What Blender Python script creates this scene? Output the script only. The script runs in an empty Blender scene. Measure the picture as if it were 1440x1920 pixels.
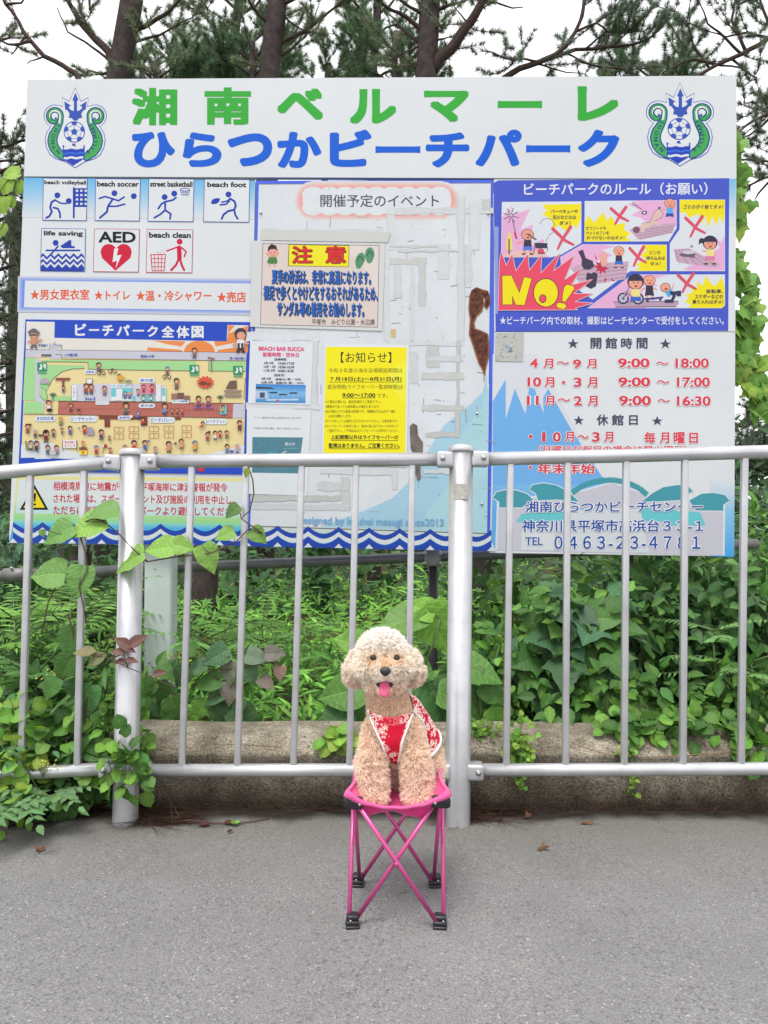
import bpy, bmesh, math, random
import numpy as np
from mathutils import Vector, Matrix, noise
from mathutils.bvhtree import BVHTree
from mathutils.geometry import tessellate_polygon

random.seed(7)
rng = np.random.default_rng(7)
scene = bpy.context.scene
COL = scene.collection

# ------------------------------------------------------------------ camera
F_PX, CAM_Z = 1442.0, 0.88
PITCH, ROLL = math.radians(1.2), 0.0155
fw = Vector((0, math.cos(PITCH), math.sin(PITCH)))
u0 = Vector((0, -math.sin(PITCH), math.cos(PITCH)))
r0 = Vector((1, 0, 0))
RT = r0 * math.cos(ROLL) + u0 * math.sin(ROLL)
UP = u0 * math.cos(ROLL) - r0 * math.sin(ROLL)
CAM = Vector((0, 0, CAM_Z))
cd = bpy.data.cameras.new("camera")
cam = bpy.data.objects.new("camera", cd)
COL.objects.link(cam)
cam.matrix_world = Matrix((
    (RT.x, UP.x, -fw.x, CAM.x), (RT.y, UP.y, -fw.y, CAM.y), (RT.z, UP.z, -fw.z, CAM.z), (0, 0, 0, 1)))
cd.sensor_fit = 'HORIZONTAL'
cd.sensor_width = 36.0
cd.lens = 36.0 * F_PX / 1440.0
cd.clip_start, cd.clip_end = 0.05, 500.0
scene.camera = cam

# ------------------------------------------------------------------ sky, sun, exposure
SUN_EL, SUN_AZ = math.radians(66), math.radians(205)     # high, from behind the camera
world = bpy.data.worlds.new("World")
scene.world = world
world.use_nodes = True
nt = world.node_tree
nt.nodes.clear()
sk = nt.nodes.new("ShaderNodeTexSky")
sk.sky_type = 'NISHITA'
sk.sun_disc = False
sk.sun_elevation = SUN_EL
sk.sun_rotation = SUN_AZ
sk.air_density, sk.dust_density, sk.ozone_density = 1.0, 4.0, 1.0
hs = nt.nodes.new("ShaderNodeHueSaturation")             # overcast: the cloud takes the blue out
hs.inputs['Saturation'].default_value = 0.12
mxs = nt.nodes.new("ShaderNodeMixRGB")
mxs.inputs[0].default_value = 0.62
mxs.inputs[2].default_value = (8.75, 8.75, 8.95, 1)       # the even cloud layer
bg = nt.nodes.new("ShaderNodeBackground")
bg.inputs[1].default_value = 0.12
wo = nt.nodes.new("ShaderNodeOutputWorld")
nt.links.new(sk.outputs[0], hs.inputs['Color'])
nt.links.new(hs.outputs[0], mxs.inputs[1])
nt.links.new(mxs.outputs[0], bg.inputs[0])
nt.links.new(bg.outputs[0], wo.inputs[0])
sd = bpy.data.lights.new("sun", 'SUN')
sd.energy = 1.5
sd.angle = math.radians(24)
sd.color = (1.0, 0.97, 0.93)
so = bpy.data.objects.new("sun", sd)
COL.objects.link(so)
sdir = Vector((math.sin(SUN_AZ) * math.cos(SUN_EL), math.cos(SUN_AZ) * math.cos(SUN_EL), math.sin(SUN_EL)))
so.rotation_euler = sdir.to_track_quat('Z', 'Y').to_euler()
so.location = (0, -4, 8)
scene.view_settings.view_transform = 'Standard'
scene.view_settings.look = 'None'
scene.view_settings.exposure = 0.86
scene.view_settings.gamma = 1.0
scene.view_settings.use_curve_mapping = False
scene.cycles.max_bounces = 8
scene.cycles.diffuse_bounces = 4
scene.cycles.transparent_max_bounces = 4


# ------------------------------------------------------------------ rays and ground
def ray(u, v):
    return (RT * ((u - 720) / F_PX) - UP * ((v - 960) / F_PX) + fw)


def P(u, v, Y):
    d = ray(u, v)
    return CAM + d * (Y / d.y)


def proj(p):
    d = Vector(p) - CAM
    w = d.dot(fw)
    return 720 + F_PX * d.dot(RT) / w, 960 - F_PX * d.dot(UP) / w


Y_FENCE = 2.30
BL_, BR_ = P(235, 1541, Y_FENCE), P(860, 1543, Y_FENCE)
G_S = (BR_.z - BL_.z) / (BR_.x - BL_.x)


def gz(x, y=0):
    z = BR_.z + (x - BR_.x) * G_S
    k = BL_.x - 0.05 - x
    if k > 0:
        z -= 0.075 * (k * k / (k + 0.15))
    return z


def G(u, v):
    """the point of the road under pixel u, v"""
    d = ray(u, v)
    t = 1.0
    for _ in range(30):
        p = CAM + d * t
        t = (gz(p.x) - CAM.z) / d.z
    return CAM + d * t


def lin(c):
    return tuple(((x / 255.0) / 12.92 if x <= 10 else (((x / 255.0) + 0.055) / 1.055) ** 2.4) for x in c)


# ------------------------------------------------------------------ objects
OFF = {}


def thing(name, label, cat, loc=(0, 0, 0), group=None, kind=None):
    o = bpy.data.objects.new(name, None)
    o.empty_display_size = 0.1
    COL.objects.link(o)
    o.location = loc
    OFF[o.name] = Vector(loc)
    tag(o, label, cat, group, kind)
    return o


def tag(o, label=None, cat=None, group=None, kind=None):
    if label: o["label"] = label
    if cat: o["category"] = cat
    if group: o["group"] = group
    if kind: o["kind"] = kind
    return o


class MB:
    """collects shapes, builds ONE mesh object"""
    def __init__(self):
        self.v, self.f, self.m, self.c = [], [], [], []
        self.mi = 0
        self.col = None

    def add(self, vs, fs, col=None):
        b = len(self.v)
        self.v.extend([tuple(p) for p in vs])
        cc = col or self.col or (1, 1, 1)
        self.c.extend([cc] * len(vs))
        for f in fs:
            self.f.append(tuple(b + i for i in f))
            self.m.append(self.mi)
        return self

    def box(self, c, s, rot=None, bev=0.0, seg=2, col=None):
        bm = bmesh.new()
        bmesh.ops.create_cube(bm, size=1)
        for w in bm.verts:
            w.co = Vector((w.co.x * s[0], w.co.y * s[1], w.co.z * s[2]))
        if bev:
            bmesh.ops.bevel(bm, geom=bm.edges[:], offset=bev, segments=seg, affect='EDGES', profile=0.6)
        M = rot if rot is not None else Matrix.Identity(3)
        c = Vector(c)
        bm.verts.index_update()
        self.add([M @ w.co + c for w in bm.verts], [[w.index for w in f.verts] for f in bm.faces], col)
        bm.free()
        return self

    def tube(self, pts, r, n=12, cap=True, col=None):
        pts = [Vector(p) for p in pts]
        rs = r if isinstance(r, (list, tuple)) else [r] * len(pts)
        t = (pts[1] - pts[0]).normalized()
        a = t.orthogonal().normalized()
        vs, fs = [], []
        for i, p in enumerate(pts):
            if i == 0: tt = pts[1] - p
            elif i == len(pts) - 1: tt = p - pts[i - 1]
            else: tt = (pts[i + 1] - p).normalized() + (p - pts[i - 1]).normalized()
            tt = tt.normalized() if tt.length > 1e-9 else t
            q = t.rotation_difference(tt)
            a = (q @ a)
            a = (a - tt * a.dot(tt)).normalized()
            t = tt
            bb = t.cross(a)
            for k in range(n):
                an = 2 * math.pi * k / n
                vs.append(p + (a * math.cos(an) + bb * math.sin(an)) * rs[i])
        for i in range(len(pts) - 1):
            for k in range(n):
                k2 = (k + 1) % n
                fs.append((i * n + k, i * n + k2, (i + 1) * n + k2, (i + 1) * n + k))
        if cap:
            fs.append(tuple(range(n))[::-1])
            fs.append(tuple((len(pts) - 1) * n + k for k in range(n)))
        return self.add(vs, fs, col)

    def lathe(self, base, axis, prof, n=24, col=None):
        """prof: (height along axis, radius)"""
        ax = Vector(axis).normalized()
        a = ax.orthogonal().normalized()
        b = ax.cross(a)
        base = Vector(base)
        vs, fs = [], []
        for h, r in prof:
            for k in range(n):
                an = 2 * math.pi * k / n
                vs.append(base + ax * h + (a * math.cos(an) + b * math.sin(an)) * r)
        for i in range(len(prof) - 1):
            for k in range(n):
                k2 = (k + 1) % n
                fs.append((i * n + k, i * n + k2, (i + 1) * n + k2, (i + 1) * n + k))
        fs.append(tuple(range(n))[::-1])
        fs.append(tuple((len(prof) - 1) * n + k for k in range(n)))
        return self.add(vs, fs, col)

    def sphere(self, c, r, n=12, m=8, col=None):
        c = Vector(c)
        r = Vector(r) if not isinstance(r, (int, float)) else Vector((r, r, r))
        vs, fs = [c + Vector((0, 0, r.z))], []
        for i in range(1, m):
            th = math.pi * i / m
            for k in range(n):
                ph = 2 * math.pi * k / n
                vs.append(c + Vector((r.x * math.sin(th) * math.cos(ph), r.y * math.sin(th) * math.sin(ph), r.z * math.cos(th))))
        vs.append(c - Vector((0, 0, r.z)))
        for k in range(n):
            fs.append((0, 1 + k, 1 + (k + 1) % n))
            fs.append((len(vs) - 1, 1 + (m - 2) * n + (k + 1) % n, 1 + (m - 2) * n + k))
        for i in range(m - 2):
            for k in range(n):
                k2 = (k + 1) % n
                fs.append((1 + i * n + k, 1 + (i + 1) * n + k, 1 + (i + 1) * n + k2, 1 + i * n + k2))
        return self.add(vs, fs, col)

    def build(self, name, mats, parent=None, smooth=True, color=False):
        return mesh_object(name, np.array(self.v, dtype=np.float64).reshape(-1, 3), self.f, mats, parent, smooth,
                           np.array(self.c) if color else None, self.m)


def mesh_object(name, verts, faces, mats, parent=None, smooth=True, vcol=None, mi=None):
    off = Vector((0, 0, 0))
    if parent is not None:
        off = OFF.get(parent.name, off)
    me = bpy.data.meshes.new(name)
    verts = np.asarray(verts, dtype=np.float64)
    vv = verts - np.array(off)
    if isinstance(faces, np.ndarray):            # all faces of one size: fast path
        k = faces.shape[1]
        nf = faces.shape[0]
        me.vertices.add(len(vv))
        me.vertices.foreach_set("co", vv.astype(np.float32).ravel())
        me.loops.add(nf * k)
        me.loops.foreach_set("vertex_index", faces.astype(np.int32).ravel())
        me.polygons.add(nf)
        me.polygons.foreach_set("loop_start", np.arange(0, nf * k, k, dtype=np.int32))
        me.update(calc_edges=True)
    else:
        me.from_pydata(vv.tolist(), [], faces)
    if vcol is not None:
        a = me.color_attributes.new("Col", 'FLOAT_COLOR', 'POINT')
        cc = np.ones((len(vv), 4), dtype=np.float32)
        cc[:, :3] = vcol
        a.data.foreach_set("color", cc.ravel())
    for m in (mats if isinstance(mats, (list, tuple)) else [mats]):
        me.materials.append(m)
    if mi is not None and len(set(mi)) > 1:
        me.polygons.foreach_set("material_index", np.array(mi, dtype=np.int32))
    me.polygons.foreach_set("use_smooth", np.full(len(me.polygons), bool(smooth)))
    me.update()
    o = bpy.data.objects.new(name, me)
    COL.objects.link(o)
    if parent is not None:
        o.parent = parent
        OFF[o.name] = off
    else:
        OFF[o.name] = Vector((0, 0, 0))
    return o


# ------------------------------------------------------------------ materials
def mat(name, col=(0.5, 0.5, 0.5), rough=0.6, metal=0.0, spec=0.5, var=0.0, vscale=8.0, dark=None,
        bump=0.0, bscale=60.0, attr=False, trans=0.0, sheen=0.0):
    m = bpy.data.materials.new(name)
    m.use_nodes = True
    n, l = m.node_tree.nodes, m.node_tree.links
    b = n["Principled BSDF"]
    b.inputs['Base Color'].default_value = (*col, 1)
    b.inputs['Roughness'].default_value = rough
    b.inputs['Metallic'].default_value = metal
    b.inputs['Specular IOR Level'].default_value = spec
    if sheen:
        b.inputs['Sheen Weight'].default_value = sheen
    src = None
    if attr:
        a = n.new("ShaderNodeAttribute")
        a.attribute_name = "Col"
        src = a.outputs['Color']
    tc = n.new("ShaderNodeTexCoord")
    if var:
        nz = n.new("ShaderNodeTexNoise")
        nz.inputs['Scale'].default_value = vscale
        nz.inputs['Detail'].default_value = 6
        nz.inputs['Roughness'].default_value = 0.65
        l.new(tc.outputs['Object'], nz.inputs['Vector'])
        rp = n.new("ShaderNodeValToRGB")
        rp.color_ramp.elements[0].position = 0.35
        rp.color_ramp.elements[1].position = 0.7
        d = dark or tuple(c * (1 - var) for c in (1, 1, 1))
        rp.color_ramp.elements[0].color = (*d, 1)
        rp.color_ramp.elements[1].color = (1, 1, 1, 1)
        l.new(nz.outputs[0], rp.inputs[0])
        mx = n.new("ShaderNodeMixRGB")
        mx.blend_type = 'MULTIPLY'
        mx.inputs[0].default_value = 1
        if src: l.new(src, mx.inputs[1])
        else: mx.inputs[1].default_value = (*col, 1)
        l.new(rp.outputs[0], mx.inputs[2])
        src = mx.outputs[0]
    if src:
        l.new(src, b.inputs['Base Color'])
    if bump:
        nb = n.new("ShaderNodeTexNoise")
        nb.inputs['Scale'].default_value = bscale
        nb.inputs['Detail'].default_value = 5
        l.new(tc.outputs['Object'], nb.inputs['Vector'])
        bp = n.new("ShaderNodeBump")
        bp.inputs['Strength'].default_value = bump
        bp.inputs['Distance'].default_value = 0.01
        l.new(nb.outputs[0], bp.inputs['Height'])
        l.new(bp.outputs[0], b.inputs['Normal'])
    if trans:
        tr = n.new("ShaderNodeBsdfTranslucent")
        if src: l.new(src, tr.inputs['Color'])
        else: tr.inputs['Color'].default_value = (*col, 1)
        ms = n.new("ShaderNodeMixShader")
        ms.inputs[0].default_value = trans
        l.new(b.outputs[0], ms.inputs[1])
        l.new(tr.outputs[0], ms.inputs[2])
        l.new(ms.outputs[0], n["Material Output"].inputs['Surface'])
    return m


M_PRINT = mat("printed_sheet", attr=True, rough=0.45, spec=0.18, var=0.05, vscale=3.0)
M_PAPER = mat("paper_print", attr=True, rough=0.35, spec=0.25, var=0.03, vscale=9.0)
M_METAL = mat("silver_paint", (0.55, 0.555, 0.575), rough=0.33, metal=0.55, var=0.20, vscale=11.0, bump=0.04, bscale=220)
M_GALV = mat("grey_pipe", (0.20, 0.20, 0.195), rough=0.5, metal=0.4, var=0.35, vscale=18.0)
M_BOLT = mat("bolt_steel", (0.42, 0.41, 0.40), rough=0.3, metal=0.9)
M_POSTG = mat("pale_green_steel", (0.47, 0.55, 0.52), rough=0.6, var=0.18, vscale=5.0)
M_DARKP = mat("dark_pipe", (0.035, 0.035, 0.04), rough=0.6, var=0.2)
def leaf_veins(m):
    n, l = m.node_tree.nodes, m.node_tree.links
    a = n.new("ShaderNodeAttribute"); a.attribute_name = "luv"
    s = n.new("ShaderNodeSeparateXYZ"); l.new(a.outputs['Vector'], s.inputs[0])
    def M(op, x, y=None, z=None):
        k = n.new("ShaderNodeMath"); k.operation = op
        for i, q in enumerate((x, y, z)):
            if q is None: continue
            if isinstance(q, (int, float)): k.inputs[i].default_value = q
            else: l.new(q, k.inputs[i])
        return k.outputs[0]
    ax = M('ABSOLUTE', s.outputs[0])
    w = M('PINGPONG', M('MULTIPLY_ADD', ax, -4.2, M('MULTIPLY', s.outputs[1], 7.0)), 0.5)
    side = M('SUBTRACT', 1.0, M('MINIMUM', M('MULTIPLY', w, 7.0), 1.0))
    mid = M('SUBTRACT', 1.0, M('MINIMUM', M('MULTIPLY', ax, 40.0), 1.0))
    vein = M('MAXIMUM', M('MULTIPLY', side, 0.55), mid)
    b = n["Principled BSDF"]
    src = b.inputs['Base Color'].links[0].from_socket
    g = n.new("ShaderNodeMixRGB"); g.blend_type = 'MULTIPLY'; g.inputs[0].default_value = 1
    gm = M('MULTIPLY_ADD', vein, 0.55, 0.90)
    l.new(src, g.inputs[1]); l.new(gm, g.inputs[2])
    l.new(g.outputs[0], b.inputs['Base Color'])
    bp = n.new("ShaderNodeBump"); bp.inputs['Strength'].default_value = 0.35; bp.inputs['Distance'].default_value = 0.003; bp.invert = True
    l.new(vein, bp.inputs['Height']); l.new(bp.outputs[0], b.inputs['Normal'])
    return m


M_LEAF = mat("leaf", attr=True, rough=0.5, spec=0.27, trans=0.22, var=0.16, vscale=45.0)
leaf_veins(M_LEAF)
M_NEEDLE = mat("pine_needle", attr=True, rough=0.7, spec=0.15, trans=0.35)
M_BARK = mat("pine_bark", (0.078, 0.063, 0.060), rough=0.95, spec=0.1, var=0.55, vscale=9.0, bump=0.9, bscale=14.0)
M_STEM = mat("vine_stem", (0.10, 0.055, 0.04), rough=0.8, var=0.3)
M_GSTEM = mat("green_stem", (0.10, 0.17, 0.05), rough=0.7, var=0.3)
# ------------------------------------------------------------------ road, woodland floor, kerb wall
def grid(name, xs, ys, zf, m, parent=None):
    X, Y = np.meshgrid(xs, ys)
    Z = np.vectorize(zf)(X, Y)
    v = np.stack([X.ravel(), Y.ravel(), Z.ravel()], 1)
    nx = len(xs)
    i = np.arange(len(ys) - 1)[:, None] * nx + np.arange(nx - 1)[None, :]
    i = i.ravel()
    f = np.stack([i, i + 1, i + nx + 1, i + nx], 1)
    return mesh_object(name, v, f, m, parent, True)


def asphalt():
    m = bpy.data.materials.new("asphalt")
    m.use_nodes = True
    n, l = m.node_tree.nodes, m.node_tree.links
    b = n["Principled BSDF"]
    b.inputs['Roughness'].default_value = 0.85
    b.inputs['Specular IOR Level'].default_value = 0.3
    tc = n.new("ShaderNodeTexCoord")
    def noise_(s, d=4, r=0.6):
        z = n.new("ShaderNodeTexNoise")
        z.inputs['Scale'].default_value = s
        z.inputs['Detail'].default_value = d
        z.inputs['Roughness'].default_value = r
        l.new(tc.outputs['Object'], z.inputs['Vector'])
        return z.outputs[0]
    def ramp(src, p0, c0, p1, c1):
        r = n.new("ShaderNodeValToRGB")
        r.color_ramp.elements[0].position, r.color_ramp.elements[1].position = p0, p1
        r.color_ramp.elements[0].color, r.color_ramp.elements[1].color = (*c0, 1), (*c1, 1)
        l.new(src, r.inputs[0])
        return r.outputs[0]
    def mix(mode, fac, a, bb):
        x = n.new("ShaderNodeMixRGB")
        x.blend_type = mode
        if isinstance(fac, float): x.inputs[0].default_value = fac
        else: l.new(fac, x.inputs[0])
        l.new(a, x.inputs[1])
        l.new(bb, x.inputs[2])
        return x.outputs[0]
    base = ramp(noise_(0.9, 8, 0.68), 0.33, (0.140, 0.138, 0.137), 0.68, (0.200, 0.197, 0.195))
    fine = ramp(noise_(260, 3, 0.75), 0.30, (0.50, 0.50, 0.50), 0.70, (1.50, 1.50, 1.50))
    c = mix('MULTIPLY', 1.0, base, fine)
    vo = n.new("ShaderNodeTexVoronoi")
    vo.inputs['Scale'].default_value = 150
    l.new(tc.outputs['Object'], vo.inputs['Vector'])
    sp = n.new("ShaderNodeSeparateColor")
    l.new(vo.outputs['Color'], sp.inputs[0])
    agg = ramp(sp.outputs[0], 0.78, (0, 0, 0), 1.0, (0.85, 0.85, 0.85))
    dis = ramp(vo.outputs['Distance'], 0.30, (1, 1, 1), 0.46, (0, 0, 0))
    am = mix('MULTIPLY', 1.0, agg, dis)
    st = n.new("ShaderNodeValToRGB")
    st.color_ramp.elements[0].color = (0.21, 0.207, 0.204, 1)
    st.color_ramp.elements[1].color = (0.40, 0.39, 0.385, 1)
    l.new(sp.outputs[1], st.inputs[0])
    c = mix('MIX', am, c, st.outputs[0])
    dk = ramp(sp.outputs[2], 0.82, (1, 1, 1), 0.97, (0.74, 0.73, 0.74))
    c = mix('MULTIPLY', 1.0, c, dk)
    # damp mossy dirt washed down along the foot of the wall
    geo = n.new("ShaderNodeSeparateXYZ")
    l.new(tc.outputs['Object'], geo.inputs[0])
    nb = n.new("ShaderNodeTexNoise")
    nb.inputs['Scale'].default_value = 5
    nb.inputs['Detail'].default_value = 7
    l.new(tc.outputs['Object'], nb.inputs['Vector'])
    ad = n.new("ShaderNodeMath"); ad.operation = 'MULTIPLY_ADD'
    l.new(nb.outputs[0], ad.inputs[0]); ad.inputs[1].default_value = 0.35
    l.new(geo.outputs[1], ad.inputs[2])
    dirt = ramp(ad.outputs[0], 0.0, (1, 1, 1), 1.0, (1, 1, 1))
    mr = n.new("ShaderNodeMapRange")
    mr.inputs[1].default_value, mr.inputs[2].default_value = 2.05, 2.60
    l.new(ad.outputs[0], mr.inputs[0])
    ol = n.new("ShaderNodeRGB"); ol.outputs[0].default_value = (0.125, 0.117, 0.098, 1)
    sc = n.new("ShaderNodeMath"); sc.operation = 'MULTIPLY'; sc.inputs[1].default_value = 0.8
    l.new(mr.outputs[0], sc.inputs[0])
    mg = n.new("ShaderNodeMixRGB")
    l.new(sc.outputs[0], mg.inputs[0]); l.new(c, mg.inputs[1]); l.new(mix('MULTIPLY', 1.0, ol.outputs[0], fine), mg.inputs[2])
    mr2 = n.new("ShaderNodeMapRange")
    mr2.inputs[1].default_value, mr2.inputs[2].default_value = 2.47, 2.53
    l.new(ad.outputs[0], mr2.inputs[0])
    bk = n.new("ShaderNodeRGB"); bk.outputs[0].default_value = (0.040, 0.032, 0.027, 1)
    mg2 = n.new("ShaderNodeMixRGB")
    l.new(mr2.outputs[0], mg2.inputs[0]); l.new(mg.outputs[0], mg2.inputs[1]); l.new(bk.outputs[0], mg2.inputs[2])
    l.new(mg2.outputs[0], b.inputs['Base Color'])
    bp = n.new("ShaderNodeBump")
    bp.inputs['Strength'].default_value = 0.5
    bp.inputs['Distance'].default_value = 0.004
    hh = n.new("ShaderNodeMath"); hh.operation = 'ADD'
    l.new(noise_(180, 4), hh.inputs[0])
    dn = n.new("ShaderNodeMath"); dn.operation = 'MULTIPLY'; dn.inputs[1].default_value = -0.7
    l.new(vo.outputs['Distance'], dn.inputs[0])
    l.new(dn.outputs[0], hh.inputs[1])
    l.new(hh.outputs[0], bp.inputs['Height'])
    l.new(bp.outputs[0], b.inputs['Normal'])
    return m


road = grid("road", np.concatenate([np.linspace(-40, -3, 12), np.linspace(-2.9, 3, 90), np.linspace(3.2, 40, 12)]),
            np.concatenate([np.linspace(-40, -1, 8), np.linspace(0, 2.44, 30)]), lambda x, y: gz(x), asphalt())
tag(road, kind="structure")

Y_WALL = 2.395


def floor_z(x, y):
    z = gz(max(-3, min(3, x))) + 0.10
    z += 0.05 * noise.noise(Vector((x * 0.6, y * 0.6, 0)))
    z += 0.016 * max(0, y - 4) ** 1.15
    return z


fl = grid("ground", np.linspace(-45, 45, 70), np.concatenate([np.linspace(2.56, 8, 30), np.linspace(9, 75, 24)]), floor_z,
          mat("woodland_soil", (0.085, 0.085, 0.035), rough=0.95, spec=0.1, var=0.5, vscale=4, bump=0.6, bscale=20))
tag(fl, kind="structure")

# low concrete wall: rounded top edge, damp dark foot
prof = [(0.006, -0.10), (0.003, 0.02), (0.001, 0.10), (0.0, 0.158), (0.002, 0.167), (0.009, 0.176), (0.040, 0.208), (0.050, 0.214), (0.064, 0.217), (0.20, 0.222), (0.24, 0.215), (0.25, -0.1)]


def concrete():
    m = bpy.data.materials.new("weathered_concrete")
    m.use_nodes = True
    n, l = m.node_tree.nodes, m.node_tree.links
    b = n["Principled BSDF"]
    b.inputs['Roughness'].default_value = 0.92
    b.inputs['Specular IOR Level'].default_value = 0.2
    tc = n.new("ShaderNodeTexCoord")
    z1 = n.new("ShaderNodeTexNoise"); z1.inputs['Scale'].default_value = 6.5; z1.inputs['Detail'].default_value = 9; z1.inputs['Roughness'].default_value = 0.7
    z2 = n.new("ShaderNodeTexNoise"); z2.inputs['Scale'].default_value = 160; z2.inputs['Detail'].default_value = 3
    vo = n.new("ShaderNodeTexVoronoi"); vo.inputs['Scale'].default_value = 34
    for q in (z1, z2, vo): l.new(tc.outputs['Object'], q.inputs['Vector'])
    r1 = n.new("ShaderNodeValToRGB")
    e = r1.color_ramp.elements
    e[0].position, e[0].color = 0.30, (0.060, 0.052, 0.040, 1)
    e[1].position, e[1].color = 0.72, (0.31, 0.285, 0.240, 1)
    k = e.new(0.52); k.color = (0.165, 0.146, 0.116, 1)
    l.new(z1.outputs[0], r1.inputs[0])
    r2 = n.new("ShaderNodeValToRGB")
    r2.color_ramp.elements[0].position, r2.color_ramp.elements[0].color = 0.35, (0.6, 0.6, 0.6, 1)
    r2.color_ramp.elements[1].position, r2.color_ramp.elements[1].color = 0.65, (1.35, 1.35, 1.33, 1)
    l.new(z2.outputs[0], r2.inputs[0])
    mx = n.new("ShaderNodeMixRGB"); mx.blend_type = 'MULTIPLY'; mx.inputs[0].default_value = 1
    l.new(r1.outputs[0], mx.inputs[1]); l.new(r2.outputs[0], mx.inputs[2])
    # pitted holes
    r3 = n.new("ShaderNodeValToRGB")
    r3.color_ramp.elements[0].position, r3.color_ramp.elements[0].color = 0.08, (0.25, 0.22, 0.2, 1)
    r3.color_ramp.elements[1].position, r3.color_ramp.elements[1].color = 0.16, (1, 1, 1, 1)
    l.new(vo.outputs['Distance'], r3.inputs[0])
    m2 = n.new("ShaderNodeMixRGB"); m2.blend_type = 'MULTIPLY'; m2.inputs[0].default_value = 0.7
    l.new(mx.outputs[0], m2.inputs[1]); l.new(r3.outputs[0], m2.inputs[2])
    # splash-dirt band at the foot, bevel and top painted paler as if lit
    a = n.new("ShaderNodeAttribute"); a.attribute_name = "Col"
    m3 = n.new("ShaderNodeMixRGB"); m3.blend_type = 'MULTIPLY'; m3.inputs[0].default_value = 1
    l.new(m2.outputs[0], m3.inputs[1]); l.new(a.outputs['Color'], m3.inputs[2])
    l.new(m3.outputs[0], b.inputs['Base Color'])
    bp = n.new("ShaderNodeBump"); bp.inputs['Strength'].default_value = 0.8; bp.inputs['Distance'].default_value = 0.006
    ad = n.new("ShaderNodeMath"); ad.operation = 'ADD'
    l.new(z1.outputs[0], ad.inputs[0]); l.new(z2.outputs[0], ad.inputs[1])
    l.new(ad.outputs[0], bp.inputs['Height']); l.new(bp.outputs[0], b.inputs['Normal'])
    return m


xs = np.linspace(-6, 6, 160)
wv, wc = [], []
for x in xs:
    for j, (dy, dz) in enumerate(prof):
        jit = 0.006 * noise.noise(Vector((x * 3, dy * 20, dz * 9)))
        wv.append((x, Y_WALL + dy + jit, gz(x) + dz + jit))
        t = (0.24, 0.19, 0.17) if dz < 0.05 else ((0.8, 0.78, 0.74) if dz < 0.17 else (1.45, 1.42, 1.36))  # dirty foot; face below, lit top and bevel told apart by painted tone
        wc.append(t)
k = len(prof)
i = (np.arange(len(xs) - 1)[:, None] * k + np.arange(k - 1)[None, :]).ravel()
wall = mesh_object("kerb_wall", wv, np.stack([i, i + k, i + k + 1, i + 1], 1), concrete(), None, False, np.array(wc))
tag(wall, "low weathered concrete kerb wall with rounded top behind the metal fence", "wall")

# ------------------------------------------------------------------ guard fence
fence = thing("guard_fence", "silver tubular guard rail fence with upright bars along the asphalt path", "fence", BR_)
FP = lambda u, v, dy=0.0: P(u, v, Y_FENCE + dy)


def post(u_top, v_top, u_bot, v_bot):
    t, b = FP(u_top, v_top), FP(u_bot, v_bot)
    ax = (t - b)
    L = ax.length
    m = MB()
    m.lathe(b - ax.normalized() * 0.06, ax, [(0, 0.0372), (0.06, 0.0372), (L + 0.06 - 0.022, 0.0352)], 32)
    p = m.build("post", M_METAL, fence)
    c = MB()
    c.lathe(t - ax.normalized() * 0.021, ax, [(0, 0.0375), (0.002, 0.0385), (0.010, 0.0385), (0.013, 0.037), (0.019, 0.034), (0.021, 0.02)], 32)
    c.build("post_cap", M_METAL, p)
    return t, b, p


pl = post(249, 841, 235, 1541)
pr = post(865, 834, 858, 1543)
# tape left on the right post
tq = MB()
for a_ in range(8):
    pass
ctr = FP(865, 923)
n_ = 8
vs = []
for zz in (-0.022, 0.024):
    for q in range(n_ + 1):
        an = math.radians(-90 - 42 + 72 * q / n_)
        vs.append((ctr.x + 0.0367 * math.cos(an), ctr.y + 0.0367 * math.sin(an), ctr.z + zz))
tq.add(vs, [(q, q + 1, q + n_ + 2, q + n_ + 1) for q in range(n_)])
tq.build("tape_patch", mat("old_tape", (0.50, 0.49, 0.44), rough=0.7, var=0.45, vscale=60), pr[2])


def bracket(u, v, du, rail):
    """socket that clamps a rail end to a post, with its bolt"""
    c = FP(u, v, -0.004)
    d = (FP(u + du, v) - FP(u, v))
    m = MB()
    rot = Matrix.Rotation(rail, 3, 'Y')
    m.box(c, (0.050, 0.052, 0.047), rot, 0.009, 3)
    o = m.build("rail_bracket", M_METAL, fence)
    bq = MB()
    p = c + rot @ Vector((0.008 * (1 if du > 0 else -1), -0.026, 0.002))
    bq.lathe(p, (0, -1, 0), [(0, 0.0085), (0.004, 0.0085), (0.005, 0.007)], 16)
    bq.lathe(p + Vector((0, -0.005, 0)), (0, -1, 0), [(0, 0.006), (0.003, 0.0055), (0.005, 0.003)], 6)
    bq.build("bolt", M_BOLT, o)


def rail(name, pts, r):
    m = MB()
    m.tube([FP(*p) for p in pts], r, 24)
    m.build(name, M_METAL, fence)


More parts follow.
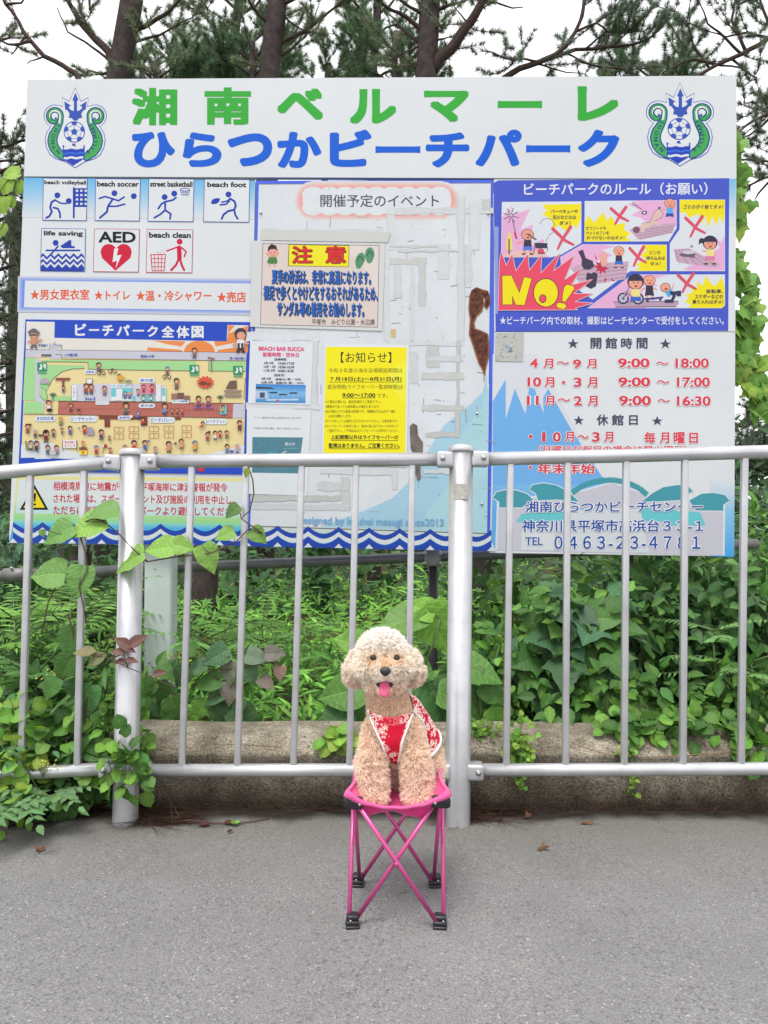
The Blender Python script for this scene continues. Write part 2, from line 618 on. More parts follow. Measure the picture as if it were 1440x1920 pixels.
rail("top_rail", [(-260, 914), (0, 886), (228, 866)], 0.0205)
rail("top_rail", [(272, 865), (560, 863), (845, 861)], 0.0205)
rail("top_rail", [(887, 861), (1160, 855), (1440, 847), (1720, 838)], 0.0205)
rail("bottom_rail", [(-300, 1470), (0, 1453), (215, 1440)], 0.019)
rail("bottom_rail", [(258, 1445), (560, 1444), (840, 1443)], 0.019)
rail("bottom_rail", [(884, 1444), (1160, 1443), (1440, 1441), (1740, 1438)], 0.019)
bracket(214, 868, -10, 0.09); bracket(281, 867, 10, 0.0)
bracket(834, 862, -10, 0.0); bracket(900, 861, 10, 0.0)
bracket(205, 1441, -10, 0.05); bracket(265, 1446, 10, 0.0)
bracket(828, 1444, -10, 0.0); bracket(890, 1445, 10, 0.0)
BARS = [(57, 881, 40, 1449), (158, 873, 145, 1442), (360, 866, 341, 1444), (462, 865, 445, 1444), (566, 864, 550, 1444),
        (668, 863, 655, 1444), (773, 862, 764, 1443), (957, 859, 949, 1443), (1064, 857, 1060, 1443),
        (1174, 854, 1170, 1442), (1284, 850, 1280, 1441), (1396, 848, 1389, 1441), (1508, 845, 1500, 1440), (-45, 891, -60, 1455)]
for (a, b_, c, d) in BARS:
    m = MB()
    t, q = FP(a, b_), FP(c, d)
    w = 0.0098
    rot = Matrix.Rotation(math.atan2(t.x - q.x, t.z - q.z), 3, 'Y')
    m.box((t + q) / 2, (2 * w, 2 * w, (t - q).length), rot, 0.006, 3)
    m.build("baluster", M_METAL, fence)
# ------------------------------------------------------------------ the notice board: plane and printed artwork
cTL, cTR = P(52, 150, 3.045), P(1380, 143, 2.945)
cBL, cBR = P(18, 1018, 3.015), P(1376, 1043, 2.915)
SN = (cTR - cBL).cross(cTL - cBL).normalized()
if SN.y > 0: SN = -SN
S0 = (cTL + cTR + cBL + cBR) / 4


def S(u, v, off=0.0):
    d = ray(u, v)
    t = (S0 - CAM).dot(SN) / d.dot(SN)
    return CAM + d * t + SN * off


_fc = bpy.data.curves.new("glyph_source", 'FONT')
_fo = bpy.data.objects.new("glyph_source", _fc)
COL.objects.link(_fo)
_fc.resolution_u = 3
_gl = {}


def glyphs(s, bold, res=3):
    k = (s, res)
    if k not in _gl:
        _fc.resolution_u = res
        _fc.body = s
        bpy.context.view_layer.update()
        ev = _fo.evaluated_get(bpy.context.evaluated_depsgraph_get())
        me = ev.to_mesh()
        v = np.zeros(len(me.vertices) * 3, dtype=np.float32)
        me.vertices.foreach_get("co", v)
        _gl[k] = (v.reshape(-1, 3)[:, :2].copy(), [tuple(p.vertices) for p in me.polygons])
        ev.to_mesh_clear()
    return _gl[k]


LAY = 0.000010


class Art:
    """flat printed artwork lying on the board; photo pixels are cast onto the board's own plane"""
    def __init__(self, base=0.001, ox=0.0, oy=0.0, s=1.0):
        self.base, self.ly, self.lock = base, 0, False
        self.fr(ox, oy, s)
        self.v, self.f, self.c = [], [], []

    def fr(self, ox=0.0, oy=0.0, s=1.0, sy=None):
        self.ox, self.oy, self.s, self.sy = ox, oy, s, (sy or s)
        return self

    def up(self, n=1):
        if not self.lock: self.ly += n
        return self

    def put(self, pts, faces, col):
        b = len(self.v)
        h = self.base + self.ly * LAY
        cols = col if isinstance(col, list) else None
        lc = None if cols else lin(col)
        for i, (x, y) in enumerate(pts):
            self.v.append(S(self.ox + x * self.s, self.oy + y * self.sy, h))
            self.c.append(tuple(q * 0.665 for q in (lin(cols[i]) if cols else lc)))
        for f in faces:
            self.f.append(tuple(b + i for i in f))

    def poly(self, pts, col):
        self.up()
        tri = tessellate_polygon([[Vector((x, y, 0)) for x, y in pts]])
        self.put(pts, [tuple(t) for t in tri], col)
        return self

    def rect(self, x0, y0, x1, y1, col):
        return self.poly([(x0, y0), (x1, y0), (x1, y1), (x0, y1)], col)

    def vgrad(self, pts4, cols, ts=None):
        """quad (tl, tr, br, bl) with colour stops printed from top to bottom"""
        self.up()
        n = len(cols)
        ts = ts or [i / (n - 1) for i in range(n)]
        tl, tr, br, bl = [Vector(p) for p in pts4]
        pts, cc, fs = [], [], []
        for t, c in zip(ts, cols):
            pts += [tuple(tl.lerp(bl, t)), tuple(tr.lerp(br, t))]
            cc += [c, c]
        for i in range(n - 1):
            fs.append((2 * i, 2 * i + 1, 2 * i + 3, 2 * i + 2))
        self.put(pts, fs, cc)
        return self

    def ell(self, x, y, rx, ry=None, col=(0, 0, 0), n=18, a0=0):
        ry = ry or rx
        self.up()
        pts = [(x + rx * math.cos(2 * math.pi * i / n), y + ry * math.sin(2 * math.pi * i / n)) for i in range(n)]
        self.put(pts, [tuple(range(n))], col)
        return self

    def rrect(self, x0, y0, x1, y1, r, col):
        pts = []
        for cx, cy, a in ((x1 - r, y0 + r, -90), (x1 - r, y1 - r, 0), (x0 + r, y1 - r, 90), (x0 + r, y0 + r, 180)):
            for k in range(5):
                an = math.radians(a + 22.5 * k)
                pts.append((cx + r * math.cos(an), cy + r * math.sin(an)))
        return self.poly(pts, col)

    def line(self, pts, w, col, cap=True, closed=False):
        """a stroke of constant width with round joints"""
        self.up()
        if closed: pts = list(pts) + [pts[0]]
        ws = w if isinstance(w, (list, tuple)) else [w] * len(pts)
        P_, F_ = [], []
        for i in range(len(pts) - 1):
            (x0, y0), (x1, y1) = pts[i], pts[i + 1]
            d = math.hypot(x1 - x0, y1 - y0)
            if d < 1e-9: continue
            nx, ny = -(y1 - y0) / d, (x1 - x0) / d
            b = len(P_)
            a_, c_ = ws[i] / 2, ws[i + 1] / 2
            P_ += [(x0 + nx * a_, y0 + ny * a_), (x1 + nx * c_, y1 + ny * c_), (x1 - nx * c_, y1 - ny * c_), (x0 - nx * a_, y0 - ny * a_)]
            F_.append((b, b + 1, b + 2, b + 3))
        self.put(P_, F_, col)
        if cap:
            self.up()
            P_, F_ = [], []
            n = 10
            for (x, y), ww in zip(pts, ws):
                b = len(P_)
                P_ += [(x + ww / 2 * math.cos(2 * math.pi * k / n), y + ww / 2 * math.sin(2 * math.pi * k / n)) for k in range(n)]
                F_.append(tuple(b + k for k in range(n)))
            self.put(P_, F_, col)
        return self

    def box(self, x0, y0, x1, y1, w, col, sl=0.0):
        return self.line([(x0, y0), (x1, y0 + sl), (x1 - 3, y1 + sl), (x0 - 3, y1)], w, col, True, True)

    def text(self, s, x0, y0, x1, y1, col, bold=0.0, rise=0.0, shear=0.0, res=3, square=False):
        """set s so that its ink fills the box; rise = how far the right end sits lower"""
        v, f = glyphs(s, bold, res)
        if len(v) == 0: return self
        mn, mx = v.min(0) - bold, v.max(0) + bold
        n = 1 if bold <= 0 else (6 if bold < 0.03 else (8 if bold < 0.05 else 14))
        for k in range(n):               # heavier type: the same glyph printed again a hair aside
            self.up()
            an = 2 * math.pi * k / n
            d = np.array((math.cos(an), math.sin(an))) * (bold if n > 1 else 0)
            if square and n > 1: d = d / np.abs(d).max() * bold
            t = (v + d - mn) / np.maximum(mx - mn, 1e-6)
            pts = [(x0 + a * (x1 - x0) + shear * (b - 0.5) * (y1 - y0), y1 - b * (y1 - y0) + rise * a) for a, b in t]
            self.put(pts, f, col)
        return self

    def build(self, name, parent, m=None):
        return mesh_object(name, np.array([tuple(p) for p in self.v]), self.f, m or M_PRINT, parent, False, np.array(self.c))


board = thing("notice_board", "large beach park notice board with maps, pictograms, rules and opening hours", "notice board", P(300, 1250, 3.1))


def plate(name, pts, thick, front, parent, m):
    """a flat sheet with real thickness; pts are photo pixels cast on the board plane"""
    n = len(pts)
    fr = [S(u, v, front) for u, v in pts]
    bk = [S(u, v, front - thick) for u, v in pts]
    fs = [tuple(range(n)), tuple(range(2 * n - 1, n - 1, -1))] + [(i, n + i, n + (i + 1) % n, (i + 1) % n) for i in range(n)]
    return mesh_object(name, np.array([tuple(p) for p in fr + bk]), fs, m, parent, False)


M_WHITE = mat("white_board", tuple(q * 0.665 for q in lin((226, 231, 234))), rough=0.38, spec=0.45, var=0.07, vscale=2.2)
WHT = (226, 231, 234)
BLUE = (38, 72, 178)
NAVY = (30, 60, 160)
# ---- header
hp = plate("header_panel", [(52, 150), (1380, 143), (1380, 336.4), (46, 331.6)], 0.022, 0.004, board, M_WHITE)
a = Art(0.0045)
GR = (52, 178, 58)
for ch, x0, y0, x1, y1 in (("湘", 248, 166, 333, 236), ("南", 384, 165, 471, 235), ("ベ", 520, 167, 606, 226), ("ル", 656, 168, 743, 233),
                           ("マ", 795, 171, 879, 230), ("ー", 933, 190, 1016, 204), ("レ", 1082, 163, 1159, 228)):
    a = Art(0.0045)
    a.text(ch, x0, y0, x1, y1, GR, 0.040 if ch != "ー" else 0, 0, 0, 6, True)
    a.build("green_character", hp)
BL = (4, 98, 220)
for ch, x0, y0, x1, y1 in (("ひ", 248, 248, 329, 315), ("ら", 343, 249, 416, 314), ("つ", 427, 251, 511, 313), ("か", 520, 248, 603, 316),
                           ("ビ", 618, 244, 697, 314), ("ー", 704, 275, 788, 288), ("チ", 798, 249, 880, 315), ("パ", 891, 244, 978, 313),
                           ("ー", 986, 273, 1069, 287), ("ク", 1083, 244, 1161, 314)):
    a = Art(0.0045)
    a.text(ch, x0, y0, x1, y1, BL, 0.050 if ch != "ー" else 0, 0, 0, 6)
    a.build("blue_character", hp)


def arc(cx, cy, r, a0, a1, n=12, ry=None):
    ry = ry or r
    return [(cx + r * math.cos(math.radians(a0 + (a1 - a0) * i / n)), cy + ry * math.sin(math.radians(a0 + (a1 - a0) * i / n))) for i in range(n + 1)]


def emblem(ox, oy, sx, sy):
    e = Art(0.0045)
    e.fr(ox, oy, sx, sy)
    B, G_, W_ = (52, 88, 186), (70, 176, 88), (232, 236, 238)
    half = [(0, 140), (108, 392), (240, 320), (222, 482)] + arc(365, 655, 202, -118, 58, 12)[1:] + [(440, 832), (520, 960), (545, 1090), (522, 1230), (455, 1360), (350, 1435), (215, 1475), (170, 1492), (0, 1597)]
    for k, col, ins in ((0, B, 0), (1, W_, 14)):
        def sh(p):
            x, y = p
            L = math.hypot(x, y - 900) or 1
            return (x * (1 - ins / L * 1.0), 900 + (y - 900) * (1 - ins / L * 1.15))
        right = [sh(p) for p in half]
        e.poly([(690 + x, y) for x, y in right] + [(690 - x, y) for x, y in reversed(right)][1:-1], col)
    for sg in (-1, 1):
        X = lambda x: 690 + sg * x
        body = [(X(x), y) for x, y in [(352, 700), (335, 735)] + arc(365, 660, 112, 105, -170, 14)[1:] + [(268, 760), (325, 880), (392, 1000), (412, 1110), (385, 1220), (310, 1320), (200, 1395)]]
        wb = [40, 62, 80] + [104] * 13 + [120, 150, 178, 184, 184, 178, 150]
        wb = wb[:len(body)] + [150] * (len(body) - len(wb))
        e.line(body, wb, (28, 78, 150))
        e.line(body, [max(12, q - 46) for q in wb], G_)
        e.line([(X(x), y) for x, y in arc(365, 660, 96, 30, -175, 12)] + [(X(285), 790)], [6, 10, 16, 22, 26, 28, 30, 32, 33, 34, 34, 34, 34, 34], W_, False)
    # letters along the two horns
    L1 = [("S", 388, 830, 62), ("H", 345, 915, 72), ("O", 300, 1015, 82), ("N", 288, 1120, 92), ("A", 305, 1225, 118), ("N", 385, 1305, 140)]
    L2 = [("B", 925, 1300, 45), ("E", 1000, 1235, 60), ("L", 1035, 1170, 72), ("L", 1055, 1105, 82), ("M", 1050, 1025, 92), ("A", 1030, 945, 100), ("R", 1000, 880, 110), ("E", 968, 815, 115)]
    for LL in (L1, L2):
        for q, (ch, x, y, _r) in enumerate(LL):
            pa, pb = LL[max(0, q - 1)], LL[min(len(LL) - 1, q + 1)]
            dx, dy = pb[1] - pa[1], pb[2] - pa[2]
            dl = math.hypot(dx, dy)
            dx, dy = dx / dl, dy / dl
            v, f = glyphs(ch, 0)
            v = v - (v.min(0) + v.max(0)) / 2
            for ox_ in (-.03, .03):
                e.up()
                e.put([(x + 100 * ((p[0] + ox_) * dx + p[1] * dy), y + 100 * ((p[0] + ox_) * dy - p[1] * dx)) for p in v], f, (24, 60, 130))
    # trident
    tri = [(0, 240), (58, 380), (28, 380), (28, 570), (70, 560), (118, 520), (108, 478), (70, 478), (200, 395), (185, 540), (140, 560), (105, 620), (120, 690), (62, 700), (30, 740)]
    e.poly([(695 + x, y) for x, y in tri] + [(695 - x, y) for x, y in reversed(tri)][:-1], B)
    # ball
    e.ell(675, 945, 192, 192, B, 28)
    e.ell(675, 945, 176, 176, W_, 28)
    e.poly([(675 + 62 * math.sin(2 * math.pi * k / 5), 945 - 62 * math.cos(2 * math.pi * k / 5)) for k in range(5)], B)
    for k in range(5):
        an = 2 * math.pi * k / 5
        an2 = an + math.pi / 5
        e.line([(675 + 60 * math.sin(an), 945 - 60 * math.cos(an)), (675 + 125 * math.sin(an), 945 - 125 * math.cos(an))], 9, B, False)
        e.poly([(675 + r * math.sin(an + d), 945 - r * math.cos(an + d)) for r, d in ((178, -.32), (178, 0), (178, .32), (128, .27), (112, 0), (128, -.27))], B)
        e.line([(675 + 130 * math.sin(an + .3), 945 - 130 * math.cos(an + .3)), (675 + 118 * math.sin(an2), 945 - 118 * math.cos(an2)), (675 + 130 * math.sin(an2 + .33), 945 - 130 * math.cos(an2 + .33))], 8, B, False)
    e.poly([(640, 1155), (692, 1155), (700, 1215), (632, 1215)], B)
    # shield with waves
    e.poly([(466, 1178)] + arc(570, 1165, 95, 160, 20, 6, 50) + [(665, 1190)] + arc(762, 1165, 95, 160, 20, 6, 50) + [(862, 1178), (860, 1420), (655, 1552), (470, 1430)], (34, 66, 190))
    for y, w in ((1228, 52), (1412, 40)):
        e.line([(488 + i * 12, y + 9 * math.sin(i * 0.42)) for i in range(30)], w, W_, False)
    e.line([(478 + i * 12, 1330 + 10 * math.sin(i * 0.42)) for i in range(32)], 28, (58, 118, 230), False)
    return e.build("emblem", hp)


emblem(70, 150, 1 / 9.6, 1 / 9.6)
emblem(1210 - 120 / 9.6 * 1.07, 156 - 140 / 9.6 * 1.035, 1.08 / 9.6, 1.035 / 9.6)

# ---- left column
lb = plate("activity_panel", [(46, 333.4), (479, 339), (474, 600), (462, 1024), (24, 1018.4), (18, 1012), (35, 598)], 0.020, 0.0035, board, M_WHITE)
a = Art(0.004)
a.vgrad([(46.5, 334), (478.5, 339.5), (477, 412), (42, 408)], [(112, 188, 236), (160, 208, 238), (226, 231, 234)], [0, .42, 1])
a.line([(47, 333), (479, 338.5)], 1.6, (70, 90, 110), False)
a.build("sky_band_print", lb)
C3 = (20, 320, 470 / 1440)


def pict():
    return Art(0.0052, *C3)


INK = (32, 66, 178)
RED = (214, 24, 62)
BK = (18, 20, 34)


def card(p, x0, y0, x1, y1, col, sl=3):
    p.poly([(x0, y0), (x1, y0 + sl), (x1 - 5, y1 + sl), (x0 - 6, y1)], (228, 233, 236))
    p.line([(x0, y0), (x1, y0 + sl), (x1 - 5, y1 + sl), (x0 - 6, y1)], 3.2, col, True, True)


p = pict(); card(p, 193, 47, 443, 287, INK)
p.text("beach volleyball", 197, 58, 437, 88, BK, 0.04, 3)
p.ell(272, 145, 17, 17, INK); p.ell(337, 178, 17, 17, INK)
p.line([(322, 193), (290, 190), (258, 172)], 9, INK); p.line([(258, 172), (238, 185), (231, 215), (240, 238), (226, 265), (208, 274)], 12, INK)
p.line([(250, 215), (275, 222), (286, 246), (288, 272)], 11, INK)
p.line([(366, 103), (366, 272)], 11, INK); p.rect(368, 104, 440, 212, INK)
for iy in range(4):
    for ix in range(3):
        p.rect(378 + ix * 25, 113 + iy * 25, 391 + ix * 25, 125 + iy * 25, (228, 233, 236))
p.build("pictogram", lb)
p = pict(); card(p, 493, 50, 747, 289, INK)
p.text("beach soccer", 499, 63, 739, 95, BK, 0.04, 2)
p.ell(599, 133, 17, 17, INK); p.ell(710, 150, 17, 17, INK)
p.line([(512, 163), (545, 152), (588, 165), (622, 176), (655, 155)], 10, INK)
p.line([(590, 166), (562, 208), (556, 240), (516, 274)], 12, INK); p.line([(562, 208), (610, 208), (658, 196)], 10, INK)
p.build("pictogram", lb)
p = pict(); card(p, 797, 50, 1055, 293, INK)
p.text("street basketball", 803, 64, 1047, 96, BK, 0.04, 2)
p.ell(887, 155, 17, 17, INK); p.ell(942, 135, 17, 17, INK)
p.line([(850, 222), (868, 195), (890, 182), (935, 172), (952, 158)], 11, INK)
p.line([(890, 182), (890, 230), (862, 254), (828, 274)], 11, INK); p.line([(890, 230), (922, 252), (918, 280)], 11, INK)
p.line(arc(1004, 113, 28, 0, 360, 16, 8), 4, INK, False)
for xx in (-1, -.5, 0, .5, 1): p.line([(1004 + 27 * xx, 116), (1004 + 17 * xx, 148)], 2.6, INK, False)
p.line([(981, 128), (1027, 128)], 2.4, INK, False); p.line([(985, 141), (1023, 141)], 2.4, INK, False)
p.build("pictogram", lb)
p = pict(); card(p, 1116, 53, 1375, 296, INK)
p.text("beach foot", 1131, 67, 1356, 98, BK, 0.04, 2)
p.ell(1253, 140, 17, 17, INK)
p.poly([(1152, 190), (1160, 170), (1180, 161), (1205, 162), (1200, 182), (1184, 194), (1160, 196)], INK)
p.line([(1205, 200), (1240, 196), (1258, 178)], 10, INK); p.line([(1215, 184), (1240, 180), (1262, 166)], 9, INK)
p.line([(1262, 164), (1288, 180), (1295, 205), (1286, 228), (1250, 236), (1225, 256), (1214, 280)], 12, INK); p.line([(1286, 228), (1292, 256), (1306, 280)], 11, INK)
p.build("pictogram", lb)
p = pict(); card(p, 181, 335, 433, 578, INK)
p.text("life saving", 194, 347, 419, 384, BK, 0.04, 2)
p.ell(262, 418, 17, 17, INK); p.line([(208, 461), (400, 461)], 10, INK); p.line([(240, 478), (275, 438)], 10, INK)
p.poly([(288, 436), (340, 402), (352, 402), (352, 434), (372, 438), (372, 448), (300, 448)], INK)
for iy, y in enumerate((492, 524, 555)):
    ww = [(176 - iy * 1.5, y + 10)]
    for k in range(6):
        x = 190 + k * 44
        ww += [(x - 14, y - 2), (x, y - 16), (x + 12, y - 2), (x + 22, y + 6)]
    ww = [(min(q[0], 426), q[1]) for q in ww]
    p.poly(ww + [(424, y + 24), (176, y + 24)] if iy == 2 else ww + [(424, y + 12)] + [(x, yy + 16) for x, yy in reversed(ww)], INK)
p.build("pictogram", lb)
p = pict(); card(p, 484, 337, 742, 582, (196, 40, 66))
p.text("AED", 507, 352, 722, 416, BK, 0.035, 2)
hrt = [(610, 455)] + arc(652, 470, 46, -140, 20, 8) + [(690, 505), (605, 578), (528, 505)] + arc(566, 470, 46, 160, 320, 8)
p.poly(hrt, RED)
p.poly([(598, 450), (622, 450), (612, 490), (640, 486), (606, 566), (614, 520), (588, 528)], (235, 238, 240))
p.build("pictogram", lb)
p = pict(); card(p, 787, 340, 1048, 586, (196, 40, 66))
p.text("beach clean", 797, 355, 1037, 389, BK, 0.04, 2)
p.ell(973, 411, 17, 17, RED)
p.line([(900, 464), (965, 440), (985, 446), (1010, 468), (1000, 496)], 9, RED); p.line([(970, 445), (972, 505)], 26, RED)
p.line([(968, 510), (952, 545), (925, 574)], 13, RED); p.line([(975, 510), (985, 545), (999, 574)], 13, RED)
p.line([(808, 485), (892, 485), (884, 578), (816, 578)], 5, RED, True, True)
for t in (.25, .5, .75):
    p.line([(808 + 84 * t, 485), (816 + 68 * t, 578)], 4, RED, False); p.line([(810, 485 + 93 * t), (890, 485 + 93 * t)], 4, RED, False)
for x, y in ((845, 470), (858, 474), (872, 460), (882, 472)): p.rect(x, y, x + 5, y + 5, RED)
p.build("pictogram", lb)
# facilities strip with printed blue glow
a = Art(0.0048, *C3)
for k in range(6):
    t = k / 5
    c = tuple(int(226 + (q - 226) * (0.15 + 0.85 * t)) for q in (120, 152, 240))
    e = 26 * (1 - t)
    a.poly([(80 - e - 8, 634 - e), (1384, 648 - e), (1380, 806 + e), (76 - e - 8, 788 + e)], c)
a.poly([(86, 634), (1384, 650), (1380, 805), (80, 787)], (229, 233, 236))
OR = (234, 96, 52)
for s_, x0, x1, y0, y1 in (("★男女更衣室", 116, 455, 683, 745), ("★トイレ", 484, 688, 690, 744), ("★温・冷シャワー", 724, 1155, 690, 752), ("★売店", 1188, 1354, 697, 760)):
    a.text(s_, x0, y0, x1, y1, OR, 0.026, 0)
a.build("facility_lettering", lb)
# tsunami warning and waves
a = Art(0.0048)
a.vgrad([(32, 893), (466, 897), (463, 985), (26, 975)], [(236, 226, 150), (220, 232, 170), (150, 220, 150)])
a.vgrad([(36, 899), (464, 903), (461, 970), (31, 962)], [(222, 229, 232), (222, 232, 232), (196, 228, 230)])
a.vgrad([(27, 975), (463, 983), (462, 1023), (19, 1016)], [(150, 224, 190), (88, 186, 236), (60, 170, 236)], [0, .25, 1])
CR = (200, 30, 62)
a.text("相模湾周辺に地震が発生し平塚海岸に津波警報が発令", 101, 903, 427, 920, CR, 0.022, 3)
a.text("された場合は、スポーツイベント及び施設の利用を中止し、", 101, 926, 440, 943, CR, 0.022, 3)
a.text("ただちに海岸及びビーチパークより避難してください。", 101, 948, 456, 965, CR, 0.022, 3)
a.poly([(66, 909), (92, 956), (38, 956)], (22, 24, 30))
a.poly([(66, 917), (85, 952), (45, 952)], (244, 226, 30))
a.poly([(64, 925), (69, 925), (67.6, 941), (65.2, 941)], (22, 24, 30)); a.ell(66.4, 946, 2.2, 2.2, (22, 24, 30))
a.build("warning_print", lb)


def waves(a, x0, x1, ytop, ybot, step, sl):
    """scalloped blue and white print along the foot of the board"""
    n = int(round((x1 - x0) / step))
    Wt, Bd = (222, 228, 228), (36, 74, 176)
    for lvl, (dy, col) in enumerate(((0, Bd), (9.5, Wt), (18.0, (60, 150, 230)), (19.2, Bd))):
        top = []
        for i in range(n):
            for k in range(9):
                t = k / 8
                x = x0 + (i + t) * step
                s_ = 13.5 * (1 - abs(2 * t - 1) ** 1.8)
                top.append((x, min(ytop + dy + s_ + sl * (x - x0), ybot - 0.3 + sl * (x - x0))))
        a.poly(top + [(x1, ybot + sl * (x1 - x0)), (x0, ybot)], col)
    for i in range(n + 1):
        x = x0 + i * step
        a.poly([(x - 8, ybot - 0.5 + sl * (x - x0)), (x, ybot - 8.5 + sl * (x - x0)), (x + 8, ybot - 0.5 + sl * (x - x0))], Wt)


a = Art(0.0062)
waves(a, 26, 464, 978.5, 1018.0, 55.2, 0.0125)
a.build("wave_print", lb)

# ---- centre column
M_SHEET = mat("blue_back_board", lin((52, 84, 196)), rough=0.4, spec=0.4, var=0.06, vscale=4)
cb = plate("event_panel", [(480.5, 339.5), (924.5, 338), (929, 1034), (463.5, 1024.5)], 0.020, 0.0028, board, M_SHEET)
M_TIN = mat("white_tin_sheet", attr=True, rough=0.35, spec=0.5, var=0.10, vscale=5.0, bump=0.08, bscale=25)
a = Art(0.0070)
a.poly([(486, 347), (920, 345), (913, 999), (470, 985)], (224, 230, 235))
a.vgrad([(470, 985), (913, 999), (930, 1033), (463, 1024)], [(216, 224, 222), (196, 226, 232), (190, 222, 230)])
a.poly([(913, 700), (905, 735), (880, 760), (830, 800), (800, 850), (765, 905), (735, 935), (682, 958), (600, 988), (913, 999)], (168, 212, 232))
a.poly([(917, 720), (905, 760), (850, 838), (850, 900), (800, 960), (790, 994), (913, 999)], (176, 220, 230))
a.line([(470, 986.5), (913, 1000.5)], 2.2, (110, 112, 108), False)
a.line([(486, 347), (920, 345)], 1.5, (120, 124, 140), False)
# event heading in its scalloped cloud
for k in range(7):
    t = k / 6
    c = tuple(int(226 + (q - 226) * t) for q in (240, 170, 160))
    e = 10 * (1 - t)
    a.rrect(562 - e, 351 - e, 852 + e, 405 + e, 26 + e, c)
for i in range(9):
    a.ell(588 + i * 29.5, 367, 21, 15.5, (226, 231, 236)); a.ell(588 + i * 29.5, 390, 21, 15.5, (226, 231, 236))
a.rrect(568, 356, 846, 401, 21, (226, 231, 236))
a.text("開催予定のイベント", 601, 366, 823, 390, (62, 62, 84), 0.014, 0)
a.build("event_sheet", cb, M_TIN)
# remains of old tape
M_TAPE = mat("tape_residue", attr=True, rough=0.5, var=0.10, vscale=30)
a = Art(0.0076)
TP = [(727, 392, 925, 403, 0), (727, 390, 740, 470, 0), (905, 375, 920, 396, 1), (492, 432, 718, 455, 0), (725, 462, 845, 466, 1), (726, 485, 800, 498, 1), (784, 492, 798, 575, 1), (822, 462, 842, 525, 0),
      (720, 450, 730, 640, 2), (725, 640, 870, 650, 0), (800, 650, 822, 690, 1), (770, 660, 784, 720, 0), (855, 640, 862, 820, 1), (800, 668, 868, 678, 0), (790, 700, 870, 712, 1), (790, 760, 870, 771, 1), (798, 811, 858, 820, 1),
      (575, 640, 595, 760, 0), (462, 623, 600, 640, 2), (462, 757, 600, 768, 2), (595, 905, 655, 920, 0), (640, 895, 656, 958, 1), (575, 930, 640, 940, 1), (470, 945, 655, 956, 0), (600, 880, 745, 890, 0), (735, 884, 745, 918, 0), (880, 380, 900, 470, 0), (872, 460, 884, 540, 0), (740, 500, 752, 560, 0), (858, 372, 870, 640, 0), (470, 930, 600, 940, 1), (795, 880, 870, 888, 0), (745, 470, 860, 474, 0), (770, 500, 776, 640, 0), (560, 890, 572, 960, 0)]
TC = [(215, 219, 221), (204, 206, 203), (219, 223, 228)]
_k = 0
for (x0, y0, x1, y1, k) in TP:
    j = lambda: random.uniform(-2, 2)
    nx = 7
    a = Art(0.0076 + 0.00002 * (_k := _k + 1))
    c = TC[k]
    cj = random.randint(-5, 5)
    cc = tuple(min(255, q + cj) for q in c)
    if x1 - x0 > y1 - y0:
        pts = [(x0 + (x1 - x0) * i / nx, y0 + j()) for i in range(nx + 1)] + [(x1 - (x1 - x0) * i / nx, y1 + j()) for i in range(nx + 1)]
    else:
        pts = [(x0 + j(), y1 - (y1 - y0) * i / nx) for i in range(nx + 1)] + [(x1 + j(), y0 + (y1 - y0) * i / nx) for i in range(nx + 1)]
    a.poly(pts, cc)
    if random.random() < .8:
        a.line(pts[:nx + 1], 0.6, tuple(q - 22 for q in cc), False)
    if random.random() < .5:
        a.line(pts[nx + 1:], 0.7, tuple(q - 24 for q in cc), False)
    a.build("tape_strip", cb, M_TAPE)
a = Art(0.0076)
a.lock = True
for _ in range(90):
    x, y = random.uniform(490, 912), random.uniform(395, 985)
    w = random.uniform(3, 22)
    if random.random() < .6: a.line([(x, y), (x + w, y + random.uniform(-2, 2))], random.uniform(.6, 1.8), random.choice([(168, 168, 164), (190, 190, 188), (128, 120, 112)]), False)
    else: a.line([(x, y), (x + random.uniform(-1, 1), y + w * 1.6)], random.uniform(.6, 1.8), random.choice([(172, 172, 168), (190, 190, 188), (140, 134, 128)]), False)
for _ in range(60):
    x, y = random.uniform(490, 912), random.uniform(350, 985)
    a.ell(x, y, random.uniform(.5, 1.3), random.uniform(.5, 1.3), random.choice([(90, 84, 80), (150, 146, 140)]), 6)
a.lock = False
a.rect(733, 618, 742, 634, (214, 190, 120))
a.build("grime_print", cb, M_TAPE)
rust = [(881, 556), (885, 546), (893, 541), (903, 545), (914, 548), (918, 560), (917, 572), (912, 580), (908, 574), (910, 562), (904, 556), (906, 572), (903, 584), (893, 594), (888, 606), (890, 618), (902, 622), (914, 628), (916, 650), (915, 672), (910, 690), (908, 704), (905, 694), (898, 682), (892, 664), (886, 645), (880, 628), (882, 600), (879, 580)]
M_RUST = bpy.data.materials.new("rust")
M_RUST.use_nodes = True
_n, _l = M_RUST.node_tree.nodes, M_RUST.node_tree.links
_b = _n["Principled BSDF"]; _b.inputs['Roughness'].default_value = 0.95
_t = _n.new("ShaderNodeTexCoord"); _z = _n.new("ShaderNodeTexNoise"); _z.inputs['Scale'].default_value = 70; _z.inputs['Detail'].default_value = 8
_r = _n.new("ShaderNodeValToRGB")
_r.color_ramp.elements[0].position, _r.color_ramp.elements[0].color = 0.35, (0.028, 0.008, 0.006, 1)
_r.color_ramp.elements[1].position, _r.color_ramp.elements[1].color = 0.7, (0.14, 0.042, 0.020, 1)
_l.new(_t.outputs['Object'], _z.inputs['Vector']); _l.new(_z.outputs[0], _r.inputs[0]); _l.new(_r.outputs[0], _b.inputs['Base Color'])
a = Art(0.0090); a.poly(rust, (90, 40, 26)); a.build("rust_patch", cb, M_RUST)
a = Art(0.0090)
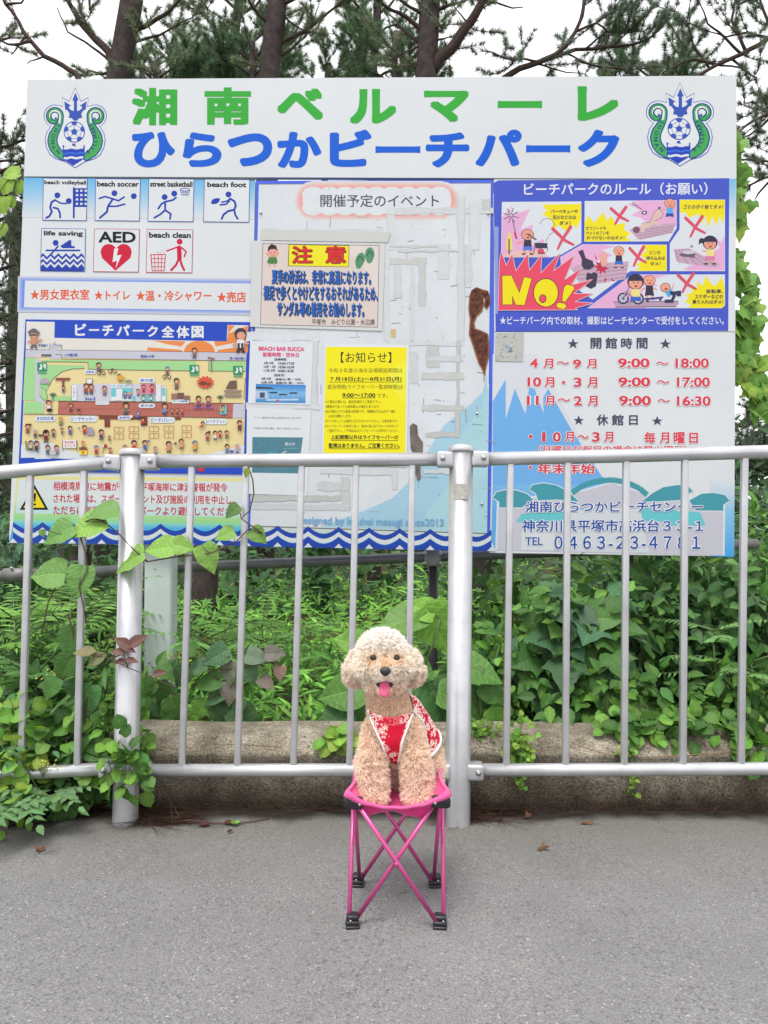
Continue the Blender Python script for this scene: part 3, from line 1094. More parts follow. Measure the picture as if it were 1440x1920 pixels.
a.poly([(768, 800), (774, 794), (782, 798), (784, 818), (793, 830), (792, 852), (788, 880), (789, 898), (783, 902), (778, 885), (780, 860), (770, 842)], (90, 40, 26))
a.build("rust_patch", cb, mat("dark_scrape", (0.16, 0.13, 0.12), rough=0.9, var=0.5, vscale=60))
a = Art(0.0088)
for q in range(len(rust)):
    (x, y), (x2, y2) = rust[q], rust[(q + 1) % len(rust)]
    a.line([(x, y), (x2, y2)], 2.6, (150, 96, 66), True)
a.line([(908, 700), (907, 716)], 1.2, (160, 110, 80), False)
a.build("rust_edge", cb)
for x, y in ((490, 401), (915, 402), (903, 945), (894, 776)):
    m = MB(); c = S(x, y, 0.0100)
    m.lathe(c, SN, [(0, 0.0055), (0.002, 0.005), (0.0035, 0.002)], 12)
    m.build("screw", M_BOLT, cb)
a = Art(0.0088)
a.text("designed by kouhei masugi since2013", 560, 968, 832, 986, (128, 180, 224), 0.03, 5)
a.build("credit_lettering", cb)
a = Art(0.0076)
waves(a, 464.0, 921.0, 984.5, 1024.4, 57.1, 0.0205)
a.build("wave_print", cb)

# ---- right column
rb = plate("rules_panel", [(926, 337), (1380, 338), (1378, 622), (926.5, 622)], 0.020, 0.0034, board, M_WHITE)
C7 = (910, 320, 490 / 1440)
RB = (74, 94, 206)
PK, YE, MG = (236, 180, 220), (248, 232, 24), (228, 84, 108)
W7 = (226, 231, 238)
a = Art(0.004, *C7)
a.vgrad([(1340, 47), (1378, 47), (1376, 300), (1338, 300)], [(130, 196, 240), (180, 216, 238), (226, 231, 234)])
a.poly([(46, 70), (70, 56), (1342, 44), (1336, 884), (56, 888)], RB)
a.poly([(46, 310), (72, 310), (68, 790), (56, 790)], (150, 164, 224))
a.text("ビーチパークのルール（お願い）", 212, 70, 1222, 140, (236, 238, 246), 0.016, -4)
a.text("★ビーチパーク内での取材、撮影はビーチセンターで受付をしてください。", 80, 804, 1312, 850, (236, 238, 246), 0.014, 0)
a.build("rules_print", rb)


def cross(a, x, y, w, h):
    a.line([(x - w * .42, y - h * .42), (x + w * .1, y + h * .12), (x + w * .46, y + h * .32)], [17, 16, 12], MG)
    a.line([(x + w * .34, y - h * .5), (x - w * .02, y + h * .1), (x - w * .2, y + h * .5)], [18, 15, 12], MG)


SKN, LN = (240, 168, 140), (70, 56, 92)


def kid(a, x, y, h, hair=None, top=(70, 70, 96), bot=(70, 120, 220), arms=((-.5, -.1), (.5, -.1)), skin=SKN, legs=True):
    """a generic little printed figure: big head, vest, shorts; (x, y) is the chin"""
    r = h * .24
    if hair: a.ell(x, y - r * 1.15, r * 1.28, r * 1.22, hair, 16)
    a.ell(x, y - r * .95, r * 1.12, r * 1.0, LN, 16)
    a.ell(x, y - r * .95, r * 1.02, r * .92, skin, 16)
    if hair: a.poly([(x + r * 1.15 * math.cos(t), y - r * 1.25 + r * 1.0 * math.sin(t)) for t in [math.pi + k * math.pi / 8 for k in range(9)]], hair)
    a.ell(x - r * .3, y - r * 1.0, r * .1, r * .14, LN, 6); a.ell(x + r * .35, y - r * 1.0, r * .1, r * .14, LN, 6)
    a.ell(x + r * .05, y - r * .45, r * .26, r * .16, (170, 60, 70), 8)
    for ax, ay in arms:
        a.line([(x + (r * .4 if ax > 0 else -r * .4), y + r * .3), (x + ax * h * .62, y + ay * h * .62 + r * .3)], h * .065, skin)
    a.poly([(x - r * .62, y), (x + r * .62, y), (x + r * .72, y + r * 1.2), (x - r * .72, y + r * 1.2)], top)
    if legs:
        for sg in (-1, 1):
            a.line([(x + sg * r * .4, y + r * 1.6), (x + sg * r * .55, y + r * 2.4)], h * .07, skin)
            a.line([(x + sg * r * .45, y + r * 2.45), (x + sg * r * .9, y + r * 2.45)], h * .06, LN)
    a.poly([(x - r * .75, y + r * 1.15), (x + r * .75, y + r * 1.15), (x + r * .85, y + r * 1.9), (x, y + r * 1.75), (x - r * .85, y + r * 1.9)], bot)


def planks(a, x0, y0, x1, y1):
    a.poly([(x0, y0 + 20), (x0 + 40, y0), (x1, y0 - 18), (x1 - 20, y1 - 40), (x0 + 60, y1)], (206, 172, 194))
    for t in (.2, .4, .6, .8):
        a.line([(x0 + 20 + 20 * t, y0 + 10 + (y1 - y0) * t), (x1 - 8, y0 - 14 + (y1 - y0 - 20) * t)], 2, (120, 90, 120), False)


def capt(a, lines, x0, x1, y0, dh, hh, al=None):
    for i, s_ in enumerate(lines):
        xa, xb = (x0, x1) if not al else al[i]
        a.text(s_, xa, y0 + i * dh, xb, y0 + i * dh + hh, LN, 0.02)


# frame: barbecue and fireworks
f1 = Art(0.0045, *C7)
fr = [(90, 175), (528, 172), (528, 400), (412, 468), (360, 480), (86, 480)]
f1.poly(fr, W7)
f1.poly([(92, 260), (150, 190), (130, 250), (245, 215), (190, 330), (262, 300), (240, 420), (330, 372), (300, 455), (360, 478), (88, 478)], PK)
f1.poly([(312, 190), (526, 186), (526, 270), (500, 320), (480, 300), (440, 335), (400, 300), (380, 330), (360, 270), (310, 240), (338, 225)], YE)
f1.poly([(110, 455), (200, 440), (340, 445), (320, 478), (100, 478)], (238, 196, 186))
f1.rrect(305, 270, 372, 330, 28, W7); f1.rrect(312, 310, 378, 350, 18, W7); f1.rrect(320, 345, 352, 395, 14, W7)
f1.line([(310, 300), (300, 290), (318, 270), (345, 266), (370, 275), (380, 300), (368, 322), (378, 338), (352, 356), (330, 395)], 2.4, LN)
for k in range(8):
    an = k * math.pi / 4 + .3
    f1.line([(140 + 8 * math.cos(an), 250 + 8 * math.sin(an)), (140 + 42 * math.cos(an), 250 + 42 * math.sin(an))], 4, LN)
f1.line([(146, 262), (164, 340)], 8, (150, 140, 160)); f1.line([(162, 345), (170, 375)], 11, (214, 60, 90))
kid(f1, 232, 385, 130, None, (60, 56, 84), (90, 130, 226), ((-.72, .06), (.3, .02)))
f1.poly([(112, 440), (118, 370), (132, 335), (146, 375), (150, 440)], (238, 222, 120)); f1.line([(130, 460), (130, 380)], 7, (110, 50, 60))
f1.line([(232, 352), (278, 382)], 8, (120, 90, 100))
f1.poly([(268, 400), (342, 402), (336, 430), (276, 430)], (66, 60, 84)); f1.line([(270, 420), (266, 456)], 4, LN); f1.line([(340, 420), (342, 442)], 4, LN)
f1.ell(305, 446, 18, 14, (226, 80, 110)); f1.line([(290, 458), (326, 458)], 5, LN)
capt(f1, ["バーベキューや", "花火など火は", "ダメ！"], 0, 0, 216, 32, 22, [(360, 508), (370, 498), (406, 468)])
cross(f1, 424, 372, 130, 120)
f1.build("cartoon_frame", rb)
# frame: dog off its lead
f2 = Art(0.0045, *C7)
f2.poly([(546, 170), (1052, 165), (1052, 320), (1008, 392), (544, 394)], W7)
f2.poly([(780, 186), (846, 180), (806, 168), (1050, 168), (1050, 310), (900, 300), (850, 260), (800, 250), (850, 220)], PK)
f2.poly([(546, 286), (570, 250), (596, 290), (648, 232), (672, 280), (690, 250), (720, 300), (770, 290), (762, 330), (800, 345), (775, 370), (806, 390), (546, 392)], YE)
planks(f2, 790, 310, 1046, 385)
f2.poly([(860, 292), (905, 286), (930, 230), (960, 210), (978, 236), (970, 262), (930, 280), (968, 300), (948, 305), (915, 296), (900, 320), (880, 316), (870, 346), (856, 340), (850, 318)], (228, 196, 184))
f2.line([(860, 292), (905, 286), (930, 230), (955, 210), (978, 236), (970, 262), (930, 280)], 2.2, LN); f2.ell(957, 208, 7, 6, LN)
f2.ell(830, 328, 20, 18, (130, 88, 110))
f2.line([(812, 182), (836, 200), (860, 216)], 4, LN); f2.ell(815, 184, 10, 8, LN); f2.ell(815, 184, 6, 5, W7); f2.ell(874, 234, 16, 11, LN); f2.ell(874, 234, 9, 5, W7)
kid(f2, 1014, 208, 110, None, (90, 180, 240), (50, 80, 170), ((-.55, .0), (.45, -.3)), SKN, False)
capt(f2, ["オフリードや", "ペットのフンを", "片づけないのはダメ！"], 0, 0, 310, 26, 21, [(552, 664), (552, 680), (556, 764)])
cross(f2, 736, 250, 108, 92)
f2.build("cartoon_frame", rb)
# frame: litter
f3 = Art(0.0045, *C7)
f3.poly([(1068, 162), (1318, 162), (1318, 556), (1014, 556), (1014, 404), (1068, 325)], W7)
f3.poly([(1068, 164), (1316, 164), (1316, 250), (1300, 300), (1290, 250), (1268, 310), (1250, 252), (1225, 318), (1210, 250), (1186, 300), (1172, 240), (1120, 262), (1098, 232), (1068, 236)], YE)
f3.poly([(1316, 360), (1296, 400), (1268, 372), (1288, 430), (1210, 470), (1140, 520), (1090, 545), (1110, 552), (1316, 552)], PK)
f3.poly([(1036, 436), (1120, 430), (1290, 520), (1262, 536), (1080, 512), (1050, 500)], (206, 172, 194))
for k in range(5): f3.line([(1044 + 18 * k, 436), (1070 + 50 * k, 520 + 3 * k)], 2, (120, 90, 120), False)
f3.ell(1112, 466, 44, 12, (110, 96, 118)); f3.ell(1118, 452, 34, 10, (212, 208, 220)); f3.line([(1070, 466), (1150, 480)], 8, (120, 100, 120)); f3.ell(1134, 420, 10, 9, (180, 172, 190))
kid(f3, 1236, 436, 135, (56, 54, 78), (244, 226, 150), (228, 130, 176), ((-.45, .0), (.35, .25)))
f3.ell(1190, 388, 16, 14, (56, 54, 78)); f3.poly([(1176, 388), (1172, 410), (1196, 396)], (56, 54, 78))
capt(f3, ["ゴミのポイ捨てダメ！"], 1088, 1308, 190, 0, 24)
cross(f3, 1152, 310, 120, 110)
f3.build("cartoon_frame", rb)
# frame: broken bottle
f4 = Art(0.0045, *C7)
f4.poly([(532, 408), (998, 410), (998, 556), (796, 556), (590, 712), (420, 600), (412, 478)], W7)
f4.poly([(532, 410), (640, 410), (720, 420), (640, 440), (700, 470), (560, 520), (480, 540), (418, 560), (414, 480)], PK)
f4.poly([(996, 412), (862, 412), (886, 444), (850, 470), (890, 490), (820, 520), (850, 530), (830, 554), (996, 554)], YE)
planks(f4, 470, 520, 790, 640)
f4.poly([(510, 448), (536, 436), (552, 484), (590, 500), (600, 530), (572, 548), (540, 545), (528, 520), (530, 490)], (70, 62, 84))
f4.poly([(556, 572), (566, 562), (580, 572), (596, 560), (618, 572), (608, 640), (580, 654), (552, 640)], (70, 62, 84))
f4.poly([(640, 532)] + [(640 + r * math.cos(t), 532 + r * math.sin(t)) for t, r in [(k * math.pi / 9, 46 if k % 2 else 24) for k in range(18)]], (198, 54, 84))
f4.poly([(622, 470), (650, 448), (672, 458), (670, 520), (640, 530)], (238, 176, 164)); f4.poly([(600, 460), (616, 490), (608, 492)], (198, 54, 84)); f4.poly([(655, 590), (668, 600), (655, 624)], (198, 54, 84)); f4.poly([(690, 590), (712, 610), (698, 612)], (198, 54, 84))
kid(f4, 734, 470, 112, None, (60, 56, 84), (60, 110, 214), ((-.35, -.35), (.4, -.35)))
capt(f4, ["ビンの", "持ち込みは", "ダメ！"], 0, 0, 442, 31, 22, [(904, 962), (884, 988), (906, 962)])
cross(f4, 836, 474, 100, 104)
f4.build("cartoon_frame", rb)
# frame: bicycle and skateboard
f5 = Art(0.0045, *C7)
f5.poly([(808, 574), (1318, 574), (1318, 745), (1300, 760), (560, 760)], W7)
f5.poly([(808, 576), (1000, 576), (900, 612), (960, 640), (860, 640), (880, 760), (566, 758)], PK)
f5.poly([(1300, 758), (1112, 758), (1130, 740), (1096, 725), (1120, 700), (1098, 688), (1142, 672), (1128, 640), (1168, 650), (1160, 612), (1196, 636), (1212, 580), (1240, 622), (1262, 640), (1300, 590), (1316, 640), (1316, 745)], YE)
f5.poly([(700, 722), (1060, 718), (1064, 736), (1040, 752), (720, 754)], (190, 160, 184))
f5.line([(716, 754), (1052, 752)], 4, LN); f5.line([(704, 726), (1060, 722)], 3, (120, 90, 120))
for x, y in ((758, 706), (840, 708)):
    f5.ell(x, y, 32, 32, (56, 58, 92), 20); f5.ell(x, y, 23, 23, (206, 204, 224), 20)
    for k in range(4):
        an = k * math.pi / 4
        f5.line([(x - 23 * math.cos(an), y - 23 * math.sin(an)), (x + 23 * math.cos(an), y + 23 * math.sin(an))], 2, (120, 120, 160), False)
    f5.ell(x, y, 6, 6, LN)
kid(f5, 826, 655, 150, (56, 54, 78), (244, 226, 150), (62, 104, 206), ((-.62, .1), (-.5, .3)), SKN, False)
f5.line([(790, 640), (780, 672), (758, 704)], 5, (90, 110, 190)); f5.line([(770, 668), (812, 700), (840, 706)], 5, (90, 110, 190))
kid(f5, 902, 636, 125, None, (60, 56, 84), (60, 56, 84), ((-.5, .15), (.5, .15)))
f5.poly([(872, 705), (980, 695), (976, 706), (880, 716)], (80, 70, 150)); f5.ell(892, 720, 7, 7, LN); f5.ell(962, 712, 7, 7, LN)
f5.ell(990, 646, 28, 26, LN); f5.ell(990, 646, 25, 23, SKN); f5.ell(994, 654, 9, 5, (150, 50, 60))
f5.poly([(990, 676), (1024, 652), (1036, 680), (1006, 700)], (90, 180, 240)); f5.line([(1020, 674), (1040, 690), (1026, 718)], 16, (52, 60, 90)); f5.line([(1030, 676), (1068, 676)], 18, (52, 60, 90)); f5.rect(986, 712, 1034, 730, (52, 60, 90)); f5.rect(1052, 664, 1076, 694, (52, 60, 90)); f5.line([(1026, 654), (1036, 626)], 5, SKN)
capt(f5, ["自転車、", "スケボーなどの", "乗り入れはダメ！"], 0, 0, 655, 29, 23, [(1216, 1308), (1152, 1306), (1138, 1308)])
cross(f5, 1106, 620, 110, 100)
f5.build("cartoon_frame", rb)
# NO!
f6 = Art(0.0060, *C7)
C7b = (930, 470, 230 / 1440)
f6.fr(*C7b)
star = [(40, 120), (62, 20), (118, 185), (188, 45), (230, 250), (370, 45), (388, 240), (532, 55), (522, 272), (752, 30), (668, 248), (912, 65), (802, 348), (1000, 210), (880, 410), (1124, 345), (906, 510), (1130, 510), (915, 606), (1130, 622), (920, 680), (950, 698), (24, 704)]
f6.line(star, 10, (238, 236, 240), True, True)
f6.poly(star, (240, 80, 108))


def fat(pts):
    f6.line(pts, 13, (110, 50, 60), True, True); f6.poly(pts, (248, 232, 24))


fat([(72, 302), (178, 298), (272, 505), (328, 318), (415, 334), (330, 645), (232, 640), (184, 530), (190, 636), (76, 638)])
f6.ell(582, 500, 150, 172, (110, 50, 60), 30); f6.ell(582, 500, 140, 162, (248, 232, 24), 30); f6.ell(546, 570, 44, 52, (110, 50, 60), 20); f6.ell(546, 570, 35, 43, (240, 80, 108), 20)
fat([(832, 404), (908, 426), (912, 460), (806, 608), (776, 596), (780, 520), (800, 430)])
fat([(728, 616), (800, 628), (824, 660), (790, 692), (716, 672), (706, 645)])
f6.build("slogan_lettering", rb)

# ---- opening hours
ob = plate("hours_panel", [(926.5, 623.2), (1378, 623.2), (1376, 1036), (1370, 1043), (918, 1036.5)], 0.020, 0.0032, board, M_WHITE)
C8 = (910, 610, 490 / 1440)
a = Art(0.0038, *C8)
W8 = (224, 230, 234)
a.poly([(30, 1236), (40, 160), (290, 160), (330, 260), (480, 540), (650, 850), (900, 1240)], (222, 226, 234))
mt = [(40, 420), (112, 298), (112, 516), (162, 350), (220, 490), (240, 345), (270, 350), (320, 486), (318, 400), (345, 350), (470, 570), (640, 832), (700, 870), (40, 1236)]
a.poly(mt, (118, 182, 240))
a.vgrad([(40, 880), (650, 880), (650, 1242), (30, 1236)], [(130, 190, 240), (100, 176, 236), (110, 182, 238)])
a.vgrad([(1240, 850), (1372, 850), (1368, 1276), (1240, 1272)], [(226, 231, 234), (140, 200, 240), (70, 172, 238)], [0, .45, 1])
TL_ = (74, 160, 176)
LV = (206, 206, 218)
for e, c in ((10, (222, 234, 240)), (0, LV)):
    a.poly([(74 - e, 960 - e), (270, 950 - e), (480, 930 - e), (700, 870 - e), (900, 940 - e), (1130, 960 - e), (1310 + e, 990), (1306 + e, 1268), (64 - e, 1240)], c)
a.poly([(196, 1040), (470, 1010), (940, 1010), (1180, 1030), (1212, 1104), (1000, 1104), (960, 1080), (400, 1080), (168, 1086)], (110, 206, 214))
a.poly([(200, 1090), (380, 1090), (380, 1240), (196, 1236)], (222, 228, 232)); a.poly([(470, 1020), (850, 1000), (900, 1250), (470, 1246)], (218, 224, 230))
def roof(pts): a.line(pts, 9, (226, 234, 240), True, True); a.poly(pts, TL_)
roof([(42, 950), (60, 920), (110, 908), (170, 910), (230, 930), (262, 960), (200, 1004), (76, 1004), (76, 972)])
roof([(1342, 966), (1320, 936), (1260, 924), (1190, 928), (1120, 966), (1160, 1020), (1310, 1022), (1308, 990)])
roof([(242, 905), (260, 880), (320, 870), (390, 882), (460, 920), (515, 972), (400, 960), (290, 965), (276, 925)])
roof([(1140, 915), (1120, 890), (1060, 880), (980, 892), (920, 925), (860, 972), (960, 970), (1080, 962), (1110, 930)])
a.line([(476, 925), (540, 880), (620, 858), (700, 852), (780, 866), (850, 900), (890, 935)], 30, TL_, False)
a.build("beach_print", ob)
a = Art(0.0043, *C8)
GD, RR, NB = (74, 68, 98), (226, 68, 84), (44, 84, 170)
for s_, x0, y0, x1, y1, col, b_ in (
        ("★", 452, 72, 512, 128, GD, 0), ("開", 578, 70, 638, 130, GD, .02), ("館", 660, 68, 724, 130, GD, .02), ("時", 746, 70, 808, 130, GD, .02), ("間", 832, 70, 892, 130, GD, .02), ("★", 960, 74, 1020, 128, GD, 0),
        ("★", 484, 496, 542, 548, GD, 0), ("休", 612, 492, 676, 552, GD, .02), ("館", 694, 492, 760, 552, GD, .02), ("日", 790, 496, 838, 550, GD, .02), ("★", 916, 500, 974, 550, GD, 0)):
    a.text(s_, x0, y0, x1, y1, col, b_)


def rowtext(items):
    z0 = a.ly
    for s_, x0, y0, x1, y1, col, b_ in items:
        a.ly = z0
        a.text(s_, x0, y0, x1, y1, (236, 240, 244), b_ + .075)
    for s_, x0, y0, x1, y1, col, b_ in items:
        a.ly = z0 + 16
        a.text(s_, x0 + 3, y0 + 3, x1 - 3, y1 - 3, col, b_)


rowtext([("4", 242, 182, 292, 238, RR, .035), ("月", 316, 182, 376, 240, RR, .03), ("～", 390, 196, 462, 220, RR, .02), ("9", 478, 186, 530, 240, RR, .035), ("月", 554, 184, 614, 240, RR, .03),
         ("9:00", 726, 180, 906, 238, RR, .035), ("～", 936, 198, 1010, 222, RR, .02), ("18:00", 1042, 180, 1232, 240, RR, .03),
         ("10", 228, 284, 310, 342, RR, .035), ("月", 322, 284, 382, 344, RR, .03), ("・", 418, 304, 442, 328, RR, .03), ("3", 482, 286, 532, 344, RR, .035), ("月", 558, 284, 618, 346, RR, .03),
         ("9:00", 728, 284, 910, 342, RR, .035), ("～", 940, 300, 1014, 326, RR, .02), ("17:00", 1050, 284, 1238, 344, RR, .03),
         ("11", 224, 386, 296, 444, RR, .035), ("月", 324, 386, 382, 446, RR, .03), ("～", 396, 400, 468, 424, RR, .02), ("2", 484, 388, 534, 446, RR, .035), ("月", 560, 386, 620, 448, RR, .03),
         ("9:00", 732, 386, 914, 446, RR, .035), ("～", 944, 404, 1018, 428, RR, .02), ("16:30", 1050, 388, 1242, 448, RR, .03),
         ("・", 236, 600, 262, 628, RR, .03), ("1", 308, 586, 334, 646, RR, .035), ("0", 368, 586, 418, 646, RR, .035), ("月", 434, 584, 490, 646, RR, .03), ("～", 504, 602, 570, 630, RR, .02), ("3", 584, 586, 632, 646, RR, .035), ("月", 650, 584, 706, 648, RR, .03),
         ("毎", 870, 586, 938, 654, RR, .03), ("月", 956, 588, 1014, 654, RR, .03), ("曜", 1032, 586, 1100, 656, RR, .03), ("日", 1118, 590, 1172, 654, RR, .03),
         ("（月曜日が祝日の場合は翌火曜日）", 288, 660, 1110, 704, RR, .02),
         ("・", 236, 770, 258, 796, RR, .03), ("年末年始", 284, 760, 606, 822, RR, .03)])
rowtext([("湘南ひらつかビーチセンター", 218, 966, 1200, 1034, NB, .02), ("神奈川県平塚市高浜台３３-１", 198, 1068, 1200, 1142, NB, .02),
         ("TEL", 216, 1164, 318, 1214, NB, .02), ("０４６３-２３-４７８１", 376, 1158, 1184, 1236, NB, .02)])
a.build("hours_lettering", ob)
a = Art(0.0056, *C8)
a.poly([(56, 44), (210, 42), (206, 202), (54, 200)], (196, 196, 190))
a.lock = True
for _ in range(40):
    x, y = random.uniform(60, 200), random.uniform(50, 195)
    a.ell(x, y, random.uniform(2, 7), random.uniform(1.5, 4), random.choice([(212, 212, 208), (178, 178, 172), (160, 160, 155)]), 7)
a.rect(108, 108, 146, 152, (214, 224, 236)); a.line([(110, 118), (144, 130)], 5, (90, 150, 220), False)
a.build("torn_tape", ob, bpy.data.materials["tape_residue"])

# ---- site map, a printed sheet on the left column
C4 = (20, 590, 470 / 1440)
mp = plate("map_panel", [(49.5, 600.5), (471.5, 605.5), (463, 890), (36, 884)], 0.003, 0.0072, board, mat("map_sheet_edge", lin((40, 74, 190)), rough=0.4))
a = Art(0.0074, *C4)
MBL = (40, 78, 200)
a.poly([(90, 30), (1384, 46), (1356, 918), (52, 900)], MBL)
SAND, CRM, GRN, ROADC, DK = (240, 222, 162), (234, 230, 222), (168, 222, 152), (206, 206, 220), (80, 66, 62)
a.poly([(96, 42), (1368, 64), (1352, 240), (92, 216)], CRM)
a.poly([(92, 205), (1356, 222), (1342, 812), (66, 818)], SAND)
a.poly([(66, 750), (130, 720), (240, 740), (330, 780), (470, 810), (520, 828), (64, 830)], (226, 232, 236)); a.poly([(1120, 806), (1345, 750), (1342, 812)], (226, 232, 236))
a.poly([(62, 824), (140, 822), (150, 834), (230, 836), (240, 826), (300, 828), (330, 840), (420, 838), (520, 850), (620, 860), (60, 862)], MBL)
# sun
OG = (242, 146, 78)
a.poly([(790, 190), (990, 205), (985, 216), (788, 210)], OG); a.poly([(815, 150), (1010, 156), (985, 186), (900, 172)], OG)
a.poly([(1000, 216)] + arc(1087, 214, 88, 180, 360, 14, 62) + [(1176, 218)], OG)
a.poly([(1170, 156), (1246, 150), (1250, 112), (1366, 66), (1366, 150), (1180, 186)], OG); a.poly([(1190, 206), (1300, 190), (1366, 170), (1364, 222), (1192, 220)], OG)
a.poly([(1250, 64), (1290, 66), (1252, 110)], OG)
a.poly([(258, 44), (1248, 60), (1244, 156), (256, 136)], MBL)
for s_, x0, x1, y0, y1 in (("ビ", 374, 440, 54, 124), ("ー", 454, 514, 86, 96), ("チ", 530, 596, 62, 126), ("パ", 612, 688, 62, 124), ("ー", 704, 770, 90, 100), ("ク", 788, 850, 66, 130), ("全", 870, 944, 66, 134), ("体", 956, 1030, 68, 138), ("図", 1042, 1112, 68, 138)):
    a.text(s_, x0, y0, x1, y1, (236, 238, 244), 0.035)
# road, lawns, boardwalk
a.poly([(92, 204), (1358, 222), (1356, 268), (90, 246)], ROADC)
a.line([(92, 203), (1358, 221)], 2.5, DK, False); a.line([(300, 258), (1358, 268)], 2.5, DK, False)
a.poly([(232, 170), (300, 172), (300, 190), (268, 192), (266, 232), (300, 234), (298, 258), (228, 256)], ROADC)
a.line([(232, 168), (230, 204)], 3, DK, False); a.line([(260, 160), (260, 178), (300, 180), (298, 200)], 3, DK, False); a.line([(264, 232), (300, 234), (298, 256)], 3, DK, False); a.line([(250, 166), (250, 200)], 2, DK, False)
a.rect(182, 230, 240, 244, (110, 104, 104)); a.rect(146, 232, 182, 246, (236, 210, 214))
a.poly([(90, 250), (150, 252), (146, 495), (76, 492)], GRN); a.poly([(88, 500), (200, 502), (196, 570), (78, 566)], GRN)
a.poly([(190, 262), (1066, 270), (1064, 326), (452, 316), (450, 278), (180, 274)], GRN); a.poly([(1142, 270), (1350, 272), (1352, 328), (1140, 326)], GRN)
a.poly([(186, 290), (430, 294), (428, 312), (360, 314), (300, 330), (250, 370), (214, 440), (170, 420), (172, 300)], GRN)
a.poly([(180, 420), (205, 430), (216, 470), (214, 495), (190, 490), (174, 470)], GRN); a.poly([(236, 470), (350, 470), (352, 496), (240, 496)], GRN)
for q in ([(428, 312), (360, 314), (300, 330), (250, 370), (218, 420)], [(180, 420), (205, 430), (216, 470), (214, 495), (190, 490), (174, 470)], [(188, 272), (450, 276), (450, 316)], [(452, 316), (1064, 326)], [(1142, 270), (1140, 326), (1350, 328)], [(1350, 366), (1342, 490)]):
    a.line(q, 2.5, DK, False)
a.poly([(148, 256), (180, 256), (172, 470), (196, 500), (280, 500), (196, 506), (192, 570), (186, 572), (188, 510), (150, 500), (146, 480)], ROADC)
a.poly([(360, 400), (590, 400), (720, 400), (880, 410), (880, 500), (352, 498)], (214, 214, 226))
WD = (196, 118, 104)
a.poly([(280, 500), (1282, 512), (1278, 594), (276, 574)], WD); a.poly([(1282, 512), (1344, 514), (1340, 598), (1278, 594)], ROADC)
for k in range(64): a.line([(284 + k * 15.6, 502 + k * .19), (281 + k * 15.6, 574 + k * .31)], 1.6, (176, 100, 90), False)
a.line([(80, 574), (276, 576), (1278, 596)], 3, DK, False); a.line([(278, 500), (1340, 512)], 3, DK, False); a.line([(278, 538), (1278, 556)], 1.6, (170, 96, 86), False)
a.poly([(512, 582), (790, 586), (788, 606), (512, 602)], (134, 72, 62)); a.rect(544, 600, 576, 648, (134, 72, 62)); a.rect(752, 590, 790, 640, (134, 72, 62)); a.rect(948, 588, 982, 606, (134, 72, 62))
# labels in white pills
for s_, x0, y0, x1, y1 in (("多目的広場", 146, 582, 264, 616), ("ビーチサッカー", 345, 584, 502, 618), ("ビーチバレー", 800, 590, 946, 624), ("ビーチフット", 1118, 600, 1246, 632), ("観覧席", 620, 582, 698, 606), ("駐輪場", 428, 320, 494, 344), ("更衣室", 740, 366, 834, 396), ("更衣室", 740, 512, 834, 538), ("ボードウォーク", 492, 500, 572, 520), ("ボート格納庫", 928, 488, 1030, 512)):
    a.rrect(x0, y0, x1, y1, (y1 - y0) * .48, (230, 236, 240))
    a.text(s_, x0 + 10, y0 + 6, x1 - 10, y1 - 6, (54, 92, 180), 0.02, 0, 0, 2)
for s_, x0, y0, x1, y1 in (("←大磯方面", 316, 226, 388, 242), ("国道134号", 752, 234, 830, 250), ("茅ヶ崎方面→", 1262, 246, 1352, 262), ("平塚駅↑", 164, 172, 222, 188), ("3on3", 432, 476, 492, 494)):
    a.text(s_, x0, y0, x1, y1, (54, 92, 180), 0.02, 0, 0, 2)
for y in (640, 680):
    for x in (600, 686, 800, 886, 988):
        dy = (x - 700) * -.02
        a.line([(x, y + 5 + dy), (x + 54, y + 6 + dy), (x + 54, y + 34 + dy), (x, y + 34 + dy)], 2.4, (190, 96, 70), True, True); a.line([(x + 27, y + 6 + dy), (x + 27, y + 34 + dy)], 2, (190, 96, 70), False)
for x, y in ((160, 278), (1032, 292), (1282, 298)):
    a.rect(x, y, x + 54, y + 48, (40, 150, 104)); a.poly([(x + 8, y + 40), (x + 20, y + 22), (x + 14, y + 10), (x + 24, y + 8), (x + 30, y + 22), (x + 26, y + 42)], (228, 236, 232)); a.poly([(x + 34, y + 6), (x + 50, y + 10), (x + 50, y + 40), (x + 38, y + 30)], (228, 236, 232))
    a.rect(x + 2, y + 52, x + 52, y + 62, (96, 180, 140))
# buildings and small drawings
CY, BRW = (120, 204, 216), (126, 92, 84)
a.poly([(268, 366), (352, 366), (342, 380), (262, 380)], (150, 84, 72)); a.rect(302, 380, 314, 430, (150, 84, 72))
a.rect(356, 410, 386, 496, (236, 238, 240)); a.line([(356, 410), (356, 496)], 2, DK, False); a.text("シャワー", 366, 420, 378, 486, (54, 92, 180), .02, 0, 0, 2)
a.poly([(440, 372), (478, 372), (472, 400), (446, 400)], (238, 238, 240)); a.line([(440, 372), (478, 372), (472, 400), (446, 400)], 2.6, DK, True, True)
a.rect(584, 402, 702, 424, (224, 236, 238)); a.text("ビーチセンター", 594, 406, 688, 420, (54, 92, 180), .02, 0, 0, 2); a.rect(584, 424, 612, 496, CY); a.rect(612, 428, 646, 496, (236, 238, 240)); a.rect(646, 424, 704, 462, CY); a.rect(646, 486, 718, 498, (236, 238, 240)); a.rect(704, 470, 720, 500, CY)
a.rect(584, 474, 612, 498, (236, 238, 240))
a.rect(752, 400, 838, 460, (226, 142, 160)); a.rect(752, 462, 790, 500, CY); a.rect(792, 462, 830, 500, CY); a.rect(840, 404, 868, 500, (232, 234, 240)); a.rect(872, 420, 898, 500, (226, 236, 240)); a.rect(874, 424, 894, 470, CY)
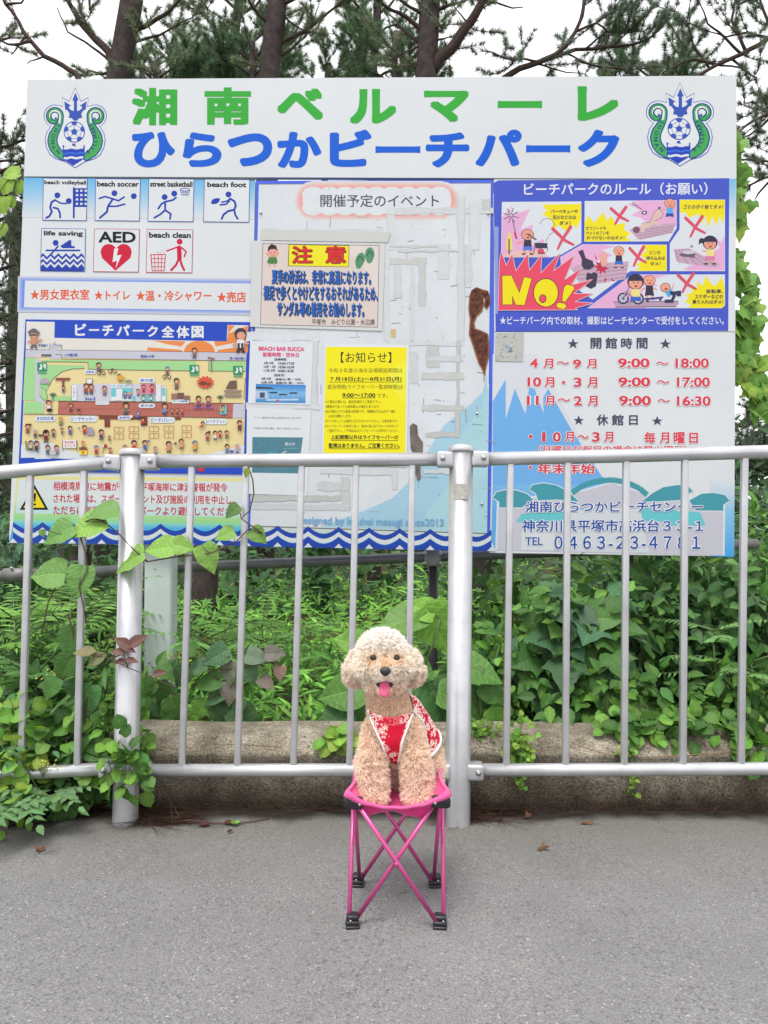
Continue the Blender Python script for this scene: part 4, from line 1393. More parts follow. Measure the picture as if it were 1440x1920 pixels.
a.rect(962, 452, 1000, 488, BRW); a.rect(1000, 468, 1034, 492, (150, 112, 104)); a.rect(928, 456, 962, 490, (166, 120, 108))
a.poly([(1238, 430), (1262, 384), (1302, 380), (1302, 428)], (120, 96, 88)); a.poly([(1226, 436), (1334, 436), (1322, 452), (1238, 452)], (158, 140, 130)); a.poly([(1226, 460), (1334, 460), (1322, 476), (1238, 476)], (158, 140, 130))
a.poly([(1122 + r * math.cos(t), 392 + r * .74 * math.sin(t)) for t, r in [(k * math.pi / 12, 54 if k % 2 else 38) for k in range(24)]], (226, 92, 66)); a.ell(1110, 398, 22, 12, (124, 70, 60)); a.ell(1140, 402, 16, 10, (140, 76, 62))
a.poly(arc(204, 400, 30, 180, 360, 8, 34), (182, 176, 184))
for x, y in ((250, 470), (1208, 484)):
    for k in range(7):
        an = math.radians(200 + k * 23)
        a.line([(x, y), (x + 22 * math.cos(an), y + 20 * math.sin(an))], 4, (70, 110, 80), False)
    a.line([(x, y), (x, y + 26)], 4, BRW, False)
a.line([(1140, 250), (1172, 258)], 10, (150, 120, 116)); a.line([(1156, 258), (1158, 326)], 6, (150, 120, 116))
a.rect(306, 722, 386, 768, (238, 234, 236)); a.line([(306, 722), (306, 784)], 4, BRW, False); a.line([(386, 722), (386, 784)], 4, BRW, False); a.text("海水浴場へ", 316, 728, 378, 742, (206, 50, 70), .02, 0, 0, 2); a.text("ようこそ", 316, 746, 378, 760, (206, 50, 70), .02, 0, 0, 2)
a.rect(400, 764, 446, 782, (150, 96, 70)); a.rect(402, 782, 446, 806, (246, 220, 70)); a.line([(414, 794), (432, 794)], 5, (206, 50, 50), False); a.line([(423, 786), (423, 803)], 5, (206, 50, 50), False)
a.poly([(522, 760), (552, 742), (566, 764)], (230, 234, 236)); a.poly([(540, 752), (552, 742), (566, 764), (548, 768)], (206, 50, 50)); a.line([(548, 752), (534, 800)], 3, DK, False)
a.poly([(446, 650), (470, 648), (486, 666), (486, 696), (446, 694)], (170, 160, 182)); a.rect(168, 690, 196, 702, (90, 90, 70))
a.poly([(90, 730), (98, 726), (112, 760), (146, 764), (140, 780), (96, 778)], (150, 150, 60))
for x, y in ((525, 330), (590, 320), (900, 352)):
    a.ell(x - 12, y + 8, 11, 11, DK, 10); a.ell(x + 14, y + 8, 11, 11, DK, 10); a.ell(x - 12, y + 8, 7, 7, SAND, 10); a.ell(x + 14, y + 8, 7, 7, SAND, 10); a.line([(x - 12, y + 6), (x, y - 8), (x + 14, y + 6)], 4, (140, 70, 70))
for x in (1080, 1140): a.ell(x + 4, 536, 30, 7, (176, 110, 170), 12)
a.poly([(1204, 528), (1244, 524), (1246, 574), (1208, 576)], CY)
for x, y, c in ((1144, 676, (120, 80, 70)), (1002, 0, None)):
    if c: a.ell(x, y, 9, 7, c, 8)
HB, HB2 = (58, 44, 44), (96, 66, 54)


def mini(x, y, h, hair=HB, top=(190, 60, 60), bot=(80, 80, 110), skin=(226, 160, 128), lean=0.0, prop=None):
    """tiny printed figure standing with its feet at (x, y)"""
    r = h * .25
    hx = x + lean * h
    a.line([(x, y - h * .26), (x - r * .6, y)], h * .1, bot, False); a.line([(x, y - h * .26), (x + r * .6, y)], h * .1, bot, False)
    a.line([(x - r * 1.3, y - h * .3), (hx, y - h * .48), (hx + r * 1.4, y - h * .36)], h * .08, skin, False)
    a.poly([(x - r * .6, y - h * .2), (x + r * .6, y - h * .2), (hx + r * .6, y - h * .54), (hx - r * .6, y - h * .54)], top)
    a.ell(hx, y - h * .78, r * 1.02, r * 1.0, hair, 10)
    a.ell(hx + r * .1, y - h * .70, r * .74, r * .68, skin, 10)
    if prop: a.ell(x + prop[0] * h, y - prop[1] * h, h * .13, h * .13, prop[2], 8)


W_, RD, BU, GN, YL = (232, 232, 234), (206, 46, 56), (60, 110, 196), (110, 160, 90), (226, 176, 60)
mini(140, 198, 112, (110, 108, 116), (206, 150, 124), (106, 104, 112)); a.line([(112, 104), (170, 108)], 12, (110, 108, 116)); a.line([(122, 122), (162, 122)], 7, DK, False); a.line([(150, 146), (184, 148)], 7, (206, 150, 124)); a.line([(120, 120), (160, 120)], 6, (60, 60, 60), False)
mini(1324, 222, 138, (60, 62, 80), (232, 234, 238), (64, 60, 74), (232, 166, 140)); a.line([(1314, 168), (1312, 220)], 14, (64, 60, 74), False); a.line([(1334, 168), (1336, 220)], 14, (64, 60, 74), False)
for args in ((1060, 256, 62, HB2, (130, 110, 130)), (512, 336, 58, HB, (110, 110, 120)), (905, 350, 48, BU, (130, 100, 90)), (310, 452, 40, HB, (80, 90, 130)), (440, 462, 64, HB2, (150, 80, 70)), (470, 462, 60, HB2, (150, 80, 70)), (546, 468, 56, HB2, (150, 130, 120)), (630, 388, 44, HB2, RD, YL),
             (958, 434, 66, HB, (140, 110, 100)), (664, 488, 44, (40, 130, 150), BU), (690, 488, 40, (226, 160, 140), BU), (738, 470, 40, HB2, (190, 140, 130)), (770, 450, 44, HB, RD), (818, 452, 48, HB, RD), (770, 500, 36, HB, W_), (812, 500, 36, HB, W_),
             (228, 560, 66, HB2, W_), (352, 560, 48, HB, (150, 80, 76)), (668, 578, 70, HB, (110, 120, 84)), (738, 602, 44, BU, BU), (890, 578, 66, HB, (110, 150, 210)), (932, 576, 34, HB2, (150, 110, 90)), (962, 576, 34, HB2, (120, 110, 90)), (990, 576, 34, RD, RD), (1084, 536, 66, HB, (150, 90, 120)), (1140, 536, 66, HB2, (150, 90, 120)), (1224, 566, 42, HB, YL),
             (296, 642, 52, (216, 150, 70), GN), (106, 686, 56, HB, (150, 100, 90), DK, (226, 160, 128), 0, (.3, .9, DK)), (150, 712, 50, (180, 180, 190), (90, 90, 100)), (212, 738, 74, HB, (110, 60, 60), DK, (226, 160, 128), 0, (.0, .8, HB)), (254, 708, 48, HB, (90, 90, 120)), (304, 690, 36, HB2, (120, 130, 80)), (350, 694, 52, HB, BU), (432, 692, 54, HB, RD, DK, (226, 160, 128), 0, (-.6, .7, (150, 160, 160))), (528, 724, 62, HB, (100, 70, 120)), (575, 730, 32, HB2, (120, 90, 80)),
             (125, 780, 54, (60, 70, 60), (200, 200, 190)), (158, 790, 62, HB, (70, 70, 80)), (222, 808, 56, HB, (70, 120, 130)), (272, 806, 54, HB, (200, 120, 140)), (424, 766, 38, (190, 110, 50), YL), (500, 806, 52, BU, RD), (580, 806, 40, HB2, (190, 110, 80)), (664, 800, 50, (120, 122, 130), W_), (716, 790, 66, HB, RD), (778, 786, 62, HB, BU, DK, (226, 160, 128), 0, (.35, .92, (120, 130, 170))), (838, 808, 48, (140, 140, 120), (150, 160, 180)),
             (914, 796, 66, HB, (214, 150, 120), DK, (226, 160, 128), 0, (.6, .8, (110, 110, 110))), (986, 776, 60, HB2, (214, 170, 130)), (1064, 788, 62, (80, 130, 150), YL), (1096, 660, 44, HB, RD, (210, 160, 140), (226, 160, 128), .3), (1136, 730, 52, HB, (170, 80, 80)), (1180, 722, 52, HB, W_), (1208, 714, 46, HB, RD), (1246, 716, 48, HB, (130, 120, 70)), (1320, 672, 62, HB, (110, 70, 50), (90, 60, 50)), (1248, 800, 54, HB, (90, 140, 190)), (1306, 800, 54, (180, 180, 184), (170, 170, 190)), (766, 640, 44, HB, RD)):
    mini(*args)
a.ell(400, 552, 12, 7, HB2, 8); a.ell(234, 552, 18, 10, HB, 10); a.ell(640, 366, 18, 16, YL, 10); a.ell(684, 388, 22, 10, (150, 160, 120), 8); a.ell(700, 588, 12, 8, W_, 8); a.ell(252, 796, 20, 14, (200, 200, 200), 10); a.ell(1276, 790, 12, 10, (90, 110, 160), 8)
a.build("map_print", mp)
a = Art(0.0082, *C4)
a.poly([(1096 + r * math.cos(t), 890 + r * .62 * math.sin(t)) for t, r in [(k * math.pi / 8, 28 if k % 2 else 17) for k in range(16)]], (206, 60, 60))
a.build("map_badge_print", mp)

# ---- papers taped on the board: each its own thing
def sheet(name, label, pts, front, col, thick=0.0008, parent=None, sleeve=None):
    o = plate(name, pts, thick, front, parent, mat(name + "_paper", tuple(q * 0.69 for q in lin(col)), rough=0.3, spec=0.5, var=0.04, vscale=7))
    if label: tag(o, label, "poster")
    return o


C5, C6 = (460, 330, 1 / 3), (460, 620, 1 / 3)
q = sheet("caution_poster", "beige laminated caution poster with yellow heading and blue lettering taped on the notice board",
          [(473, 453), (722, 458), (717, 622), (470, 614)], 0.0100, (212, 214, 213))
a = Art(0.0102, *C5)
a.poly([(94, 306), (820, 324), (800, 380), (90, 366)], (212, 214, 210))
a.poly([(100, 384), (755, 395), (746, 856), (86, 842)], (96, 92, 92)); a.poly([(103, 387), (752, 398), (743, 853), (89, 839)], (226, 212, 204))
a.poly([(560, 396), (752, 398), (746, 700), (700, 560), (620, 480)], (230, 218, 212))
a.poly([(246, 390), (586, 396), (583, 518), (242, 512)], (60, 56, 40)); a.poly([(249, 393), (583, 399), (580, 515), (246, 509)], (246, 236, 26))
a.build("poster_print", q, M_PAPER)
a = Art(0.0105, *C5)
for ch, x0, x1 in (("注", 262, 384), ("意", 450, 570)):
    a.text(ch, x0, 398, x1, 500, (96, 30, 26), 0.05); a.text(ch, x0 + 2, 396, x1 - 3, 497, (222, 40, 34), 0.028)
for s_, x0, x1, y0, y1 in (("夏季の砂浜は、非常に高温になります。", 150, 706, 530, 612), ("裸足で歩くとやけどをするおそれがあるため、", 104, 744, 618, 704), ("サンダル等の着用をお勧めします。", 180, 668, 708, 794)):
    a.text(s_, x0 + 4, y0 + 4, x1 + 4, y1 + 4, (26, 34, 60), 0.045, 6); a.text(s_, x0, y0, x1, y1, (24, 106, 206), 0.015, 6)
a.text("平塚市　みどり公園・水辺課", 376, 808, 728, 840, (60, 56, 56), 0.0, 2)
a.build("poster_lettering", q, M_PAPER)
a = Art(0.0105, *C5)
a.ell(156, 440, 32, 30, (236, 170, 156)); a.poly([(128, 432), (132, 404), (150, 388), (176, 398), (186, 430), (170, 416), (145, 418)], (40, 34, 36)); a.ell(146, 438, 3, 4, (40, 34, 36), 8); a.ell(168, 438, 3, 4, (40, 34, 36), 8); a.line([(150, 456), (164, 455)], 3, (150, 60, 60)); a.ell(124, 444, 6, 8, (236, 170, 156), 8); a.ell(188, 442, 6, 8, (236, 170, 156), 8)
a.poly([(136, 462), (178, 462), (184, 490), (176, 500), (132, 500), (124, 490)], (74, 134, 66)); a.line([(140, 500), (136, 514)], 8, (236, 170, 156)); a.line([(164, 500), (168, 514)], 8, (236, 170, 156))
a.build("poster_illustration", q, M_PAPER)
a = Art(0.0105, *C5)
for cx, cy, t in ((646, 482, -.2), (700, 452, -.05)):
    f_ = [(cx + 26 * math.cos(k * .5236) * (0.9 if math.sin(k * .5236) > 0 else 1.05) + t * 46 * math.sin(k * .5236), cy + 46 * math.sin(k * .5236)) for k in range(12)]
    a.poly(f_, (84, 150, 110)); a.line([(cx - 14, cy), (cx - 2, cy - 26), (cx + 18, cy - 4)], 7, (46, 110, 72))
a.build("poster_illustration", q, M_PAPER)

q = sheet("bar_poster", "white beach bar hours poster with pink heading and blue seaside photo, under the caution poster",
          [(470, 640), (588, 643), (583, 760), (466, 757)], 0.0092, (222, 228, 234))
a = Art(0.0094, *C6)
a.poly([(62, 302), (342, 308), (340, 410), (60, 406)], (120, 178, 226))
a.vgrad([(62, 302), (342, 308), (340, 410), (60, 406)], [(50, 134, 214), (130, 190, 234), (60, 140, 206)])
a.poly([(62, 316), (150, 322), (170, 332), (62, 330)], (60, 70, 90)); a.poly([(62, 340), (120, 340), (136, 384), (62, 384)], (190, 206, 226)); a.rect(84, 350, 112, 380, (70, 84, 120))
for x, y in ((160, 352), (214, 362), (272, 354)):
    a.ell(x, y, 26, 5, (40, 56, 80), 12); a.line([(x, y), (x, y + 36)], 2.4, (180, 200, 220), False)
a.line([(120, 392), (300, 390)], 9, (200, 220, 240), False); a.ell(184, 396, 10, 6, (200, 90, 110), 8)
PKX = (232, 84, 130)
a.text("BEACH BAR SUCCA", 78, 92, 334, 116, PKX, 0.05, 4); a.text("営業時間・定休日", 100, 124, 304, 150, PKX, 0.03, 3)
for s_, x0, x1, y0 in (("【営業時間】", 166, 234, 158), ("4月-9月", 106, 160, 178), ("10:00-17:30", 188, 278, 180), ("10月・3月", 106, 172, 199), ("10:00-16:30", 188, 278, 201), ("11月-2月", 106, 168, 220), ("10:00-15:30", 184, 274, 222), ("【定休日】", 164, 222, 246), ("4月-9月", 92, 146, 266), ("毎週(火) 第1・3(水)", 172, 316, 270), ("10月-3月", 92, 156, 287), ("毎週(月) 第1・3(火)", 172, 330, 290)):
    a.text(s_, x0, y0, x1, y0 + 14, (80, 80, 96), 0.03, 0, 0, 2)
a.build("poster_print", q, M_PAPER)

q = sheet("service_poster", "white sheet with teal square picture taped below the beach bar poster",
          [(464, 766), (584, 770), (576, 930), (462, 926)], 0.0088, (222, 228, 232))
a = Art(0.0090, *C6)
a.poly([(42, 600), (326, 602), (298, 804), (40, 800)], (84, 138, 156))
a.lock = True
for _ in range(420):
    x, y = random.uniform(44, 296), random.uniform(604, 796)
    a.rect(x, y, x + 3.5, y + 3.5, random.choice([(62, 116, 136), (110, 160, 174), (74, 128, 146)]))
a.lock = False
a.text("朝ヨガ", 226, 630, 282, 648, (214, 226, 230), .02); a.text("ビーチパーク", 222, 660, 290, 668, (200, 216, 222), .0); a.ell(150, 690, 34, 5, (60, 160, 180), 10); a.line([(208, 692), (232, 680)], 5, (226, 230, 226))
a.text("イベント参加のお申し込み受付はセンターまで", 48, 484, 316, 497, (110, 110, 116), 0.0, 4, 0, 2); a.text("ご不明な点がある場合、受付へお声がけください。", 44, 544, 318, 556, (110, 110, 116), 0.0, 4, 0, 2)
a.build("poster_print", q, M_PAPER)

q = sheet("swimming_notice", "bright yellow swimming season notice with black lettering taped on the notice board",
          [(609, 646), (767, 648), (763, 876), (603, 873)], 0.0096, (226, 230, 238))
a = Art(0.0098, *C6)
YW, BKY = (252, 240, 8), (52, 50, 10)
a.poly([(454, 94), (908, 97), (898, 760), (440, 758)], YW)
a.poly([(800, 240), (908, 160), (904, 430), (830, 330)], (250, 244, 60))
a.text("【お知らせ】", 538, 124, 822, 184, BKY, 0.006)
for s_, x0, x1, y0, y1, b_ in (("令和８年度の海水浴場開設期間は", 470, 884, 214, 240, 0), ("７月18日(土)～8月31日(月)", 478, 880, 262, 290, .03), ("遊泳時間(ライフセーバー監視時間)は", 464, 886, 306, 336, 0), ("9:00～17:00", 546, 732, 354, 378, .03), ("です。", 742, 802, 358, 380, 0),
                               ("上記期間以外はライフセーバーの", 482, 860, 588, 614, .03), ("監視はありません。ご注意ください。", 470, 868, 634, 662, .03)):
    a.text(s_, x0, y0, x1, y1, BKY, b_, 0)
for x0, x1, y in ((472, 880, 292), (546, 732, 381), (484, 860, 619), (472, 868, 666)): a.line([(x0, y), (x1, y)], 2.4, BKY, False)
for s_, x0, x1, y0 in (("※ご遊泳の際には、遊泳区域内でご遊泳下さい。", 452, 766, 394), ("※期間中であっても遊泳禁止の場合もあります。", 452, 756, 421), ("※お子様だけでの遊泳は危険です。保護者の方は必ず一緒に", 450, 848, 448), ("入水をお願いします。", 466, 598, 474), ("※テトラポットには絶対に近づかないでください。大変危険です。", 450, 856, 502), ("※ライフセーバーの指示に従い、安全の為に全てのルールを守って", 448, 860, 530), ("ご遊泳下さい。ご不明な点はライフセーバーにお声がけください。", 464, 862, 556)):
    a.text(s_, x0, y0, x1, y0 + 17, (92, 88, 20), 0.0, 0, 0, 2)
a.build("notice_lettering", q, M_PAPER)

# ---- what carries the board: pale post, grey pipe, dark pipe
m = MB()
t, b_ = P(303, 1000, 3.085), P(300, 1420, 3.085)
w = 0.054
m.box((t + b_) / 2, (2 * w, 0.10, (t - b_).length), Matrix.Rotation(math.atan2(t.x - b_.x, t.z - b_.z), 3, 'Y'), 0.012, 3)
m.build("support_post", M_POSTG, board)
m = MB(); m.tube([P(-8, 1080, 3.22), P(470, 1058, 3.2), P(960, 1038, 3.14), P(1420, 1020, 3.1)], 0.0215, 20)
fp = m.build("frame_pipe", M_GALV, board)
m = MB(); m.tube([P(8, 1079, 3.215), P(60, 1077, 3.215)], 0.030, 20); m.build("pipe_end_cap", M_GALV, fp)
for u in (22, 46):
    m = MB(); m.lathe(P(u, 1068, 3.19), (0, -.3, 1), [(0, .006), (.010, .006), (.012, .003)], 10); m.build("bolt", M_BOLT, fp)
m = MB()
c = P(811, 1046, 3.135)
m.box(c, (0.066, 0.05, 0.068), None, 0.01, 2)
cl = m.build("pipe_clamp", mat("clamp_grey", (0.30, 0.30, 0.29), rough=0.5, metal=0.3, var=.3, vscale=30), board)
for u in (797, 826):
    for v in (1038, 1056):
        m = MB(); m.lathe(P(u, v, 3.112), (0, -1, 0), [(0, .008), (.006, .008), (.008, .004)], 10); m.build("bolt", M_BOLT, cl)
m = MB(); m.tube([P(812, 1030, 3.16), P(812, 1440, 3.16)], 0.0185, 16); m.build("support_pipe", M_DARKP, board)
m = MB(); m.tube([P(1180, 1010, 3.12), P(1180, 1440, 3.12)], 0.0185, 16); m.build("support_pipe", M_DARKP, board)
for u in (300, 812, 1180):
    m = MB(); c = P(u, 600, 3.06); m.box(c, (0.05, 0.06, 1.65), None, 0.004, 1); m.build("back_rail", M_GALV, board)
bpy.data.objects.remove(_fo)
# ------------------------------------------------------------------ stool
st = thing("folding_stool", "small pink folding stool with crossed tube legs and black plastic feet", "stool", G(742, 1715))
M_PINKT = mat("pink_tube", tuple(q * .8 for q in lin((214, 86, 150))), rough=0.28, metal=0.35, spec=0.6, var=0.05)
M_BLKP = mat("black_plastic", (0.014, 0.013, 0.018), rough=0.42, spec=0.5, var=0.2)
def cloth():
    m = mat("pink_cloth", tuple(q * .84 for q in lin((230, 48, 134))), rough=0.75, spec=0.25, sheen=0.25, var=0.10, vscale=30, bump=0.25, bscale=400)
    return m
M_CLOTH = cloth()
M_BIND = mat("pink_binding", tuple(q * .8 for q in lin((232, 92, 156))), rough=0.7, spec=0.3, sheen=0.2, bump=0.2, bscale=300)
fFL, fFR, fBL, fBR = G(661, 1737), G(825, 1738), G(671, 1660), G(816, 1661)
up = Vector((0, 0, 1))
tFL = P(661, 1499, fFL.y); tFR = P(829, 1497, fFR.y); tBL = P(668, 1441, fBL.y + 0.004); tBR = P(826, 1440, fBR.y + 0.004)


def foot(p, yaw):
    m = MB()
    R_ = Matrix.Rotation(yaw, 3, 'Z')
    m.box(p + Vector((0, 0, 0.0035)), (0.031, 0.031, 0.007), R_, 0.003, 2)
    m.box(p + Vector((0, 0, 0.0115)), (0.028, 0.028, 0.010), R_, 0.003, 2)
    m.box(p + Vector((0, 0.002, 0.021)), (0.026, 0.024, 0.012), R_, 0.004, 2)
    o = m.build("foot", M_BLKP, st)
    b = MB(); b.lathe(p + Vector((0.006 if p.x > 0.02 else -0.004, -0.0128, 0.018)), (0, -1, 0), [(0, .0028), (.0015, .0026), (.002, .001)], 10); b.build("rivet", M_BOLT, o)


def corner(p, sx, front):
    m = MB()
    p = p + Vector((0, 0, -0.003 if front else -0.034))
    m.box(p + Vector((-sx * 0.004, 0, -0.004)), (0.036, 0.028, 0.022), None, 0.004, 2)
    m.box(p + Vector((sx * 0.008, 0.004, -0.004)), (0.020, 0.032, 0.020), None, 0.004, 2)
    o = m.build("corner_joint", M_BLKP, st)
    if front:
        b = MB(); b.lathe(p + Vector((-sx * 0.016, -0.0148, -0.003)), (0, -1, 0), [(0, .0034), (.0018, .003), (.0024, .001)], 10); b.build("rivet", M_BOLT, o)


for f_, y in ((fFL, .1), (fFR, -.1), (fBL, -.1), (fBR, .1)): foot(f_, y)
corner(tFL, -1, True); corner(tFR, 1, True); corner(tBL, -1, False); corner(tBR, 1, False)


def leg(a, b, off):
    m = MB()
    a, b = Vector(a) + off, Vector(b) + off
    m.tube([a + Vector((0, 0, -0.008)), b + Vector((0, 0, 0.014))], 0.0050, 14)
    m.build("leg", M_PINKT, st)


dx, dy = Vector((0.004, 0, 0)), Vector((0, 0.0065, 0))
leg(tFL + Vector((.012, 0, 0)), fFR + Vector((-.008, 0, 0)), -dy); leg(tFR - Vector((.012, 0, 0)), fFL + Vector((.008, 0, 0)), dy)
leg(tBL + Vector((.012, 0, 0)), fBR + Vector((-.008, 0, 0)), -dy); leg(tBR - Vector((.012, 0, 0)), fBL + Vector((.008, 0, 0)), dy)
leg(tFL, fBL, dx); leg(tBL, fFL - Vector((.004, 0, 0)), -dx); leg(tFR, fBR, -dx); leg(tBR, fFR + Vector((.004, 0, 0)), dx)
for a, b in ((tFL, fFR), (tBL, fBR)):
    m = MB(); c = (a + b + Vector((0, 0, 0.004))) / 2; m.lathe(c + Vector((0, -.014, 0)), (0, 1, 0), [(0, .003), (.002, .0042), (.026, .0042), (.028, .003)], 10); m.build("pivot_pin", M_PINKT, st)
# sling seat, sagging under the dog
n = 26
SEATZ = {}
L_, R__ = 0.010, 0.010
v_, f_ = [], []
def seat_pt(s, t):
    """s 0..1 left to right, t 0..1 front to back"""
    ex = 0.014
    a = tFL + Vector((-ex, -0.016, 0.019)); b = tFR + Vector((ex, -0.016, 0.019))
    c = tBL + Vector((-0.008, 0.012, 0.014)); d = tBR + Vector((0.010, 0.012, 0.014))
    p = (a.lerp(b, s)).lerp(c.lerp(d, s), t)
    w = 4 * s * (1 - s)
    q = 4 * t * (1 - t)
    p.z -= 0.038 * (w ** 0.8) * (1 - t) + 0.026 * w * t + 0.022 * (w ** .7) * (q ** .8) + 0.004 * q * w
    p.y += 0.014 * w * (1 - t) - 0.008 * w * t
    p.x += (0.016 * q if s < .5 else -0.016 * q) * abs(2 * s - 1)
    p.z += 0.0012 * math.sin(s * 31 + t * 9) * (1 - w * .5)
    return p
for i in range(n + 1):
    for j in range(n + 1):
        v_.append(seat_pt(j / n, i / n))
for i in range(n):
    for j in range(n):
        k = i * (n + 1) + j
        f_.append((k, k + 1, k + n + 2, k + n + 1))
# hanging front valance of the seat pocket
b0 = len(v_)
m_ = n + 1
for r in range(1, 6):
    for j in range(m_):
        s = j / n
        p = seat_pt(s, 0) + Vector((0, 0.003 * r + .004, 0))
        w = 4 * s * (1 - s)
        p.z -= 0.0062 * r * min(1, w * 1.5) * (1.0 + 0.35 * math.sin(s * 10 + .4)) * (1.25 - .5 * w)
        v_.append(p)
for r in range(5):
    for j in range(n):
        up_ = (j, j + 1) if r == 0 else (b0 + (r - 1) * m_ + j, b0 + (r - 1) * m_ + j + 1)
        lo = (b0 + r * m_ + j, b0 + r * m_ + j + 1)
        f_.append((lo[0], lo[1], up_[1], up_[0]))
seat = mesh_object("seat", np.array([tuple(p) for p in v_]), f_, M_CLOTH, st, True)
sm = seat.modifiers.new("thick", 'SOLIDIFY'); sm.thickness = 0.0022; sm.offset = -1
m = MB()
edge = [seat_pt(s / 20, 0) + Vector((0, -.002, .001)) for s in range(21)]
m.tube(edge, [0.0036 + 0.0052 * abs(2 * k / 20 - 1) ** 3 for k in range(21)], 10)
m.tube([seat_pt(0, t / 12) + Vector((0, 0, .001)) for t in range(13)], 0.0036, 8)
m.tube([seat_pt(1, t / 12) + Vector((0, 0, .001)) for t in range(13)], 0.0036, 8)
m.tube([seat_pt(s / 20, 1) for s in range(21)], 0.0034, 8)
m.build("seat_binding", M_BIND, seat)

# ------------------------------------------------------------------ dog
DY = 1.785
dog = thing("dog", "cream toy poodle sitting on a pink stool with its tongue out", "dog", seat_pt(.5, .4))
bm = bmesh.new()
FURIN = 0.006


def ball(u, v, Y, ru, rv=None, ry=None, tilt=0.0, dz=0.0):
    rv = rv or ru
    ry = ry or ru
    k = Y / F_PX
    c = P(u, v, Y)
    M = Matrix.Translation(c) @ Matrix.Rotation(tilt, 4, 'Y') @ Matrix.Diagonal((ru * k, ry * k, rv * k, 1))
    bmesh.ops.create_icosphere(bm, subdivisions=3, radius=1, matrix=M)


def chain(*pts):
    for (a, b) in zip(pts[:-1], pts[1:]):
        n_ = 7
        for i in range(n_ + 1):
            t = i / n_
            q = [a[k] * (1 - t) + b[k] * t for k in range(4)]
            ball(q[0], q[1], q[2], q[3])


# head
ball(717, 1226, 1.795, 44, 42, 45)
ball(717, 1216, 1.795, 37, 27, 40)
ball(692, 1250, 1.775, 27, 24, 28); ball(745, 1250, 1.775, 28, 25, 28)
ball(722, 1253, 1.745, 21, 18, 26)            # muzzle
ball(722, 1262, 1.735, 17, 13, 16)
ball(711, 1270, 1.742, 13, 10, 14); ball(734, 1270, 1.742, 13, 10, 14)
ball(721, 1294, 1.757, 17, 9, 17)             # lower jaw
ball(700, 1280, 1.770, 16, 14, 18); ball(743, 1280, 1.770, 16, 14, 18)
ball(718, 1288, 1.785, 26, 14, 28)
# neck, chest, trunk
chain((722, 1285, 1.80, 32), (727, 1320, 1.812, 36), (734, 1352, 1.818, 41))
ball(737, 1372, 1.822, 41, 46, 44)
chain((738, 1370, 1.835, 40), (748, 1400, 1.875, 44), (758, 1440, 1.905, 46))
ball(757, 1352, 1.855, 34, 34, 40)
ball(772, 1440, 1.915, 50, 46, 46)
ball(740, 1396, 1.835, 34, 34, 38)
# fore legs
chain((696, 1366, 1.803, 13), (696, 1400, 1.792, 18), (697, 1440, 1.782, 22), (699, 1474, 1.776, 24)); ball(700, 1490, 1.766, 24, 12, 28)
chain((774, 1362, 1.805, 13), (777, 1400, 1.795, 18), (781, 1440, 1.785, 23), (784, 1477, 1.779, 24)); ball(784, 1493, 1.768, 25, 12, 28)
ball(682, 1428, 1.80, 10, 15, 14)
# back and rump, turned to the right
chain((758, 1330, 1.858, 24), (772, 1362, 1.88, 30), (784, 1395, 1.90, 36), (790, 1430, 1.92, 36))
# thighs and hind feet
ball(812, 1440, 1.885, 16, 24, 32); ball(810, 1466, 1.86, 14, 14, 28); ball(690, 1440, 1.90, 16, 24, 32); ball(700, 1468, 1.87, 14, 14, 28)
for w in bm.verts: pass
me = bpy.data.meshes.new("dog_raw"); bm.to_mesh(me); bm.free()
raw = bpy.data.objects.new("dog_raw", me); COL.objects.link(raw)
rm = raw.modifiers.new("r", 'REMESH'); rm.mode = 'VOXEL'; rm.voxel_size = 0.0032; rm.adaptivity = 0
s1 = raw.modifiers.new("s", 'SMOOTH'); s1.factor = 0.6; s1.iterations = 9
bpy.context.view_layer.update()
ev = raw.evaluated_get(bpy.context.evaluated_depsgraph_get()); em = ev.to_mesh()
bv = np.zeros(len(em.vertices) * 3); em.vertices.foreach_get("co", bv); bv = bv.reshape(-1, 3)
bf = [tuple(p.vertices) for p in em.polygons]
ev.to_mesh_clear()
bpy.data.objects.remove(raw)


def coat(p):
    """the coat's own colour: pale crown and muzzle, apricot body"""
    u, v = proj(p)
    ear = 0
    hd = max(0, min(1, (1296 - v) / 22))
    body = np.array((0.98, 0.79, 0.66))
    neck = np.array((0.93, 0.735, 0.59))
    head = np.array((0.985, 0.875, 0.775))
    top = np.array((0.99, 0.92, 0.865))
    t = max(0, min(1, (1235 - v) / 35))
    hc = head * (1 - t) + top * t
    # apricot on the bridge of the nose and round the eyes
    for (cx, cy, r, s) in ((722, 1246, 14, .75), (700, 1236, 17, .8), (743, 1236, 17, .8), (722, 1228, 9, .5)):
        d = math.hypot(u - cx, v - cy) / r
        if d < 1: hc = hc * (1 - s * (1 - d)) + np.array((0.80, 0.52, 0.27)) * s * (1 - d)
    nk = math.exp(-((v - 1318) / 26) ** 2)
    bc = body * (1 - nk) + neck * nk
    lg = max(0, min(1, (v - 1400) / 60))
    bc = bc * (1 - lg) + np.array((0.985, 0.80, 0.69)) * lg
    return bc * (1 - hd) + hc * hd


bcol = np.array([coat(p) * 0.97 for p in bv])
M_COAT = mat("poodle_coat", attr=True, rough=0.95, spec=0.1, bump=1.0, bscale=180)
M_FUR = mat("poodle_fur", attr=True, rough=0.85, spec=0.12, trans=0.5)
tree_b = BVHTree.FromPolygons([Vector(p) for p in bv], bf)
body = mesh_object("dog_body", bv, bf, M_COAT, dog, True, bcol)


